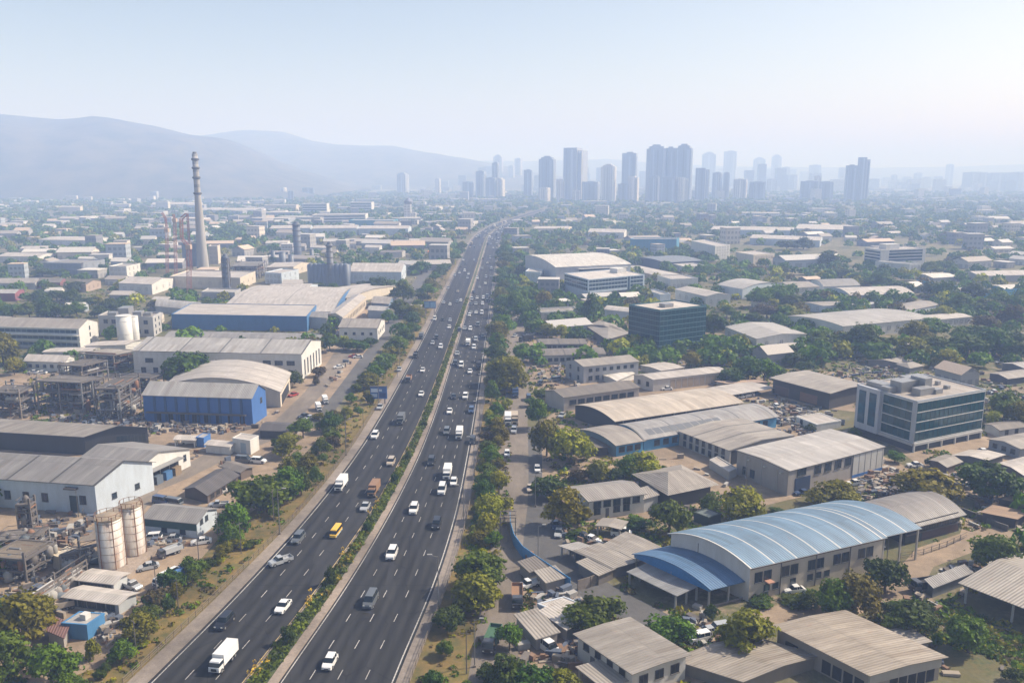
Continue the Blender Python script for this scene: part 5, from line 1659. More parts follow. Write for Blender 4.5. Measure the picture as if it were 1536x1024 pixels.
TW = [  # x0, x1, y top, y base, tone, plan, label
 (785.5, 799, 254, 296, 0, 0, 'slim grey tower left of a broader square tower'),
 (807.7, 833.7, 234, 300, 0, 1, 'broad grey tower with stepped top, left of the pale ribbed one'),
 (845, 880, 222, 301, 1, 2, 'tall pale tower with white ribs down its right side'),
 (900, 924, 246, 303, 2, 1, 'bright banded apartment tower with a stepped crown'),
 (931, 955, 228, 299, 0, 0, 'plain hazy tower left of the widest dark tower group'),
 (968, 996, 217, 303, 0, 1, 'left slab of the widest and tallest dark tower group'),
 (996, 1010, 220, 303, 0, 0, 'narrow middle slab of the widest dark tower group'),
 (1010, 1037, 216, 303, 0, 1, 'right slab of the widest and tallest dark tower group'),
 (973, 988, 263, 304, 1, 0, 'short pale-edged tower in front of the widest group, left one'),
 (989, 1012, 265, 305, 0, 0, 'short dark tower in front of the widest group, middle one'),
 (1012, 1031, 266, 305, 2, 2, 'short white-ribbed tower in front of the widest group, right one'),
 (1040, 1064, 252, 302, 0, 2, 'grey tower with a white edge just right of the widest group'),
 (1050, 1073, 228, 292, 3, 1, 'faint twin-topped tower right of the widest group, left of two'),
 (1083, 1104, 226, 292, 3, 0, 'faint tower right of the widest group, right of two'),
 (1067, 1082, 258, 299, 1, 0, 'small tower below the left faint tower'),
 (1083, 1093, 258, 299, 0, 0, 'very slim small tower below the right faint tower'),
 (1098, 1120, 268, 300, 2, 0, 'low pale block between the slim small tower and the faint pair'),
 (1124, 1146, 272, 301, 0, 0, 'low dim block left below the stepped faint towers'),
 (1127, 1147, 236, 290, 3, 1, 'very faint stepped tower, left of the two near the skyline centre-right'),
 (1155, 1171, 232, 290, 3, 1, 'very faint slim tower with stepped crown'),
 (1171, 1184, 250, 291, 3, 0, 'short faint tower touching the slim stepped one'),
 (1211, 1230, 247, 292, 3, 0, 'faint tower with notched top above two low blocks'),
 (1198, 1226, 271, 300, 0, 0, 'wide low block, left of two below the notched tower'),
 (1226, 1249, 272, 300, 0, 0, 'wide low block, right of two below the notched tower'),
 (1219, 1230, 263, 297, 2, 0, 'small bright block between the notched tower and low blocks'),
 (1265, 1282, 247, 302, 0, 0, 'lower left half of the isolated right-hand tower pair'),
 (1282, 1301, 236, 302, 1, 2, 'taller right half of the isolated right-hand tower pair'),
 (1256, 1266, 251, 293, 3, 0, 'faint narrow tower left of the isolated tower pair'),
 (1416, 1428, 246, 290, 3, 0, 'single very faint tower left of the wide apartment wall'),
 (1370, 1381, 259, 292, 3, 0, 'single faint slim tower between the tower pair and apartment wall'),
 (1336, 1344, 262, 292, 3, 0, 'small faint tower right of the isolated tower pair'),
 (1352, 1366, 265, 292, 3, 0, 'small faint tower left of the single slim tower'),
 (1400, 1413, 264, 292, 3, 0, 'small faint block just left of the very faint single tower'),
 (1445, 1475, 258, 297, 3, 0, 'left block of the wide apartment wall at the right edge'),
 (1476, 1504, 259, 297, 3, 0, 'middle block of the wide apartment wall at the right edge'),
 (1505, 1560, 258, 297, 3, 0, 'right block of the wide apartment wall at the right edge'),
 (596.6, 613.5, 259, 291, 1, 1, 'solitary grey tower far left of the skyline cluster'),
 (630, 652, 269, 291, 3, 0, 'faint low slab right of the solitary grey tower'),
 (653, 661, 267, 291, 2, 0, 'small bright slim tower beside the faint low slab'),
 (714, 729, 256, 297, 0, 0, 'grey tower at the left end of the skyline cluster'),
 (694, 712, 272, 296, 0, 0, 'low dark block left of the skyline cluster'),
 (740, 755, 232, 294, 3, 1, 'tall faint double tower at the left end of the cluster'),
 (738.5, 749, 243, 296, 0, 0, 'dark slim tower before the tall faint double tower'),
 (745, 757, 267, 298, 2, 2, 'short bright-ribbed tower before the dark slim one'),
 (728, 745, 266, 298, 0, 0, 'squat dark tower left of the short bright-ribbed one'),
 (772, 783, 237, 293, 3, 0, 'faint slim tower left of the slim grey tower'),
 (763, 772, 248, 294, 3, 0, 'faint narrow tower left of the faint slim one'),
 (705, 712, 243, 288, 3, 0, 'very faint narrow tower at the left skyline edge'),
 (834, 846, 268, 302, 2, 0, 'low bright block between the two broadest left towers'),
 (809, 825, 281, 303, 2, 0, 'small white block at the foot of the broad grey tower'),
 (858, 870, 285, 303, 2, 0, 'small pale block at the foot of the pale ribbed tower'),
 (872, 900, 272, 302, 0, 0, 'wide dark low block between pale ribbed and banded towers'),
 (941, 958, 264, 302, 2, 2, 'short ribbed block before the plain hazy tower'),
 (926, 941, 275, 302, 0, 0, 'dim low block right of the banded apartment tower'),
 (1148, 1166, 268, 299, 3, 0, 'faint low tower below the slim stepped one'),
 (1180, 1196, 262, 296, 3, 0, 'faint tower left of the wide low blocks'),
 (432, 441, 286, 300, 0, 0, 'small dim block, left of three in the far left town'),
 (422, 430, 281, 296, 2, 0, 'small bright slim block in the far left town'),
 (453, 472, 281, 295, 0, 0, 'wide dim block in the far left town'),
 (282, 290, 277, 292, 3, 0, 'faint slim block just left of the chimney'),
]
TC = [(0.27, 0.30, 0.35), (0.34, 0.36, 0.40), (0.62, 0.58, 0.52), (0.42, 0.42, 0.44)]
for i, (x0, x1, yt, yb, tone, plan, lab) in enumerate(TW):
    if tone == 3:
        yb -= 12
    p = at((x0 + x1) / 2, yb)
    s_ = p.y / F
    wd = (x1 - x0) * s_
    h = height_at((x0 + x1) / 2, yb, yt)
    t = thing('tower_block', lab, 'tower', p, radians(random.Random(i).choice((-24, -16, -20, -12, 10))), 'towers on the hazy skyline', auto=False)
    ws = wd * 0.84
    m = MB()
    dd = ws * 0.8
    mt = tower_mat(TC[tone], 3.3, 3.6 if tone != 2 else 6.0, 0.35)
    if plan == 0:
        m.box(-ws / 2, ws / 2, -dd / 2, dd / 2, 0, h * 0.975)
        m.box(-ws * 0.2, ws * 0.25, -dd / 4, dd / 4, h * 0.975, h)
    elif plan == 1:
        m.box(-ws / 2, ws / 2, -dd / 2, dd / 2, 0, h * 0.93)
        m.box(-ws * 0.36, ws * 0.36, -dd * 0.4, dd * 0.4, h * 0.93, h * 0.97)
        m.box(-ws * 0.2, ws * 0.2, -dd / 4, dd / 4, h * 0.97, h)
    else:
        m.box(-ws / 2, ws * 0.2, -dd / 2, dd / 2, 0, h)
        m.box(ws * 0.2, ws / 2, -dd * 0.4, dd * 0.5, 0, h * 0.95)
    m.build('facade', mt, t)
    for k in range(3):
        m = MB()
        x = ws * (-0.40 + 0.36 * k + 0.04 * ((i + k) % 3))
        wv = ws * (0.035 + 0.02 * ((i * 3 + k) % 3))
        m.box(x - wv, x + wv, -dd / 2 - 1.4, -dd / 2 - 0.02, 0, h * (0.90 if plan != 2 else 0.97 if k < 2 else 0.9))
        m.build('pier', paint(sc3(TC[tone], 1.45 if (i + k) % 2 else 0.7)), t)
        if k < 2:
            m = MB()
            m.box(ws * (0.5 if plan != 2 else 0.2) + 0.02, ws * (0.5 if plan != 2 else 0.2) + 1.3, -dd * 0.3 + k * dd * 0.42, -dd * 0.12 + k * dd * 0.42, 0, h * 0.9)
            m.build('pier', paint(sc3(TC[tone], 1.5)), t)
    if tone in (1, 2) or plan == 2:
        for k in range(3):
            m = MB()
            x = ws * (0.22 + 0.12 * k)
            m.box(x - ws * 0.02, x + ws * 0.02, -dd / 2 - 0.9, -dd / 2 + (0.02 if plan != 2 else dd * 0.1), 0, h * 0.94)
            m.build('rib', paint((0.66, 0.63, 0.58)), t)
# domed water-tower-like block
p = at(613, 334)
h = height_at(613, 334, 306)
t = thing('domed_tower', 'pale square tower with dark bulbous cap in the left haze', 'tower', p, auto=False, ref='the domed pale tower')
s_ = p.y / F
m = MB()
m.box(-6 * s_, 4 * s_, -4 * s_, 4 * s_, 0, h)
m.build('shaft', tower_mat((0.55, 0.53, 0.5), 4, 5, 0.5), t)
m = MB()
m.lathe([(4.5 * s_, h), (6.2 * s_, h + 2), (6.0 * s_, h + 4.5), (3.2 * s_, h + 7), (0.1, h + 10)], n=16)
m.build('cap', plain((0.16, 0.17, 0.22), 0.7), t)
m = MB()
m.box(4 * s_, 11 * s_, -3 * s_, 4 * s_, 0, h * 0.55)
m.build('wing', tower_mat((0.60, 0.57, 0.52), 4, 5, 0.5), t)


# ------------------------------------------------------------------ billboards, lamps, fences
def billboard(x0, x1, yt, yb, yg, label, blocks):
    p = at((x0 + x1) / 2, yg)
    s_ = p.y / F
    w_ = (x1 - x0) * s_
    z1, z0 = height_at((x0 + x1) / 2, yg, yt), height_at((x0 + x1) / 2, yg, yb)
    t = thing('billboard', label, 'billboard', p, 0.0, auto=False, ref=None)
    m = MB()
    m.box(-w_ / 2, w_ / 2, 0, 0.25, z0, z1)
    m.build('panel', plain((0.06, 0.14, 0.36), 0.5), t)
    for (a, b_, c, d, col) in blocks:
        m = MB()
        m.box(-w_ / 2 + a * w_, -w_ / 2 + b_ * w_, -0.03, -0.002, z0 + c * (z1 - z0), z0 + d * (z1 - z0))
        m.build('print_patch', plain(col, 0.5), t)
    m = MB()
    m.box(-w_ / 2 - 0.2, w_ / 2 + 0.2, -0.12, 0.35, z1, z1 + 0.3)
    m.build('frame', plain((0.12, 0.11, 0.11), 0.7), t)
    for x in (-w_ * 0.35, w_ * 0.35):
        m = MB()
        m.bar((x, 0.35, 0), (x, 0.35, z1), 0.22, n=8)
        m.build('post', STEEL, t)
    return t


billboard(555.5, 581.5, 580, 598, 606, 'blue billboard with white printed patches beside the left shoulder, the nearer', [
    (0.05, 0.45, 0.55, 0.85, (0.55, 0.62, 0.72)), (0.05, 0.40, 0.15, 0.42, (0.42, 0.50, 0.62)), (0.55, 0.92, 0.12, 0.5, (0.02, 0.05, 0.18)), (0.52, 0.7, 0.62, 0.8, (0.5, 0.56, 0.66))])
billboard(636.5, 654, 452, 462, 471, 'pale blue billboard beside the left shoulder, the farther', [(0.03, 0.47, 0.08, 0.92, (0.20, 0.36, 0.52)), (0.53, 0.97, 0.08, 0.92, (0.26, 0.42, 0.58))])


def lamp_proto(H_, two=False):
    t = thing('street_lamp', 'x', 'street lamp')
    m = MB()
    m.bar((0, 0, 0), (0, 0, H_), 0.13, r2=0.07, n=8)
    m.build('pole', plain((0.16, 0.155, 0.15), 0.5), t)
    for sg in ((-1, 1) if two else (-1,)):
        m = MB()
        m.bar((0, 0, H_ - 0.1), (1.7 * sg, 0, H_ + 0.35), 0.06, n=6)
        m.build('arm', plain((0.16, 0.155, 0.15), 0.5), t)
        m = MB()
        m.box(1.5 * sg - 0.4, 1.5 * sg + 0.5, -0.16, 0.16, H_ + 0.27, H_ + 0.45)
        m.build('lamp_head', plain((0.32, 0.31, 0.30), 0.4), t)
    m = MB()
    m.box(-0.25, 0.25, -0.25, 0.25, 0, 0.5)
    m.build('base', CONC, t)
    return t


lp = lamp_proto(10.4)
first = True
LAMPP = []
for i in range(14):
    Y = 139 + i * 34
    LAMPP.append((Vector((RX('R2', Y) - 0.2, Y, 0.0)), 0, 'street lamp pole on the right shoulder'))
for i in range(9):
    Y = 171 + i * 52
    LAMPP.append((Vector((RX('L0', Y) + 0.3, Y, 0.0)), pi, 'street lamp pole on the left shoulder'))
for q in (G(807, 846), G(803, 760), G(712, 1000)):
    LAMPP.append((q, pi, 'tall lamp pole by the service road'))
for k, (q, rz, lb) in enumerate(LAMPP):
    if k == 0:
        lp.location = q
        lp.rotation_euler = (0, 0, rz)
        lp['label'] = lb
        THINGS[-1][1] = lb
        for e_ in THINGS:
            if e_[0] is lp:
                e_[1] = lb
        lp['group'] = 'street lamps'
    else:
        copy_thing(lp, q, rz, lb, 'street lamps', s=1.0 if k < 23 else 0.8)


def fence(name, label, pts, hgt, mat, pitch=2.4, panel=True, rail=False, world=False, thick=0.06, ref=None):
    P = [Vector(p) for p in pts] if world else [G(*p) for p in pts]
    t = thing(name, label, 'fence' if 'rail' not in name else 'railing', P[0], auto=False, ref=ref)
    o_ = P[0].copy()
    for a, b_ in zip(P[:-1], P[1:]):
        d = b_ - a
        n = max(1, int(d.length / pitch))
        for i in range(n):
            p0, p1 = a + d * (i / n) - o_, a + d * ((i + 1) / n) - o_
            m = MB()
            m.bar(p0, p0 + Vector((0, 0, hgt + 0.1)), 0.07)
            if rail:
                for z in (0.35, 0.7, hgt):
                    m.bar(p0 + Vector((0, 0, z)), p1 + Vector((0, 0, z)), 0.045)
            else:
                e = Vector((-d.y, d.x, 0)).normalized() * thick
                q0, q1 = p0 + (p1 - p0) * 0.03, p0 + (p1 - p0) * 0.97
                m.hexa([q0 - e, q1 - e, q1 + e, q0 + e], [x + Vector((0, 0, hgt)) for x in (q0 - e, q1 - e, q1 + e, q0 + e)])
            m.build('rail_bay' if rail else 'fence_panel', mat, t)
    return t


bluefm = plain((0.045, 0.21, 0.44), 0.5)
fence('panel_fence', 'bright blue sheet fence curving round the street bend', [(765, 783), (766, 800), (771, 818), (784, 836), (806, 852), (832, 870), (856, 886)], 2.6, bluefm, 2.6, ref='the blue sheet fence')
fence('panel_fence', 'cream concrete panel fence between the beige sheds and the bend', [(866, 886), (885, 880), (905, 872), (925, 862), (940, 853)], 2.2, CONC, 2.5, ref='the cream panel fence')
fence('panel_fence', 'pale blue sheet fence below the distant striped market roofs', [(1374, 430), (1404, 436), (1440, 441), (1480, 447), (1530, 444), (1560, 442)], 5.0, plain((0.07, 0.29, 0.50), 0.5), 6)
railm = plain((0.19, 0.15, 0.11), 0.8)
for nm, ln, off, lab in (('guard_railing', 'L0', 0.1, 'weathered post-and-rail guard fence along the left shoulder'), ('guard_railing', 'R2', -0.1, 'weathered post-and-rail guard fence along the right shoulder')):
    ys_ = [116 + 9 * i for i in range(22)]
    fence(nm, lab, [(RX(ln, y, off), y, 0.16) for y in ys_], 1.15, railm, 2.2, rail=True, world=True)
fence('boundary_wall', 'low dark wall along the lane behind the dark grey vaulted workshop', [(1438, 768), (1465, 778), (1492, 790), (1512, 797)], 1.4, plain((0.12, 0.11, 0.10), 0.9), 4, thick=0.15)
fence('panel_fence', 'dark metal fence bordering the right-hand lane', [(1350, 838), (1385, 832), (1420, 820), (1450, 806)], 1.3, STEEL, 2.2, rail=True)
fence('boundary_wall', 'pale boundary wall before the big right-hand grove', [(1210, 540), (1250, 536), (1300, 534)], 2.2, paint((0.45, 0.45, 0.44)), 8, thick=0.15)
# scaffold gantry over the service road end
p = at(762, 812)
t = thing('pipe_gantry', 'small dark steel gantry where the blue sheet fence begins', 'gantry', p, auto=False)
for x in (-1.6, 0, 1.6):
    for y in (0, 3.5):
        m = MB()
        m.bar((x, y, 0), (x, y, 5.5), 0.11)
        m.build('post', STEEL, t)
for z in (4.6, 5.5):
    m = MB()
    for y in (0, 3.5):
        m.bar((-1.8, y, z), (1.8, y, z), 0.1)
    for x in (-1.6, 0, 1.6):
        m.bar((x, 0, z), (x, 3.5, z), 0.08)
    m.build('grid', STEEL, t)
# utility poles in the yards
PP = [(236, 900), (268, 915), (327, 812), (362, 830), (300, 860), (411, 782), (128, 800), (118, 775), (205, 985), (1118, 742), (700, 1010), (1372, 742), (1330, 842), (545, 640), (519, 655), (596, 566)]
pm_ = None
for k, q in enumerate(PP):
    p = at(*q)
    lb = 'thin dark utility pole with a short crossarm'
    if k == 0:
        pm_ = thing('utility_pole', lb, 'pole', p, group='thin utility poles')
        m = MB()
        m.bar((0, 0, 0), (0, 0, 7.5), 0.11, r2=0.07, n=6)
        m.build('pole', STEEL, pm_)
        m = MB()
        m.bar((-0.8, 0, 7.0), (0.8, 0, 7.0), 0.06)
        m.build('crossarm', STEEL, pm_)
    else:
        copy_thing(pm_, p, 0.3 * k, lb, 'thin utility poles', s=0.8 + 0.05 * (k % 6))
# ------------------------------------------------------------------ trees
def crown_mesh(name, mat, seed, nl=7, per=230, q=0.046, flat=0.8, cone=False, gaps=True):
    """leaf clumps on and in several lobes, unit size: width about 1, height about 0.9 above z = 0.12"""
    rg = np.random.RandomState(seed)
    quads = []
    lobes = []
    for i in range(nl):
        if cone:
            z = 0.18 + 0.75 * i / nl
            r = 0.34 * (1 - 0.75 * i / nl)
            lobes.append((rg.uniform(-.05, .05), rg.uniform(-.05, .05), z, r, r * 1.1))
        else:
            a = rg.uniform(0, 6.28)
            d = rg.uniform(0.12, 0.40) if i else 0
            r = rg.uniform(0.10, 0.22) if i else 0.27
            lobes.append((d * cos(a), d * sin(a), rg.uniform(0.36, 0.66) - d * 0.35 + (0.08 if not i else 0), r, r * flat))
    for (cx, cy, cz, r, rz_) in lobes:
        n = int(per * (r / 0.22) ** 2)
        v = rg.normal(size=(n, 3))
        v /= np.linalg.norm(v, axis=1)[:, None]
        v[:, 2] = np.where((v[:, 2] < -0.3) & (rg.rand(n) < 0.6), -v[:, 2], v[:, 2])
        rad = 1 + rg.normal(size=n) * 0.17
        lump = 1 + 0.16 * np.sin(v[:, 0] * 7 + seed) * np.sin(v[:, 1] * 6) + 0.1 * np.sin(v[:, 2] * 9)
        P = v * (rad * lump)[:, None] * np.array([r, r, rz_]) + np.array([cx, cy, cz])
        if gaps:
            keep = (np.sin(P[:, 0] * 17 + seed) + np.sin(P[:, 1] * 19) + np.sin(P[:, 2] * 21 + 2) > -1.15)
            P, v = P[keep], v[keep]
        for p, nrm in zip(P, v):
            nn = nrm + rg.normal(size=3) * 0.55
            nn /= np.linalg.norm(nn)
            a = np.cross(nn, rg.normal(size=3))
            a /= np.linalg.norm(a)
            b_ = np.cross(nn, a)
            s1, s2 = q * rg.uniform(0.6, 1.25), q * rg.uniform(0.45, 0.9)
            quads.append((p - a * s1, p - b_ * s2, p + a * s1, p + b_ * s2))
    V = np.array(quads).reshape(-1, 3)
    me = bpy.data.meshes.new(name)
    me.from_pydata(V.tolist(), [], [(4 * i, 4 * i + 1, 4 * i + 2, 4 * i + 3) for i in range(len(quads))])
    me.materials.append(mat)
    return me


def trunk_mesh(seed):
    rnd = random.Random(seed)
    m = MB()
    m.bar((0, 0, 0), (0.01, 0, 0.32), 0.030, r2=0.020, n=7)
    for k in range(5):
        a = k * 1.3 + rnd.random()
        b_ = Vector((0.20 * cos(a), 0.20 * sin(a), 0.55 + 0.1 * rnd.random()))
        m.bar((0.01, 0, 0.22 + 0.02 * k), b_, 0.014, r2=0.006, n=5)
    return m.mesh('trunk', [BARK])


TRK = [trunk_mesh(i) for i in range(3)]
CROWN = {}
for ti, tone in enumerate(LEAF):
    CROWN[tone] = [crown_mesh('crown', LEAF[tone], 10 * ti + k, nl=12 + 2 * k, per=(430, 400, 380)[k], flat=(0.85, 0.7, 0.95)[k]) for k in range(3)]
CROWN['cone'] = [crown_mesh('crown', LEAF['dark'], 91, nl=6, per=420, cone=True)] * 3
TONE = {'green': 'leafy green', 'dark': 'dark green', 'olive': 'olive green', 'yellow': 'yellow-green', 'brown': 'dry brownish', 'cone': 'dark conical'}
NTREE = [0]
TREEPOS = []


def tree(px, yb, wpx, hpx, tone='green', loc=None, wm=None, hm=None, group='trees', noun='tree'):
    p = G(px, yb) if loc is None else loc
    wpx, hpx = wpx * 1.12, hpx * 1.06
    s_ = p.y / F
    w_ = wm or wpx * s_
    h = hm or hpx * s_ * 1.02
    k = NTREE[0]
    NTREE[0] += 1
    tr = TONE[tone]
    size = 'small' if w_ < 4.5 else ('broad' if w_ > 10 else '')
    shape = 'tall' if h > w_ * 1.15 and size != 'broad' else size
    lb = ' '.join(x for x in (shape, tr, noun) if x)
    o = bpy.data.objects.new('shade_tree' if noun == 'tree' else 'shrub', None)
    C.objects.link(o)
    o.location = p
    o.rotation_euler = (0, 0, (k * 2.399) % 6.28)
    o.scale = (w_, w_, h / 0.93)
    o['label'] = lb
    o['category'] = noun
    o['group'] = group
    THINGS.append([o, lb, True])
    put('trunk', TRK[k % 3], o)
    put('crown', CROWN[tone][k % 3], o)
    TREEPOS.append((p.x, p.y, w_ / 2))
    return o


G_, D_, O_, Y_, Br = 'green', 'dark', 'olive', 'yellow', 'brown'
LEFT_T = [
 (280, 577, 66, 60, D_), (436, 579, 32, 27, D_), (474, 577, 12, 12, Br), (478, 564, 24, 17, Br), (495, 527, 30, 27, G_), (516, 525, 30, 22, G_), (536, 527, 34, 20, D_), (556, 520, 20, 16, D_), (491, 507, 24, 20, D_),
 (605, 452, 34, 28, G_), (599, 477, 32, 27, G_), (620, 487, 26, 18, D_), (583, 484, 22, 18, G_), (632, 411, 28, 22, D_), (572, 438, 30, 20, D_), (601, 436, 24, 16, D_), (585, 436, 22, 16, G_), (560, 432, 22, 14, D_), (545, 432, 20, 13, D_),
 (455, 657, 38, 30, G_), (488, 647, 30, 24, G_), (434, 684, 50, 32, O_), (416, 672, 20, 18, D_), (495, 664, 28, 28, G_), (482, 684, 26, 28, G_), (507, 640, 22, 20, G_), (520, 628, 20, 18, O_), (500, 626, 18, 14, Br), (478, 630, 16, 13, O_),
 (392, 768, 84, 64, G_), (352, 802, 50, 48, G_), (432, 750, 52, 52, G_), (452, 742, 36, 42, D_), (474, 727, 20, 28, G_), (411, 778, 22, 18, G_), (463, 706, 30, 26, O_), (446, 700, 28, 22, G_),
 (353, 822, 30, 20, O_), (377, 820, 24, 14, G_), (314, 850, 26, 16, D_), (290, 878, 26, 24, G_), (266, 898, 24, 28, O_), (331, 845, 20, 14, Y_), (300, 862, 18, 14, O_),
 (140, 988, 24, 34, O_), (184, 992, 38, 36, G_), (211, 967, 28, 17, Y_), (158, 1008, 16, 16, D_), (150, 1018, 20, 18, D_), (194, 938, 22, 18, O_), (234, 912, 36, 30, G_), (254, 920, 20, 34, D_), (222, 944, 18, 14, O_),
 (36, 965, 92, 84, O_), (12, 1018, 84, 74, G_), (78, 1030, 78, 70, G_), (55, 925, 60, 34, O_), (106, 1052, 52, 46, G_), (-10, 945, 60, 60, D_),
 (6, 548, 46, 48, O_), (22, 562, 28, 28, Y_), (48, 550, 18, 26, G_), (34, 556, 20, 20, G_),
 (18, 476, 36, 24, D_), (45, 479, 34, 24, G_), (70, 477, 34, 26, D_), (95, 477, 34, 24, D_), (116, 475, 30, 22, G_), (60, 457, 30, 20, D_), (86, 452, 32, 20, D_), (76, 441, 26, 16, G_), (110, 454, 26, 18, D_), (132, 461, 26, 18, D_), (147, 459, 22, 16, Y_), (166, 467, 26, 18, D_), (186, 464, 22, 14, G_), (5, 474, 28, 20, G_), (150, 476, 24, 16, D_),
 (64, 415, 30, 14, D_), (90, 414, 22, 12, D_), (155, 412, 22, 14, D_), (116, 437, 26, 18, D_), (10, 412, 24, 16, D_),
 (338, 467, 24, 14, Y_), (312, 465, 26, 16, G_), (326, 460, 18, 12, G_), (366, 401, 18, 14, D_), (395, 394, 18, 14, D_), (410, 388, 16, 12, D_),
 (500, 440, 24, 14, D_), (520, 441, 24, 14, D_), (478, 434, 22, 12, D_), (556, 606, 14, 14, D_), (560, 560, 18, 14, G_), (548, 572, 18, 16, D_), (537, 588, 18, 16, G_), (527, 604, 16, 14, G_),
]
ROWL = [(697, 372), (692, 380), (684, 388), (678, 396), (670, 404), (664, 412), (657, 420), (650, 430), (645, 440), (638, 450), (633, 462), (627, 474), (622, 500), (612, 512), (600, 524), (592, 536), (584, 546), (576, 556), (566, 568), (558, 580)]
for i, (x, y) in enumerate(ROWL):
    w0 = 14 + (y - 372) * 0.07
    LEFT_T.append((x - 4, y + 3, w0 * (1 + 0.2 * (i % 3)), w0 * 0.85, [G_, D_, G_, O_][i % 4]))
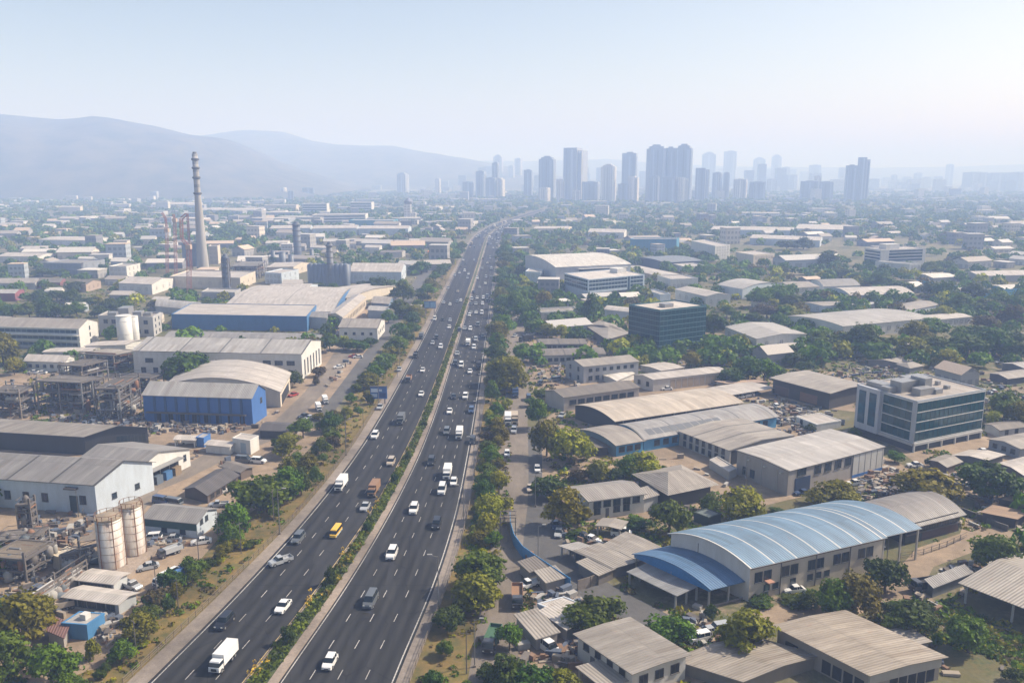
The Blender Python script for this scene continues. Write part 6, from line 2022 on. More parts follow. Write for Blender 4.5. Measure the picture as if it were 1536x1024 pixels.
RIGHT_T = [
 (716, 885, 84, 62, G_), (715, 912, 78, 56, O_), (676, 943, 54, 42, D_), (705, 915, 40, 36, D_), (670, 984, 28, 32, G_), (651, 1026, 32, 28, D_), (764, 976, 42, 46, G_),
 (757, 1034, 62, 56, D_), (796, 1042, 76, 60, D_), (730, 1018, 34, 28, D_), (846, 1050, 64, 50, O_), (700, 1040, 26, 22, G_),
 (732, 737, 36, 32, G_), (726, 750, 32, 30, D_), (721, 788, 26, 28, D_), (710, 797, 10, 10, Y_), (724, 815, 42, 22, O_), (741, 817, 14, 14, G_), (706, 812, 14, 12, Y_), (716, 768, 20, 14, O_),
 (738, 602, 22, 30, G_), (768, 586, 46, 34, O_), (742, 643, 28, 26, G_), (749, 657, 24, 20, D_), (733, 663, 26, 22, Br), (735, 680, 28, 24, G_), (739, 698, 30, 26, G_), (730, 717, 30, 24, G_), (744, 622, 18, 20, O_), (733, 629, 16, 16, Y_), (746, 672, 20, 18, Y_), (726, 700, 18, 16, O_),
 (757, 502, 34, 28, G_), (748, 524, 18, 24, G_), (783, 542, 38, 30, G_), (760, 578, 58, 40, O_), (742, 560, 24, 22, G_), (738, 580, 20, 20, Y_), (773, 472, 38, 32, G_), (788, 483, 40, 34, D_), (800, 457, 36, 28, G_), (816, 465, 32, 30, Y_), (832, 470, 30, 22, G_), (806, 500, 36, 24, G_), (820, 507, 30, 20, O_), (842, 509, 28, 20, Y_), (867, 513, 34, 22, D_),
 (887, 483, 38, 40, 'cone'), (770, 450, 24, 20, D_), (786, 440, 28, 20, G_), (772, 430, 22, 18, D_), (790, 425, 20, 16, D_), (780, 415, 20, 14, D_),
 (770, 588, 50, 46, O_), (808, 642, 32, 44, G_), (856, 694, 66, 54, Y_), (820, 684, 48, 52, O_), (797, 610, 20, 16, D_), (812, 600, 24, 18, G_),
 (824, 748, 54, 40, D_), (850, 789, 68, 56, Y_), (897, 722, 38, 34, O_), (868, 724, 30, 24, Br), (923, 724, 22, 28, D_), (963, 716, 60, 42, Y_), (944, 719, 38, 36, G_), (1003, 804, 62, 56, G_), (955, 792, 40, 16, D_), (935, 790, 30, 12, G_), (865, 805, 22, 12, G_),
 (1111, 782, 64, 56, Y_), (1065, 768, 32, 28, G_), (1248, 762, 80, 46, O_), (1165, 770, 24, 8, D_), (1388, 757, 112, 58, Y_), (1478, 750, 86, 68, D_), (1342, 693, 24, 20, G_), (1395, 700, 16, 16, D_),
 (1247, 927, 54, 66, G_), (1280, 922, 78, 68, O_), (1327, 888, 66, 66, D_), (1366, 950, 84, 60, D_), (1452, 978, 64, 68, G_), (1494, 860, 74, 58, G_), (1523, 1024, 32, 28, D_), (1406, 972, 16, 32, G_), (1213, 912, 30, 28, G_), (1345, 940, 40, 36, O_),
 (1009, 966, 72, 56, G_), (1118, 984, 88, 70, O_), (1066, 928, 22, 28, D_), (890, 942, 88, 60, G_), (1140, 905, 40, 14, D_), (1190, 905, 44, 10, D_),
 (1506, 628, 60, 46, G_), (1530, 640, 40, 36, O_), (1490, 640, 26, 22, Y_),
 (1293, 530, 60, 40, D_), (1373, 515, 46, 30, O_), (1396, 507, 44, 30, G_), (1340, 531, 34, 30, G_), (1466, 511, 42, 28, D_), (1450, 537, 62, 40, D_), (1490, 533, 58, 38, D_), (1519, 518, 40, 28, D_), (1530, 541, 46, 34, D_), (1402, 533, 52, 34, G_), (1364, 543, 50, 34, O_), (1420, 552, 40, 26, Y_), (1320, 545, 36, 24, G_), (1440, 512, 30, 20, G_),
 (1140, 462, 38, 28, G_), (1166, 457, 42, 34, G_), (1187, 463, 36, 26, D_), (1150, 478, 44, 26, Br), (1181, 480, 46, 22, O_), (1130, 487, 30, 22, D_), (1070, 504, 34, 40, D_), (1022, 536, 18, 14, D_), (1037, 552, 32, 26, Y_), (1233, 522, 46, 26, G_), (1190, 538, 30, 18, D_), (1158, 546, 28, 16, G_), (1090, 476, 24, 18, G_),
 (1122, 570, 44, 34, D_), (1098, 577, 40, 32, D_), (1146, 572, 40, 34, G_), (1168, 566, 26, 20, G_), (1192, 548, 32, 24, D_), (1209, 557, 28, 18, D_), (1226, 548, 24, 16, O_), (1170, 590, 14, 8, Y_), (1055, 536, 20, 14, Y_),
 (1240, 400, 34, 20, D_), (1210, 395, 30, 16, D_), (1180, 375, 28, 16, D_), (1205, 374, 26, 16, D_), (1290, 425, 40, 20, D_), (1262, 418, 34, 18, D_), (1320, 432, 44, 22, D_), (1350, 440, 36, 22, D_), (1400, 445, 36, 26, D_), (1420, 450, 38, 26, D_), (1440, 470, 44, 28, G_), (1480, 470, 40, 26, D_), (1460, 450, 34, 24, D_), (1415, 480, 36, 22, Y_), (1500, 462, 36, 24, G_), (1520, 490, 40, 28, Br), (1480, 495, 36, 26, Br), (1528, 465, 30, 22, G_),
 (1325, 412, 24, 14, D_), (1395, 412, 30, 18, G_), (1415, 405, 30, 16, D_), (1440, 400, 30, 16, D_), (1470, 396, 30, 16, D_), (890, 400, 26, 16, D_), (905, 412, 22, 14, D_), (760, 398, 22, 16, D_), (775, 390, 22, 14, D_), (1065, 412, 24, 14, G_), (1100, 418, 24, 14, D_), (1170, 412, 26, 14, D_), (968, 548, 20, 16, O_), (925, 560, 16, 12, G_), (1280, 655, 20, 14, G_), (1215, 648, 16, 12, D_), (832, 655, 16, 18, D_),
]
ROWR = [(753, 372), (752, 382), (755, 392), (751, 402), (754, 412), (750, 424), (753, 436), (748, 448), (751, 461), (747, 474), (745, 488), (744, 504), (742, 520), (741, 538)]
for i, (x, y) in enumerate(ROWR):
    w0 = 15 + (y - 372) * 0.06
    RIGHT_T.append((x + 3, y + 3, w0 * (1.1 + 0.2 * (i % 3)), w0 * 1.0, [G_, D_, G_, O_][i % 4]))
for i in range(30):          # more verge trees, continuous green line both sides
    y_ = 560 + i * 13
    if y_ < 880 and i % 3:
        RIGHT_T.append((0, 0, -1, y_, [G_, O_, Y_, O_, Y_][i % 5]))
for i in range(16):
    LEFT_T.append((0, 0, -2, 600 + i * 24, [O_, G_, D_, Br, G_][i % 5]))
rv = random.Random(4)
for lst in (LEFT_T, RIGHT_T):
    for i, q in enumerate(lst):
        if q[2] < 0:
            yy = G(768, q[3]).y
            x_ = RX('R2', yy) + rv.uniform(3.5, 8) if q[2] == -1 else RX('L0', yy) - rv.uniform(3, 10)
            u_ = proj((x_, yy, 0))
            ww = rv.uniform(3.0, 6.0) * F / yy
            lst[i] = (u_[0], u_[1], ww, ww * rv.uniform(0.8, 1.15), q[4])
for q in LEFT_T:
    tree(*q, group='trees left of the highway')
for q in RIGHT_T:
    tree(*q, group='trees right of the highway')
# median trees
for i, (x, yb, wp, hp) in enumerate([(431, 966, 20, 38), (496, 878, 16, 30), (551, 799, 13, 22), (592, 724, 11, 19), (612, 690, 9, 13), (637, 640, 8, 11), (652, 600, 7, 10)]):
    tree(x, yb, wp, hp, D_, group='small trees in the median', noun='tree')

# ------------------------------------------------------------------ stuff: hedges, shrubs, far woods
def clump_cloud(name, P, R_, Hh, n, q, mats, mi, seed=0, kind='stuff'):
    """P positions (k,3), R_ radii, Hh heights, n quads per clump, q quad size relative to the radius"""
    rg = np.random.RandomState(seed)
    k = len(P)
    P = np.repeat(np.asarray(P, float), n, 0)
    R = np.repeat(np.asarray(R_, float), n)
    Hr = np.repeat(np.asarray(Hh, float), n)
    M = np.repeat(np.asarray(mi), n)
    v = rg.normal(size=(len(P), 3))
    v /= np.linalg.norm(v, axis=1)[:, None]
    v[:, 2] = np.abs(v[:, 2]) * 1.0 - 0.15
    rad = rg.uniform(0.75, 1.12, len(P))
    pos = P + v * rad[:, None] * np.stack([R, R, Hr], 1)
    nn = v + rg.normal(size=v.shape) * 0.5
    nn /= np.linalg.norm(nn, axis=1)[:, None]
    a = np.cross(nn, rg.normal(size=v.shape))
    a /= np.linalg.norm(a, axis=1)[:, None]
    b_ = np.cross(nn, a)
    s1 = (q * R * rg.uniform(0.6, 1.3, len(P)))[:, None]
    s2 = (q * R * rg.uniform(0.5, 1.0, len(P)))[:, None]
    V = np.stack([pos - a * s1, pos - b_ * s2, pos + a * s1, pos + b_ * s2], 1).reshape(-1, 3)
    V[:, 2] = np.maximum(V[:, 2], 0.02)
    me = bpy.data.meshes.new(name)
    nf = len(P)
    me.vertices.add(nf * 4)
    me.vertices.foreach_set('co', V.ravel())
    me.loops.add(nf * 4)
    me.loops.foreach_set('vertex_index', np.arange(nf * 4))
    me.polygons.add(nf)
    me.polygons.foreach_set('loop_start', np.arange(nf) * 4)
    for m in mats:
        me.materials.append(m)
    me.polygons.foreach_set('material_index', M)
    me.update(calc_edges=True)
    me.validate()
    o = put(name, me)
    o['kind'] = kind
    return o


LM = [LEAF['green'], LEAF['dark'], LEAF['olive'], LEAF['yellow'], LEAF['brown']]


def inside(p, poly):
    s = None
    for i in range(len(poly)):
        a, b_ = poly[i], poly[(i + 1) % len(poly)]
        c = (b_.x - a.x) * (p[1] - a.y) - (b_.y - a.y) * (p[0] - a.x)
        if s is None:
            s = c > 0
        elif (c > 0) != s:
            return False
    return True


FB = [(min(p.x for p in q), max(p.x for p in q), min(p.y for p in q), max(p.y for p in q), q) for q in FOOT]


ROADS = []
for pts_ in ([(735, 1060), (745, 960), (752, 900), (758, 850), (762, 800), (766, 760), (768, 720), (770, 680), (772, 640), (775, 600), (776, 560), (775, 520), (772, 480), (768, 450)],
             [(800, 640), (797, 680), (796, 720), (800, 760), (806, 790), (818, 820), (845, 850), (880, 878), (930, 905), (975, 930), (1010, 945)],
             [(470, 640), (500, 605), (520, 578), (548, 540), (575, 505), (600, 468), (622, 432), (636, 412), (660, 380)],
             [(1100, 935), (1160, 922), (1230, 920), (1300, 905), (1350, 870), (1400, 835), (1470, 810), (1520, 800)], [(150, 810), (262, 715), (330, 680), (430, 630), (520, 520)]):
    q_ = [G(*a) for a in pts_]
    for a, b_ in zip(q_[:-1], q_[1:]):
        n_ = max(1, int((b_ - a).length / 3))
        ROADS += [tuple((a + (b_ - a) * (i / n_))[:2]) for i in range(n_)]
RG = {}
for a in ROADS:
    RG.setdefault((int(a[0] // 6), int(a[1] // 6)), []).append(a)


def on_road(x, y, r=4.6):
    i, j = int(x // 6), int(y // 6)
    for u in (i - 1, i, i + 1):
        for v in (j - 1, j, j + 1):
            for a in RG.get((u, v), ()):
                if (a[0] - x) ** 2 + (a[1] - y) ** 2 < r * r:
                    return True
    return False


def clear(x, y, mg=0.0):
    if on_road(x, y):
        return False
    if y < 1800 and RX('L0', y) - 1.5 - mg < x < RX('R2', y) + 1.5 + mg:
        return False
    for x0, x1, y0, y1, q in FB:
        if x0 - mg < x < x1 + mg and y0 - mg < y < y1 + mg:
            if mg > 0 or inside((x, y), q):
                return False
    return True


# ------------------------------------------------------------------ background buildings, individually placed
PR = []
RC = [(0.50, 0.47, 0.43), (0.40, 0.36, 0.32), (0.30, 0.26, 0.22), (0.58, 0.54, 0.49), (0.28, 0.25, 0.22), (0.44, 0.42, 0.40), (0.52, 0.40, 0.30)]
WC = [(0.50, 0.48, 0.45), (0.34, 0.37, 0.40), (0.30, 0.29, 0.28), (0.56, 0.50, 0.42), (0.20, 0.20, 0.22)]
RN = ['pale', 'tan', 'brown', 'bright', 'dark', 'grey', 'pinkish']
KD = ['gable', 'flat', 'long', 'block']
rnd = random.Random(77)
for k in range(28):
    kd = KD[k % 4]
    ri = (k * 3) % 7
    wi = (k * 2) % 5
    mw, mr = MB(), MB()
    if kd == 'gable' or kd == 'long':
        h, r = 4.0, 1.8
        X = 1.0
        mw.box(-5, 5, -3.5, 3.5, 0, h)
        mw.face([(-5, -3.5, h), (-5, 3.5, h), (-5, 0, h + r)][::-1])
        mw.face([(5, -3.5, h), (5, 3.5, h), (5, 0, h + r)])
        for sg in (-1, 1):
            q = [(-5.3, sg * 3.9, h - 0.15), (5.3, sg * 3.9, h - 0.15), (5.3, 0, h + r + 0.06), (-5.3, 0, h + r + 0.06)]
            uv = [(0, 4), (10, 4), (10, 0), (0, 0)]
            mr.face(q if sg < 0 else q[::-1], 0, uv if sg < 0 else uv[::-1])
    else:
        h = 4.2 if kd == 'flat' else 9.5
        mw.box(-5, 5, -4, 4, 0, h)
        mr.box(-5.2, 5.2, -4.2, 4.2, h, h + 0.35)
    wmat = tower_mat(WC[wi], 3.1, 2.6, 0.5) if kd == 'block' else tower_mat(WC[wi], 4.4, 3.0, 0.62)
    rmat = plain(RC[ri], 0.7)
    PR.append((kd, ri, wi, mw.mesh('wall', [wmat]), mr.mesh('roof', [rmat])))


def filler(x, y, k, sx_, sy_, sz_, rz, auto=True):
    kd, ri, wi, mw, mr = PR[k]
    nm = {'gable': 'house', 'flat': 'house', 'long': 'long_shed', 'block': 'small_block'}[kd]
    noun = {'gable': 'gabled house', 'flat': 'flat-roofed house', 'long': 'long low shed', 'block': 'boxy block'}[kd]
    o = bpy.data.objects.new(nm, None)
    C.objects.link(o)
    o.location = (x, y, 0)
    o.rotation_euler = (0, 0, rz)
    o.scale = (sx_, sy_, sz_)
    lb = RN[ri] + (' ' if kd in ('gable', 'long') else ' ') + noun
    o['label'] = lb
    o['category'] = 'building' if kd == 'block' else ('shed' if kd == 'long' else 'house')
    o['group'] = 'scattered buildings of the industrial town'
    put('wall', mw, o)
    put('roof', mr, o)
    THINGS.append([o, lb, True])
    r = 5.5 * max(sx_, sy_)
    q = [Vector((x - r * 0.8, y - r * 0.7, 0)), Vector((x + r * 0.8, y - r * 0.7, 0)), Vector((x + r * 0.8, y + r * 0.7, 0)), Vector((x - r * 0.8, y + r * 0.7, 0))]
    FB.append((x - r * 0.8, x + r * 0.8, y - r * 0.7, y + r * 0.7, q))


nf_ = 0
tries = 0
while nf_ < 265 and tries < 9000:
    tries += 1
    y = 230 + 1150 * rnd.random() ** 0.85
    x = rnd.uniform(-0.66, 0.66) * y
    if not clear(x, y, 7 if y < 700 else 10):
        continue
    if y < 420 and x < 0 and rnd.random() < 0.8:
        continue
    if y < 430 and rnd.random() < 0.45:
        continue
    if y > 600 and x > 0 and rnd.random() < 0.5:
        continue
    k = rnd.randrange(28)
    kd = PR[k][0]
    s_ = rnd.uniform(0.8, 1.5) * (0.95 if y < 600 else 1.25)
    if y < 520 and kd == 'block':
        continue
    big = kd == 'long'
    sx_ = s_ * (rnd.uniform(1.3, 2.3) if big else 1)
    sy_ = s_ * (1.5 if big else 1)
    rz = (rnd.choice((-0.1, 0.12, 0.2, -0.22)) if x < 0 else rnd.choice((0.32, 0.42, 0.25, -0.1)))
    if rnd.random() < 0.2 and not big:
        rz += pi / 2
    filler(x, y, k, sx_, sy_, s_ * rnd.uniform(0.8, 1.1), rz)
    nf_ += 1
rg = np.random.RandomState(5)
# median hedge, low plants with yellow blooms
P, R_, Hh, M = [], [], [], []
for Y in np.arange(80, 520, 0.42):
    for k in range(2):
        a, b_ = RX('L2', Y) + 0.7, RX('L3', Y) - 0.35
        P.append((a + (b_ - a) * rg.rand(), Y, 0.14))
        r = rg.uniform(0.38, 0.95)
        R_.append(r)
        Hh.append(r * rg.uniform(0.7, 1.3))
        u = rg.rand() + 0.25 * sin(Y * 0.09)
        M.append(0 if u < 0.74 else (1 if u < 1.0 else (2 if u < 1.15 else 3)))
clump_cloud('hedge_plants', P, R_, Hh, 16, 0.42, LM, M, 1)
flow = plain((0.62, 0.40, 0.02), 0.7)
P, R_, Hh = [], [], []
for q, n in (((470, 899), 12), ((385, 1008), 12), ((560, 770), 5), ((568, 752), 5), ((612, 678), 4), ((520, 830), 4)):
    c0 = G(*q)
    for _ in range(n):
        P.append((c0.x + rg.normal() * 0.7, c0.y + rg.normal() * 1.6, 0.5))
        R_.append(rg.uniform(0.25, 0.5))
        Hh.append(rg.uniform(0.3, 0.6))
clump_cloud('yellow_blossoms', P, R_, Hh, 14, 0.4, [flow], [0] * len(P), 2)
# verge shrubs
P, R_, Hh, M = [], [], [], []
for Y in np.arange(100, 620, 0.42):
    for side in (0, 1, 2):
        if side == 0:
            x = RX('L0', Y) - rg.uniform(0.8, 10.5)
        elif side == 1:
            x = RX('R2', Y) + rg.uniform(0.8, 9.0)
        else:
            x = RX('L0', Y) - rg.uniform(6, 16) if rg.rand() < 0.5 else RX('R2', Y) + rg.uniform(6, 13)
        if side == 2 and (rg.rand() < 0.5 or not clear(x, Y)):
            continue
        g0 = sin(Y * 0.06 + side * 2) + sin(Y * 0.17 + x * 0.3)
        if rg.rand() > (0.62 if side == 1 else 0.5) + 0.22 * g0:
            continue
        r = rg.uniform(0.3, 0.9) * (1.35 if rg.rand() < 0.2 else 1)
        P.append((x, Y, 0))
        R_.append(r)
        Hh.append(r * rg.uniform(0.5, 1.3))
        u = rg.rand()
        M.append(0 if u < 0.34 else 1 if u < 0.5 else 2 if u < 0.74 else 3 if u < 0.84 else 4)
clump_cloud('roadside_undergrowth', P, R_, Hh, 18, 0.42, LM, M, 3)
# rough ground cover between the buildings
P, R_, Hh, M = [], [], [], []
tries = 0
while len(P) < 7500 and tries < 60000:
    tries += 1
    px, py = rg.uniform(-20, 1560), 430 + 640 * rg.rand() ** 1.3
    g0 = G(px, py)
    x, y = g0.x, g0.y
    n0 = sin(x * 0.045 + 1.3) + sin(y * 0.038 + x * 0.02) + 0.6 * sin(x * 0.11 + y * 0.09)
    inyard = px < 560 and 560 < py < 1000 and px < (1240 - py) * 1.0
    if py > 860 and px > 1180:
        n0 += 0.45
    if n0 < (0.9 if inyard else -0.1) or not clear(x, y):
        continue
    s_ = y / F
    r = rg.uniform(0.4, 1.3)
    P.append((x, y, 0))
    R_.append(r)
    Hh.append(r * rg.uniform(0.4, 1.0) * (0.6 if px > 1180 and py > 860 else 1))
    u = rg.rand()
    M.append(0 if u < 0.3 else 1 if u < 0.55 else 2 if u < 0.78 else 3 if u < 0.86 else 4)
clump_cloud('undergrowth', P, R_, Hh, 16, 0.42, LM, M, 4)
# far woods: thousands of crowns that read as one mass
P, R_, Hh, M = [], [], [], []
tries = 0
TP = np.array(TREEPOS)
while len(P) < 17500 and tries < 200000:
    tries += 1
    y = 330 + 3000 * rg.rand() ** 1.15
    x = rg.uniform(-0.84, 0.84) * y
    if tries % 14 == 0:
        y = rg.uniform(140, 420)
        x = rg.choice([-1, 1]) * y * rg.uniform(0.66, 1.0)
    n0 = sin(x * 0.012 + 0.7) + sin(y * 0.010 + x * 0.006) + 0.8 * sin(x * 0.031 + y * 0.023 + 2) + 0.5 * sin(y * 0.05 - x * 0.04)
    dens = 0.5 + 0.30 * n0 + (0.4 if y > 1000 else 0) + (0.12 if x > 150 else 0)
    if rg.rand() > dens or not clear(x, y):
        continue
    if x < -20 and y < 480 and rg.rand() < 0.6:
        continue
    r = rg.uniform(2.2, 5.2)
    P.append((x, y, r * 0.6))
    R_.append(r)
    Hh.append(r * rg.uniform(0.8, 1.2))
    M.append(rg.choice([0, 0, 1, 1, 1, 1, 2, 3, 4], p=[0.16, 0.14, 0.15, 0.15, 0.14, 0.1, 0.1, 0.03, 0.03]))
P, R_, Hh, M = map(np.array, (P, R_, Hh, M))
nr = P[:, 1] < 900
clump_cloud('woodland', P[nr], R_[nr], Hh[nr], 100, 0.25, LM, M[nr], 6)
clump_cloud('distant_woodland', P[~nr], R_[~nr] * 1.25, Hh[~nr] * 1.1, 34, 0.42, LM, M[~nr], 7)
# the hazy town beyond, one mass of hundreds of roofs
m = MB()
mats = [tower_mat((0.58, 0.55, 0.50), 3.2, 3.0, 0.5), plain((0.48, 0.43, 0.37), 0.8), plain((0.36, 0.33, 0.30), 0.8), tower_mat((0.34, 0.35, 0.38), 3.2, 3.0, 0.5), plain((0.55, 0.51, 0.46), 0.8)]
rg = np.random.RandomState(9)
for _ in range(1150):
    y = 1250 + 3000 * rg.rand() ** 1.2
    x = rg.uniform(-0.8, 0.8) * y
    if not clear(x, y, 8):
        continue
    if x / y < -0.12 and y > 2450:
        continue
    if rg.rand() < (0.6 if x > 0 and y < 2300 else 0.1):
        continue
    big = rg.rand()
    a, b_ = (rg.uniform(6, 14), rg.uniform(5, 10)) if big < 0.84 else (rg.uniform(15, 34), rg.uniform(9, 16))
    h = rg.uniform(3, 7) if rg.rand() < 0.82 else rg.uniform(9, 20)
    if y > 2300 and rg.rand() < 0.2:
        h, a, b_ = rg.uniform(16, 34), rg.uniform(9, 16), rg.uniform(8, 12)
    if big >= 0.84:
        h = min(h, 9)
    th_ = rg.uniform(-0.4, 0.4)
    e, f = Vector((cos(th_), sin(th_), 0)) * a, Vector((-sin(th_), cos(th_), 0)) * b_
    p = Vector((x, y, 0))
    q = [p - e - f, p + e - f, p + e + f, p - e + f]
    mi = [0, 0, 3][rg.randint(3)]
    m.hexa([(v.x, v.y, 0) for v in q], [(v.x, v.y, h) for v in q], mi)
    m.hexa([(v.x, v.y, h + 0.02) for v in q], [(v.x, v.y, h + 0.5) for v in q], [1, 2, 4, 1][rg.randint(4)])
struct('distant_town', m, mats, kind='stuff')
# faint skyline blocks beyond the named towers
m = MB()
for _ in range(130):
    y = rg.uniform(3400, 6000)
    px = 700 + 840 * rg.rand() if rg.rand() < 0.9 else rg.uniform(560, 700)
    x = (px - 768) / F * y
    h = rg.uniform(30, 110 if px < 1250 else 55) if px > 690 else rg.uniform(15, 60)
    a = rg.uniform(12, 26)
    m.box(x - a, x + a, y - a * 0.7, y + a * 0.7, 0, h, 0 if rg.rand() < 0.7 else 1)
struct('faint_skyline', m, [tower_mat((0.34, 0.36, 0.40), 3.4, 4.0, 0.4), tower_mat((0.58, 0.56, 0.52), 3.4, 4.0, 0.5)], kind='stuff')

# ------------------------------------------------------------------ vehicles (face -Y, origin on the ground)
TYRE = plain((0.018, 0.018, 0.018), 0.85, name='tyre_rubber')
CGLASS = glass((0.012, 0.018, 0.022), 0.06)
LAMPM = plain((0.55, 0.55, 0.52), 0.2, name='headlight_lens')
TRIM = plain((0.025, 0.025, 0.028), 0.5)


def carpaint(c):
    key = ('car', c)
    if key not in _mc:
        N = NT('car_paint')
        N.b.inputs['Base Color'].default_value = (*c, 1)
        N.b.inputs['Roughness'].default_value = 0.3
        N.b.inputs['Coat Weight'].default_value = 0.5
        N.b.inputs['Metallic'].default_value = 0.1
        _mc[key] = N.m
    return _mc[key]


def loft(sections, mi=0):
    """sections: list of (y, half width, z0, z1, top half width)"""
    m = MB()
    for (a, b_) in zip(sections[:-1], sections[1:]):
        y0, w0, l0, h0, t0 = a
        y1, w1, l1, h1, t1 = b_
        m.face([(-w0, y0, l0), (-w1, y1, l1), (-t1, y1, h1), (-t0, y0, h0)][::-1], mi)
        m.face([(w0, y0, l0), (w1, y1, l1), (t1, y1, h1), (t0, y0, h0)], mi)
        m.face([(-t0, y0, h0), (t0, y0, h0), (t1, y1, h1), (-t1, y1, h1)], mi)
        m.face([(-w0, y0, l0), (w0, y0, l0), (w1, y1, l1), (-w1, y1, l1)][::-1], mi)
    y, w0, l0, h0, t0 = sections[0]
    m.face([(-w0, y, l0), (w0, y, l0), (t0, y, h0), (-t0, y, h0)], mi)
    y, w0, l0, h0, t0 = sections[-1]
    m.face([(-w0, y, l0), (w0, y, l0), (t0, y, h0), (-t0, y, h0)][::-1], mi)
    return m


def wheels(t, xs, ys, r=0.33, w_=0.22):
    for y in ys:
        for x in (-xs, xs):
            m = MB()
            m.bar((x - w_ / 2, y, r), (x + w_ / 2, y, r), r, 0, n=14)
            k = m.build('wheel', TYRE, t)
            m = MB()
            sg = 1 if x > 0 else -1
            m.bar((x + sg * w_ * 0.45, y, r), (x + sg * (w_ * 0.5 + 0.015), y, r), r * 0.55, 0, n=10)
            m.build('rim', METAL, k)


def lamps(t, x, y, z, s_=0.16):
    for sx_ in (-x, x):
        m = MB()
        m.box(sx_ - s_, sx_ + s_, y - 0.04, y + 0.1, z - 0.09, z + 0.09)
        m.build('headlight', LAMPM, t)


VP = {}
SPEC = {  # length, width, height, hood z, cabin front, cabin rear at roof, glass start, glass end
    'sedan': (4.5, 1.78, 1.48, 0.92, -0.95, 1.35, -0.35, 0.85),
    'hatchback': (3.9, 1.70, 1.52, 0.95, -1.0, 1.85, -0.4, 1.35),
    'suv': (4.6, 1.88, 1.80, 1.10, -1.15, 2.15, -0.65, 1.85),
    'van': (4.9, 1.90, 2.05, 1.20, -1.75, 2.35, -1.05, 2.2),
}


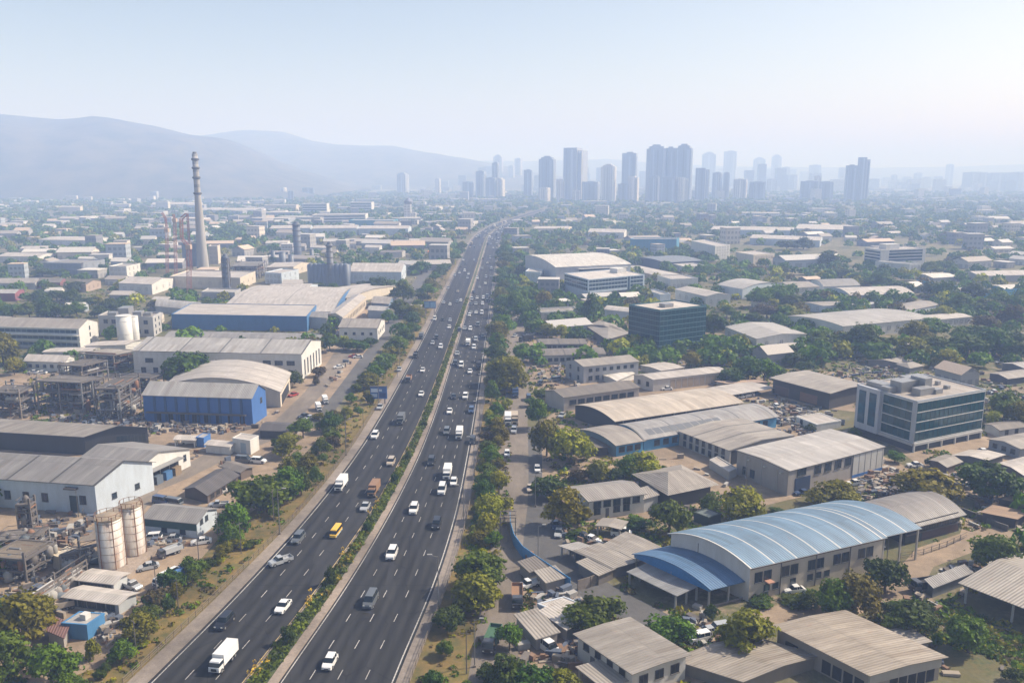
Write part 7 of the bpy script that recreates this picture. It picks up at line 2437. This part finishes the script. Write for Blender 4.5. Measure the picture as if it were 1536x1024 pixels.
def vehicle_mesh(kind, col, detail=True):
    key = (kind, col, detail)
    if key in VP:
        return VP[key]
    o = bpy.data.objects.new({'sedan': 'car', 'hatchback': 'car', 'suv': 'car', 'van': 'van', 'truck': 'truck', 'tipper': 'truck', 'bus': 'minibus', 'pickup': 'pickup'}[kind], None)
    paintm = carpaint(col)
    if kind in SPEC:
        L, W, H_, hz_, cf, cr_, gf, gr = SPEC[kind]
        w2 = W / 2
        f, r = -L / 2, L / 2
        m = loft([(f, w2 * 0.82, 0.35, 0.62, w2 * 0.75), (f + 0.12, w2 * 0.95, 0.25, hz_ * 0.78, w2 * 0.86), (f + 0.5, w2, 0.24, hz_ * 0.92, w2 * 0.93), (cf, w2, 0.24, hz_, w2 * 0.95), (cr_, w2, 0.24, hz_ + 0.02, w2 * 0.95),
                  (r - 0.25, w2 * 0.98, 0.26, hz_ * 0.98, w2 * 0.9), (r, w2 * 0.85, 0.36, hz_ * 0.85, w2 * 0.8)])
        rw = w2 * 0.76
        k = len(m.v)
        # roof panel and pillars
        for a in ([(-rw, gf, H_ - 0.05), (rw, gf, H_ - 0.05), (rw, gr, H_ - 0.02), (-rw, gr, H_ - 0.02)],):
            m.hexa(a, [(p[0] * 0.96, p[1], p[2] + 0.05) for p in a])
        ro = m.build('body', paintm, o)
        g = loft([(cf + 0.02, w2 * 0.90, hz_ - 0.02, hz_ + 0.01, w2 * 0.9), (gf, w2 * 0.9, hz_ - 0.02, H_ - 0.045, rw), (gr, w2 * 0.9, hz_ - 0.02, H_ - 0.02, rw), (min(cr_ + 0.35, r - 0.12), w2 * 0.86, hz_ - 0.02, hz_ + 0.02, w2 * 0.86)])
        g.build('windows', CGLASS, o)
        if detail:
            for yy in ((gf + gr) / 2 - 0.05, gr - 0.1):
                for sg in (-1, 1):
                    mm = MB()
                    mm.bar((sg * w2 * 0.905, yy, hz_), (sg * rw * 1.0, yy, H_ - 0.03), 0.045)
                    mm.build('pillar', paintm, ro)
            wheels(o, w2 * 0.92, (f + 0.75, r - 0.75), 0.33 if kind != 'suv' else 0.38)
            lamps(o, w2 * 0.66, f + 0.06, hz_ * 0.68)
            mm = MB()
            mm.box(-w2 * 0.4, w2 * 0.4, f - 0.03, f + 0.03, 0.42, 0.60)
            mm.build('grille', TRIM, o)
    elif kind in ('truck', 'tipper', 'bus'):
        if kind == 'bus':
            L, W, H_ = 6.2, 2.05, 2.6
            w2 = W / 2
            m = loft([(-L / 2, w2 * 0.9, 0.5, 1.15, w2 * 0.88), (-L / 2 + 0.3, w2, 0.4, 1.35, w2), (L / 2, w2, 0.4, 1.35, w2)])
            m.hexa([(-w2 * 0.9, -L / 2 + 0.75, H_ - 0.25), (w2 * 0.9, -L / 2 + 0.75, H_ - 0.25), (w2 * 0.9, L / 2, H_ - 0.25), (-w2 * 0.9, L / 2, H_ - 0.25)],
                   [(-w2 * 0.8, -L / 2 + 0.95, H_), (w2 * 0.8, -L / 2 + 0.95, H_), (w2 * 0.8, L / 2 - 0.1, H_), (-w2 * 0.8, L / 2 - 0.1, H_)])
            m.build('body', paintm, o)
            loft([(-L / 2 + 0.3, w2 * 0.95, 1.33, 1.36, w2 * 0.95), (-L / 2 + 0.78, w2 * 0.95, 1.33, H_ - 0.24, w2 * 0.89), (L / 2 - 0.03, w2 * 0.95, 1.33, H_ - 0.24, w2 * 0.89)]).build('windows', CGLASS, o)
            mm = MB()
            mm.box(-w2 * 1.01, w2 * 1.01, -L / 2 + 0.2, L / 2 + 0.01, 0.4, 0.8)
            mm.build('lower_panel', plain((0.45, 0.55, 0.58), 0.5), o)
            if detail:
                wheels(o, w2 * 0.93, (-L / 2 + 1.0, L / 2 - 1.3), 0.42)
                lamps(o, w2 * 0.7, -L / 2 + 0.1, 0.9)
        else:
            L = 7.4 if kind == 'truck' else 7.0
            w2 = 1.12
            cabc = paintm if kind == 'truck' else carpaint((0.05, 0.05, 0.055))
            m = loft([(-L / 2, w2 * 0.93, 0.7, 1.5, w2 * 0.9), (-L / 2 + 0.12, w2 * 0.96, 0.6, 1.6, w2 * 0.94), (-L / 2 + 1.7, w2 * 0.96, 0.6, 1.6, w2 * 0.94)])
            m.hexa([(-w2 * 0.9, -L / 2 + 0.35, 2.35), (w2 * 0.9, -L / 2 + 0.35, 2.35), (w2 * 0.9, -L / 2 + 1.7, 2.35), (-w2 * 0.9, -L / 2 + 1.7, 2.35)],
                   [(-w2 * 0.82, -L / 2 + 0.5, 2.55), (w2 * 0.82, -L / 2 + 0.5, 2.55), (w2 * 0.82, -L / 2 + 1.7, 2.55), (-w2 * 0.82, -L / 2 + 1.7, 2.55)])
            m.build('cab', cabc, o)
            loft([(-L / 2 + 0.1, w2 * 0.92, 1.58, 1.61, w2 * 0.92), (-L / 2 + 0.36, w2 * 0.92, 1.58, 2.36, w2 * 0.88), (-L / 2 + 1.66, w2 * 0.92, 1.58, 2.36, w2 * 0.88)]).build('windscreen', CGLASS, o)
            m = MB()
            if kind == 'truck':
                m.box(-w2, w2, -L / 2 + 1.85, L / 2, 0.95, 3.15)
                m.box(-w2 - 0.03, w2 + 0.03, -L / 2 + 1.82, -L / 2 + 1.92, 0.93, 3.19)
                m.box(-w2 - 0.03, w2 + 0.03, L / 2 - 0.1, L / 2 + 0.03, 0.93, 3.19)
                m.build('cargo_box', plain(col, 0.6), o)
            else:
                for a in ((-w2, w2, -L / 2 + 1.85, -L / 2 + 1.95), (-w2, w2, L / 2 - 0.1, L / 2), (-w2, -w2 + 0.1, -L / 2 + 1.95, L / 2 - 0.1), (w2 - 0.1, w2, -L / 2 + 1.95, L / 2 - 0.1)):
                    m.box(a[0], a[1], a[2], a[3], 0.95, 2.35)
                m.box(-w2 + 0.1, w2 - 0.1, -L / 2 + 1.95, L / 2 - 0.1, 1.0, 1.75)
                m.build('cargo_bed', plain(col, 0.8), o)
            m = MB()
            m.box(-0.9, 0.9, -L / 2 + 0.15, -L / 2 + 0.02 + 0.05, 0.45, 0.75)
            m.box(-0.5, 0.5, -L / 2 + 1.6, L / 2 - 0.2, 0.55, 0.93)
            m.build('chassis', TRIM, o)
            if detail:
                wheels(o, w2 * 0.86, (-L / 2 + 0.95, L / 2 - 1.3, L / 2 - 2.4), 0.48, 0.3)
                lamps(o, 0.75, -L / 2 + 0.02, 0.95)
                m = MB()
                m.box(-0.55, 0.55, -L / 2 - 0.03, -L / 2 + 0.03, 0.8, 1.35)
                m.build('grille', TRIM, o)
    elif kind == 'pickup':
        L, w2 = 4.9, 0.92
        m = loft([(-L / 2, w2 * 0.85, 0.4, 0.75, w2 * 0.8), (-L / 2 + 0.2, w2, 0.35, 0.95, w2 * 0.92), (-1.1, w2, 0.35, 1.05, w2 * 0.95), (0.3, w2, 0.35, 1.05, w2 * 0.95)])
        m.hexa([(-0.7, -0.75, 1.62), (0.7, -0.75, 1.62), (0.7, 0.25, 1.62), (-0.7, 0.25, 1.62)], [(-0.68, -0.7, 1.7), (0.68, -0.7, 1.7), (0.68, 0.25, 1.7), (-0.68, 0.25, 1.7)])
        m.build('body', paintm, o)
        loft([(-1.1, w2 * 0.9, 1.03, 1.06, w2 * 0.9), (-0.7, w2 * 0.9, 1.03, 1.63, 0.7), (0.22, w2 * 0.9, 1.03, 1.63, 0.7), (0.3, w2 * 0.9, 1.03, 1.06, 0.8)]).build('windows', CGLASS, o)
        m = MB()
        m.box(-w2, w2, 0.35, L / 2, 0.5, 0.7)
        for a in ((-w2, -w2 + 0.06, 0.35, L / 2), (w2 - 0.06, w2, 0.35, L / 2), (-w2 + 0.06, w2 - 0.06, L / 2 - 0.06, L / 2)):
            m.box(*a, 0.7, 1.15)
        m.build('cargo_bed', paintm, o)
        wheels(o, w2 * 0.92, (-L / 2 + 0.85, L / 2 - 1.0), 0.37)
        lamps(o, 0.6, -L / 2 + 0.06, 0.72)
    VP[key] = o
    return o


WH, SI, BL, GR, RD, BE, BR, YE, NB = (0.72, 0.71, 0.69), (0.38, 0.39, 0.40), (0.012, 0.012, 0.015), (0.11, 0.12, 0.13), (0.33, 0.03, 0.025), (0.42, 0.35, 0.27), (0.26, 0.15, 0.085), (0.78, 0.46, 0.03), (0.035, 0.07, 0.16)
CN = {WH: 'white', SI: 'silver', BL: 'black', GR: 'dark grey', RD: 'red', BE: 'beige', BR: 'brown', YE: 'yellow', NB: 'navy blue'}
KN = {'sedan': 'sedan', 'hatchback': 'hatchback', 'suv': 'sport utility car', 'van': 'van', 'truck': 'box truck', 'tipper': 'open truck', 'bus': 'minibus', 'pickup': 'pickup'}
CATV = {'sedan': 'car', 'hatchback': 'car', 'suv': 'car', 'van': 'van', 'truck': 'truck', 'tipper': 'truck', 'bus': 'minibus', 'pickup': 'pickup'}
USED = set()


def vehicle(kind, col, p, rz, label, group, auto=True, s=1.0, detail=True):
    proto = vehicle_mesh(kind, col, detail)
    if id(proto) in USED:
        pass
    r = proto.copy()
    C.objects.link(r)
    r.location = p
    r.rotation_euler = (0, 0, rz)
    r.scale = (s, s, s)
    r['label'] = label
    r['category'] = CATV[kind]
    r['group'] = group
    for ch in proto.children:
        c = ch.copy()
        C.objects.link(c)
        c.parent = r
        for g in ch.children:
            d = g.copy()
            C.objects.link(d)
            d.parent = c
    THINGS.append([r, label, auto])
    return r


ROADV = [
 ('truck', WH, 336, 996, 'white box truck with a rusty roof hatch, nearest on the left carriageway'), ('suv', BL, 337, 937, 'black car with pale roof beside the left shoulder'), ('sedan', WH, 425, 913, 'white sedan in the middle of the left carriageway'),
 ('hatchback', WH, 495, 997, 'white hatchback nearest the camera on the right carriageway'), ('van', GR, 556, 905, 'large grey van with silver roof on the right carriageway'),
 ('truck', WH, 512, 732, 'tall white box truck at the left shoulder line'), ('truck', BR, 561, 740, 'brown boxy truck beside the median'), ('sedan', SI, 548, 763, 'silver sedan just ahead of the brown truck'), ('bus', YE, 504, 802, 'yellow minibus taxi with pale blue lower panel'),
 ('suv', GR, 447.6, 811, 'dark grey sport utility car against the left edge line'), ('pickup', SI, 421, 845, 'silver grey pickup slanting across the left edge line'), ('suv', WH, 621, 767, 'white sport utility car alone in the inner right carriageway'), ('suv', WH, 588, 834, 'big white sport utility car behind the grey van'),
 ('suv', BL, 655, 789.5, 'black rounded car in the third lane'), ('van', WH, 663, 738, 'silver-white van beside a small white car'), ('hatchback', WH, 680.5, 726, 'small white car tucked beside the silver-white van'), ('truck', WH, 671, 715, 'white box truck directly behind the silver-white van'),
 ('tipper', BR, 613, 572, None), ('sedan', WH, 632, 593, None), ('truck', GR, 601.5, 634, None), ('suv', WH, 562.5, 656, None), ('suv', BE, 586.6, 696, None), ('suv', WH, 698, 597, None), ('sedan', BL, 680.6, 597, None), ('suv', NB, 707, 618, None), ('sedan', WH, 674.5, 619, None),
 ('suv', GR, 670, 650, None), ('truck', WH, 689, 656, 'long white box truck beside a dark grey car'), ('suv', BL, 709, 664, None), ('suv', BL, 647, 695, None), ('sedan', SI, 570, 613, None),
 ('truck', GR, 632, 508, None), ('tipper', BL, 623.5, 536, None), ('suv', BL, 655, 508, None), ('sedan', SI, 649, 516, None), ('suv', WH, 661, 522, None), ('sedan', WH, 674, 492, None), ('hatchback', SI, 675, 482, None), ('van', WH, 652, 480, None), ('sedan', BL, 664, 481, None), ('hatchback', WH, 675, 458, None), ('sedan', SI, 665.5, 455, None), ('sedan', GR, 686, 454, None), ('hatchback', WH, 691, 452, None), ('sedan', SI, 672, 433, None), ('sedan', BE, 686.6, 438, None),
 ('suv', SI, 682, 414, None), ('sedan', WH, 689, 410, None), ('sedan', SI, 701, 418, None), ('hatchback', WH, 702.6, 412, None), ('suv', WH, 697, 407, None), ('sedan', GR, 691, 400, None), ('sedan', WH, 695, 391, None), ('sedan', BL, 698, 397, None), ('hatchback', SI, 711, 391, None), ('sedan', WH, 634, 557, None), ('sedan', SI, 599, 556, None),
 ('suv', BL, 683, 547, None), ('van', WH, 692, 550, None), ('sedan', SI, 686, 532, None), ('truck', WH, 702, 518, None), ('suv', WH, 711, 523, None), ('suv', SI, 713.7, 511, None), ('sedan', GR, 724.5, 505, None), ('suv', WH, 705.5, 495, None), ('sedan', SI, 697, 494, None), ('suv', BL, 689, 497, None), ('van', GR, 717, 489, None), ('truck', BL, 718, 553, None), ('sedan', WH, 705, 559, None),
 ('sedan', WH, 714, 470, None), ('van', WH, 722.7, 471, None), ('sedan', SI, 706, 470, None), ('hatchback', WH, 704, 474, None), ('sedan', GR, 706, 457, None), ('sedan', SI, 714, 457, None), ('suv', WH, 723.7, 457, None), ('van', BL, 731, 453, None), ('suv', WH, 725, 448, None), ('suv', SI, 707.5, 450, None), ('sedan', WH, 715.7, 448, None), ('van', GR, 731, 446, None), ('suv', BL, 710, 440, None), ('sedan', SI, 719.6, 432, None), ('sedan', WH, 728, 426, None), ('suv', WH, 716, 418.5, None), ('suv', SI, 729, 416.5, None), ('suv', GR, 736, 417.5, None), ('suv', WH, 737, 404, None), ('suv', SI, 723, 403.5, None), ('sedan', WH, 731, 395, None), ('suv', GR, 724.6, 389, None), ('van', SI, 735, 388, None),
]
fr = ['in the stream on the left carriageway', 'in the stream on the right carriageway']
nr_ = random.Random(11)
for (kind, col, px, py, lab) in ROADV:
    p = G(px, py)
    left = p.x < RX('L3', p.y)
    p.z = 0.06
    if px in (570, 599):
        p.z = 0.16
    d = rdir(p.y, 'L2' if left else 'R1')
    rz = atan2(d.y, d.x) - pi / 2
    if kind == 'pickup':
        rz -= 0.75
    vehicle(kind, col, p, rz, s=0.72 if kind == 'bus' else (0.86 if kind in ('truck', 'tipper') else 1.0), label=lab or (CN[col] + ' ' + KN[kind] + ' ' + fr[0 if left else 1]), group='vehicles on the highway', auto=lab is None, detail=True)
# farther traffic
k = 0
for Y in np.arange(860, 1330, 7.0):
    for ln in range(7):
        dn = 0.055 if ln < 3 else 0.075
        dn += 0.12 if Y > 1000 else 0
        if nr_.random() > dn or k >= 74:
            continue
        if ln < 3:
            x = RX('L1', Y) + (RX('L2', Y) - RX('L1', Y)) * (ln + 0.5) / 3
        else:
            x = RX('L4', Y) + (RX('R1', Y) - RX('L4', Y)) * (ln - 2.5) / 4
        d = rdir(Y, 'L2')
        col = nr_.choice([WH, WH, WH, SI, SI, BL, GR, BE])
        kd = nr_.choice(['sedan', 'suv', 'sedan', 'van', 'hatchback', 'suv', 'truck'])
        vehicle(kd, col, Vector((x, Y, 0.06)), atan2(d.y, d.x) - pi / 2, CN[col] + ' ' + KN[kd] + ' in the far hazy traffic', 'vehicles on the highway', detail=False)
        k += 1
# service road and parked vehicles: kind, colour, px, py, heading (photo-like degrees, 0 faces the viewer), label
PARK = [
 ('hatchback', WH, 760.6, 683, 0, 'white hatchback driving on the service road'), ('suv', SI, 771, 648, 5, 'silver car following trucks on the service road'), ('truck', WH, 762, 635, 0, 'white box truck side by side on the service road'), ('truck', BE, 772, 634, 0, 'beige box truck side by side on the service road'),
 ('truck', NB, 773, 594, 0, 'blue-cabbed truck under the roadside tree'), ('van', NB, 793, 600, 0, 'navy blue van beside the service road verge'), ('hatchback', WH, 806, 706, 0, 'white hatchback parked on the side street'), ('sedan', BE, 795, 735, 0, 'pale car half under the dark side street tree'),
 ('truck', BL, 789, 512, 60, 'dark lorry parked by the first yard'), ('sedan', SI, 772, 505, 20, 'silver sedan at the yard mouth'), ('sedan', WH, 795, 503, 60, 'white sedan parked at the yard mouth'), ('sedan', WH, 778, 478, 80, 'white car parked before the hip-roofed hall trees, left one'), ('sedan', SI, 784, 481, 80, 'silver car parked in the shade of the dark tree'),
 ('tipper', BR, 776, 903, 0, 'rusty open truck parked at the container row'), ('tipper', (0.05, 0.12, 0.07), 738, 968, 12, 'dark green dump truck with red-trimmed cab'), ('van', WH, 822, 975, -35, 'beige-roofed van below the scrap sheds'),
 ('pickup', WH, 793, 880, 60, 'white pickup in the scrap yard'), ('sedan', WH, 888, 812, -50, 'white sedan in the lot below the two-storey house'), ('sedan', BL, 876, 808, -50, 'black sedan in the lot below the two-storey house'), ('van', WH, 932, 803, -80, 'white van under the brown canopy stall'), ('sedan', NB, 833, 790, 0, 'blue sedan parked at the edge of the side street'), ('sedan', SI, 838, 802, 10, 'grey sedan parked at the edge of the side street'),
 ('suv', WH, 1049, 961, 70, 'white sport utility car near the olive tree'), ('sedan', SI, 1062, 951, 70, 'silver sedan parked behind the white one near the olive tree'), ('suv', SI, 1077, 947, 75, 'grey car farthest in the row near the olive tree'), ('sedan', WH, 1191, 888, 80, 'white car against the sky-blue factory wall'),
 ('sedan', WH, 1335, 862, 60, 'white car at the tarpaulin shelter'), ('van', BL, 1321, 818, 20, 'black van by the dark grey vaulted workshop'), ('tipper', BL, 1388, 885, 75, 'dark open truck at the end of the grey container shed'), ('sedan', NB, 1204, 742, 80, 'blue car beside the dark blue door'), ('sedan', WH, 1281, 727, 80, 'white car before the panelled warehouse end'),
 ('sedan', WH, 1372, 700, 90, 'white car parked before the small brown house'), ('van', WH, 1122, 595, 70, 'white van beside the low beige canopy'), ('hatchback', WH, 1112, 597, 70, 'white hatchback parked left of the white van'), ('sedan', NB, 1132, 592, 70, 'blue car parked right of the white van'), ('hatchback', WH, 1165, 612, 0, 'white hatchback by the timber warehouse corner'),
 ('sedan', SI, 222, 853, 60, 'silver pickup-like car by the rusty silos'), ('tipper', SI, 255, 832, 40, 'red and silver tractor truck by the green-banded shed'), ('truck', WH, 250, 874, 30, 'white canvas truck beside a blue one in the yard'), ('truck', (0.06, 0.15, 0.34), 269, 868, 30, 'blue box truck behind the white canvas one'),
 ('sedan', WH, 302, 815, 70, 'small white car at the corner of the green-banded shed'), ('suv', WH, 228, 810, 80, 'white jeep-like car against the green-banded shed'), ('sedan', SI, 258, 811, 80, 'white and grey car beside the jeep-like one'), ('bus', GR, 262, 757, -70, 'dark grey bus behind the green-banded shed'), ('van', NB, 243, 755, -70, 'dark blue van left of the grey bus'),
 ('pickup', SI, 328, 760, 80, 'silver pickup by the dark ruined workshop'), ('sedan', WH, 329, 740, 60, 'white car at the side of the dark ruined workshop'), ('van', GR, 366, 693, -80, 'grey van parked by the roadside trees'), ('suv', WH, 388, 694, -80, 'white car at the front of the grey van'), ('sedan', BL, 456, 626, 40, 'black car parked near the railway side road'), ('sedan', SI, 464, 629, 40, 'grey car parked near the railway side road'),
 ('truck', WH, 478, 615, -20, 'long white trailer truck by the railway side road'), ('truck', WH, 488, 604, -20, 'white trailer truck parked behind the long one'), ('van', WH, 285, 665, 80, 'white van beside the small blue cabin'), ('sedan', WH, 508, 552, 60, 'white car before the tall-windowed gable'), ('sedan', RD, 530, 536, 80, 'red car in the row near the store house trees'), ('sedan', WH, 537, 537, 80, 'white car in the row near the store house trees'), ('sedan', WH, 50, 560, 80, 'white car under the small site office'), ('sedan', WH, 62, 561, 80, 'white van-like car right of the one under the site office'),
 ('sedan', RD, 440, 594, 30, 'red car behind the cobalt blue warehouse'), ('tipper', BE, 94, 914, 60, 'white flatbed truck left of the long trailer-like shed'), ('pickup', SI, 198, 882, -60, 'small dark pickup on the open yard'), ('sedan', WH, 1000, 585, 80, 'white car against the long cream factory'),
 ('sedan', SI, 843, 625, 20, 'grey car beside the dark open-sided cream hall'), ('suv', BL, 811, 577, 10, 'dark car at the brown workshop corner'), ('van', (0.35, 0.26, 0.10), 817, 572, 0, 'tan and blue van parked by the two-storey grey block'), ('van', GR, 832, 572, 70, 'grey minivan right of the tan and blue one'),
 ('sedan', SI, 1500, 545, 80, 'silver car by the right-hand grove shed'), ('sedan', WH, 1490, 590, 70, 'white car near the pale sheds at the right edge'), ('sedan', WH, 1475, 680, 0, 'small white car by the last column of the glass office'), ('sedan', SI, 1105, 546, 70, 'silver car in the lot before the dark-sided warehouse'), ('sedan', WH, 1060, 560, 80, 'white car behind the wood-clad factory'), ('sedan', WH, 1100, 520, 80, 'white car left of the long pale lean-to'),
]
for (kind, col, px, py, hd, lab) in PARK:
    p = G(px, py)
    p.z = 0.05
    if col not in CN:
        CN[col] = 'coloured'
    vehicle(kind, col, p, radians(-hd), lab, 'parked and side-road vehicles', auto=False, s=0.72 if kind in ('truck', 'bus', 'tipper') and px < 500 else 0.95)
# loose yard clutter nobody could count
PROTO_ALL = True
rg = np.random.RandomState(21)
m = MB()
CLM = [plain(c, 0.8) for c in ((0.30, 0.25, 0.19), (0.10, 0.085, 0.075), (0.36, 0.34, 0.31), (0.09, 0.11, 0.15), (0.20, 0.12, 0.075), (0.15, 0.13, 0.115))]
CL = [(130, 635, 40, 14, 60), (230, 640, 60, 10, 80), (320, 644, 60, 6, 60), (310, 690, 40, 10, 30), (100, 800, 50, 30, 60), (60, 890, 50, 30, 50), (150, 940, 30, 20, 40), (220, 815, 40, 12, 40), (430, 620, 30, 20, 30), (500, 560, 30, 14, 30),
      (830, 800, 26, 18, 50), (880, 830, 40, 16, 50), (800, 840, 24, 24, 60), (850, 900, 40, 20, 80), (790, 960, 40, 30, 60), (860, 975, 50, 20, 70), (1040, 890, 40, 16, 40), (1350, 860, 60, 16, 90), (1390, 880, 60, 20, 60), (1300, 715, 60, 12, 60), (1160, 620, 60, 16, 110), (1220, 640, 40, 20, 60), (1090, 610, 40, 8, 40),
      (1150, 690, 50, 10, 40), (1450, 590, 60, 26, 90), (1320, 565, 60, 20, 90), (1430, 720, 50, 20, 60), (1500, 730, 40, 30, 60), (1500, 790, 40, 20, 50), (830, 555, 30, 30, 50), (960, 520, 60, 14, 50), (1090, 540, 80, 10, 90), (780, 460, 20, 20, 20), (1000, 730, 50, 30, 40), (1330, 740, 40, 16, 60), (560, 470, 20, 20, 20), (620, 440, 16, 40, 50), (590, 450, 20, 30, 40), (1470, 450, 60, 20, 80), (1440, 430, 60, 14, 80), (60, 600, 60, 30, 70), (200, 610, 30, 40, 50), (1350, 1000, 60, 30, 40), (1060, 940, 40, 20, 30), (1450, 870, 40, 20, 40)]
for (cx, cy, sx_, sy_, n) in CL:
    for _ in range(int(n * 2.4)):
        p = G(cx + rg.normal() * sx_ * 0.6, cy + rg.normal() * sy_ * 0.6)
        if not clear(p.x, p.y):
            continue
        a = rg.rand() * 3.14
        lx, ly, hh = rg.uniform(0.3, 2.6), rg.uniform(0.2, 1.2), rg.uniform(0.15, 1.2) * (1.6 if rg.rand() < 0.1 else 1)
        e, f = Vector((cos(a), sin(a), 0)) * lx / 2, Vector((-sin(a), cos(a), 0)) * ly / 2
        tl = rg.uniform(-0.2, 0.2)
        q = [p - e - f, p + e - f, p + e + f, p - e + f]
        m.hexa([(v.x, v.y, 0.04) for v in q], [(v.x, v.y, hh + (tl if i in (0, 3) else 0)) for i, v in enumerate(q)], rg.randint(6))
struct('yard_debris', m, CLM, kind='stuff')

# prototypes of vehicles go; only the placed copies stay
for o in list(VP.values()):
    for ch in list(o.children):
        for g in list(ch.children):
            bpy.data.objects.remove(g)
        bpy.data.objects.remove(ch)
    bpy.data.objects.remove(o)
# ------------------------------------------------------------------ labels: say which one
bpy.context.view_layer.update()
LP = [(r, proj(p), p.y) for r, p in LAND]


def relate(o):
    p = o.location
    a = proj(p)
    best = None
    for r, b_, yy in LP:
        dx, dy = a[0] - b_[0], (a[1] - b_[1]) * 1.6
        d = sqrt(dx * dx + dy * dy)
        if best is None or d < best[0]:
            best = (d, r, dx, dy)
    d, r, dx, dy = best
    if abs(dx) > abs(dy) * 1.2:
        w_ = 'right of' if dx > 0 else 'left of'
    else:
        w_ = 'in front of' if dy > 0 else 'behind'
    far = d > 90
    return (('far ' if far and w_ in ('right of', 'left of') else '') + w_ + ' ' + r)


groups = {}
for e in THINGS:
    o, lb, auto = e
    if not auto:
        groups.setdefault(lb, []).append(o)
        o['label'] = lb
        continue
    base = lb
    full = base if 'traffic' in lb else base + ' ' + relate(o)
    if 'carriageway' in lb:
        full = base
    groups.setdefault(full, []).append(o)
ORD = ['', 'second', 'third', 'fourth', 'fifth', 'sixth', 'seventh', 'eighth', 'ninth', 'tenth', 'eleventh', 'twelfth', 'thirteenth', 'fourteenth', 'fifteenth', 'sixteenth', 'seventeenth', 'eighteenth', 'nineteenth', 'twentieth']


def trim(t, n=16):
    w_ = t.split()
    return ' '.join(w_) if len(w_) <= n else ' '.join(w_[:n])


for full, obs in groups.items():
    if len(obs) == 1:
        obs[0]['label'] = trim(full)
        continue
    road = 'carriageway' in full or 'shoulder' in full or 'traffic' in full
    obs.sort(key=(lambda o: o.location.y) if road else (lambda o: proj(o.location)[0]))
    n = len(obs)
    for i, o in enumerate(obs):
        if road:
            q = 'nearest of them' if i == 0 else ('farthest of them' if i == n - 1 else (ORD[i] if i < 20 else str(i + 1) + 'th') + ' nearest')
        else:
            q = 'leftmost' if i == 0 else ('rightmost' if i == n - 1 else (ORD[i] if i < 20 else str(i + 1) + 'th') + ' from left')
        k = 16 - len(q.split())
        o['label'] = trim(full, k) + ', ' + q
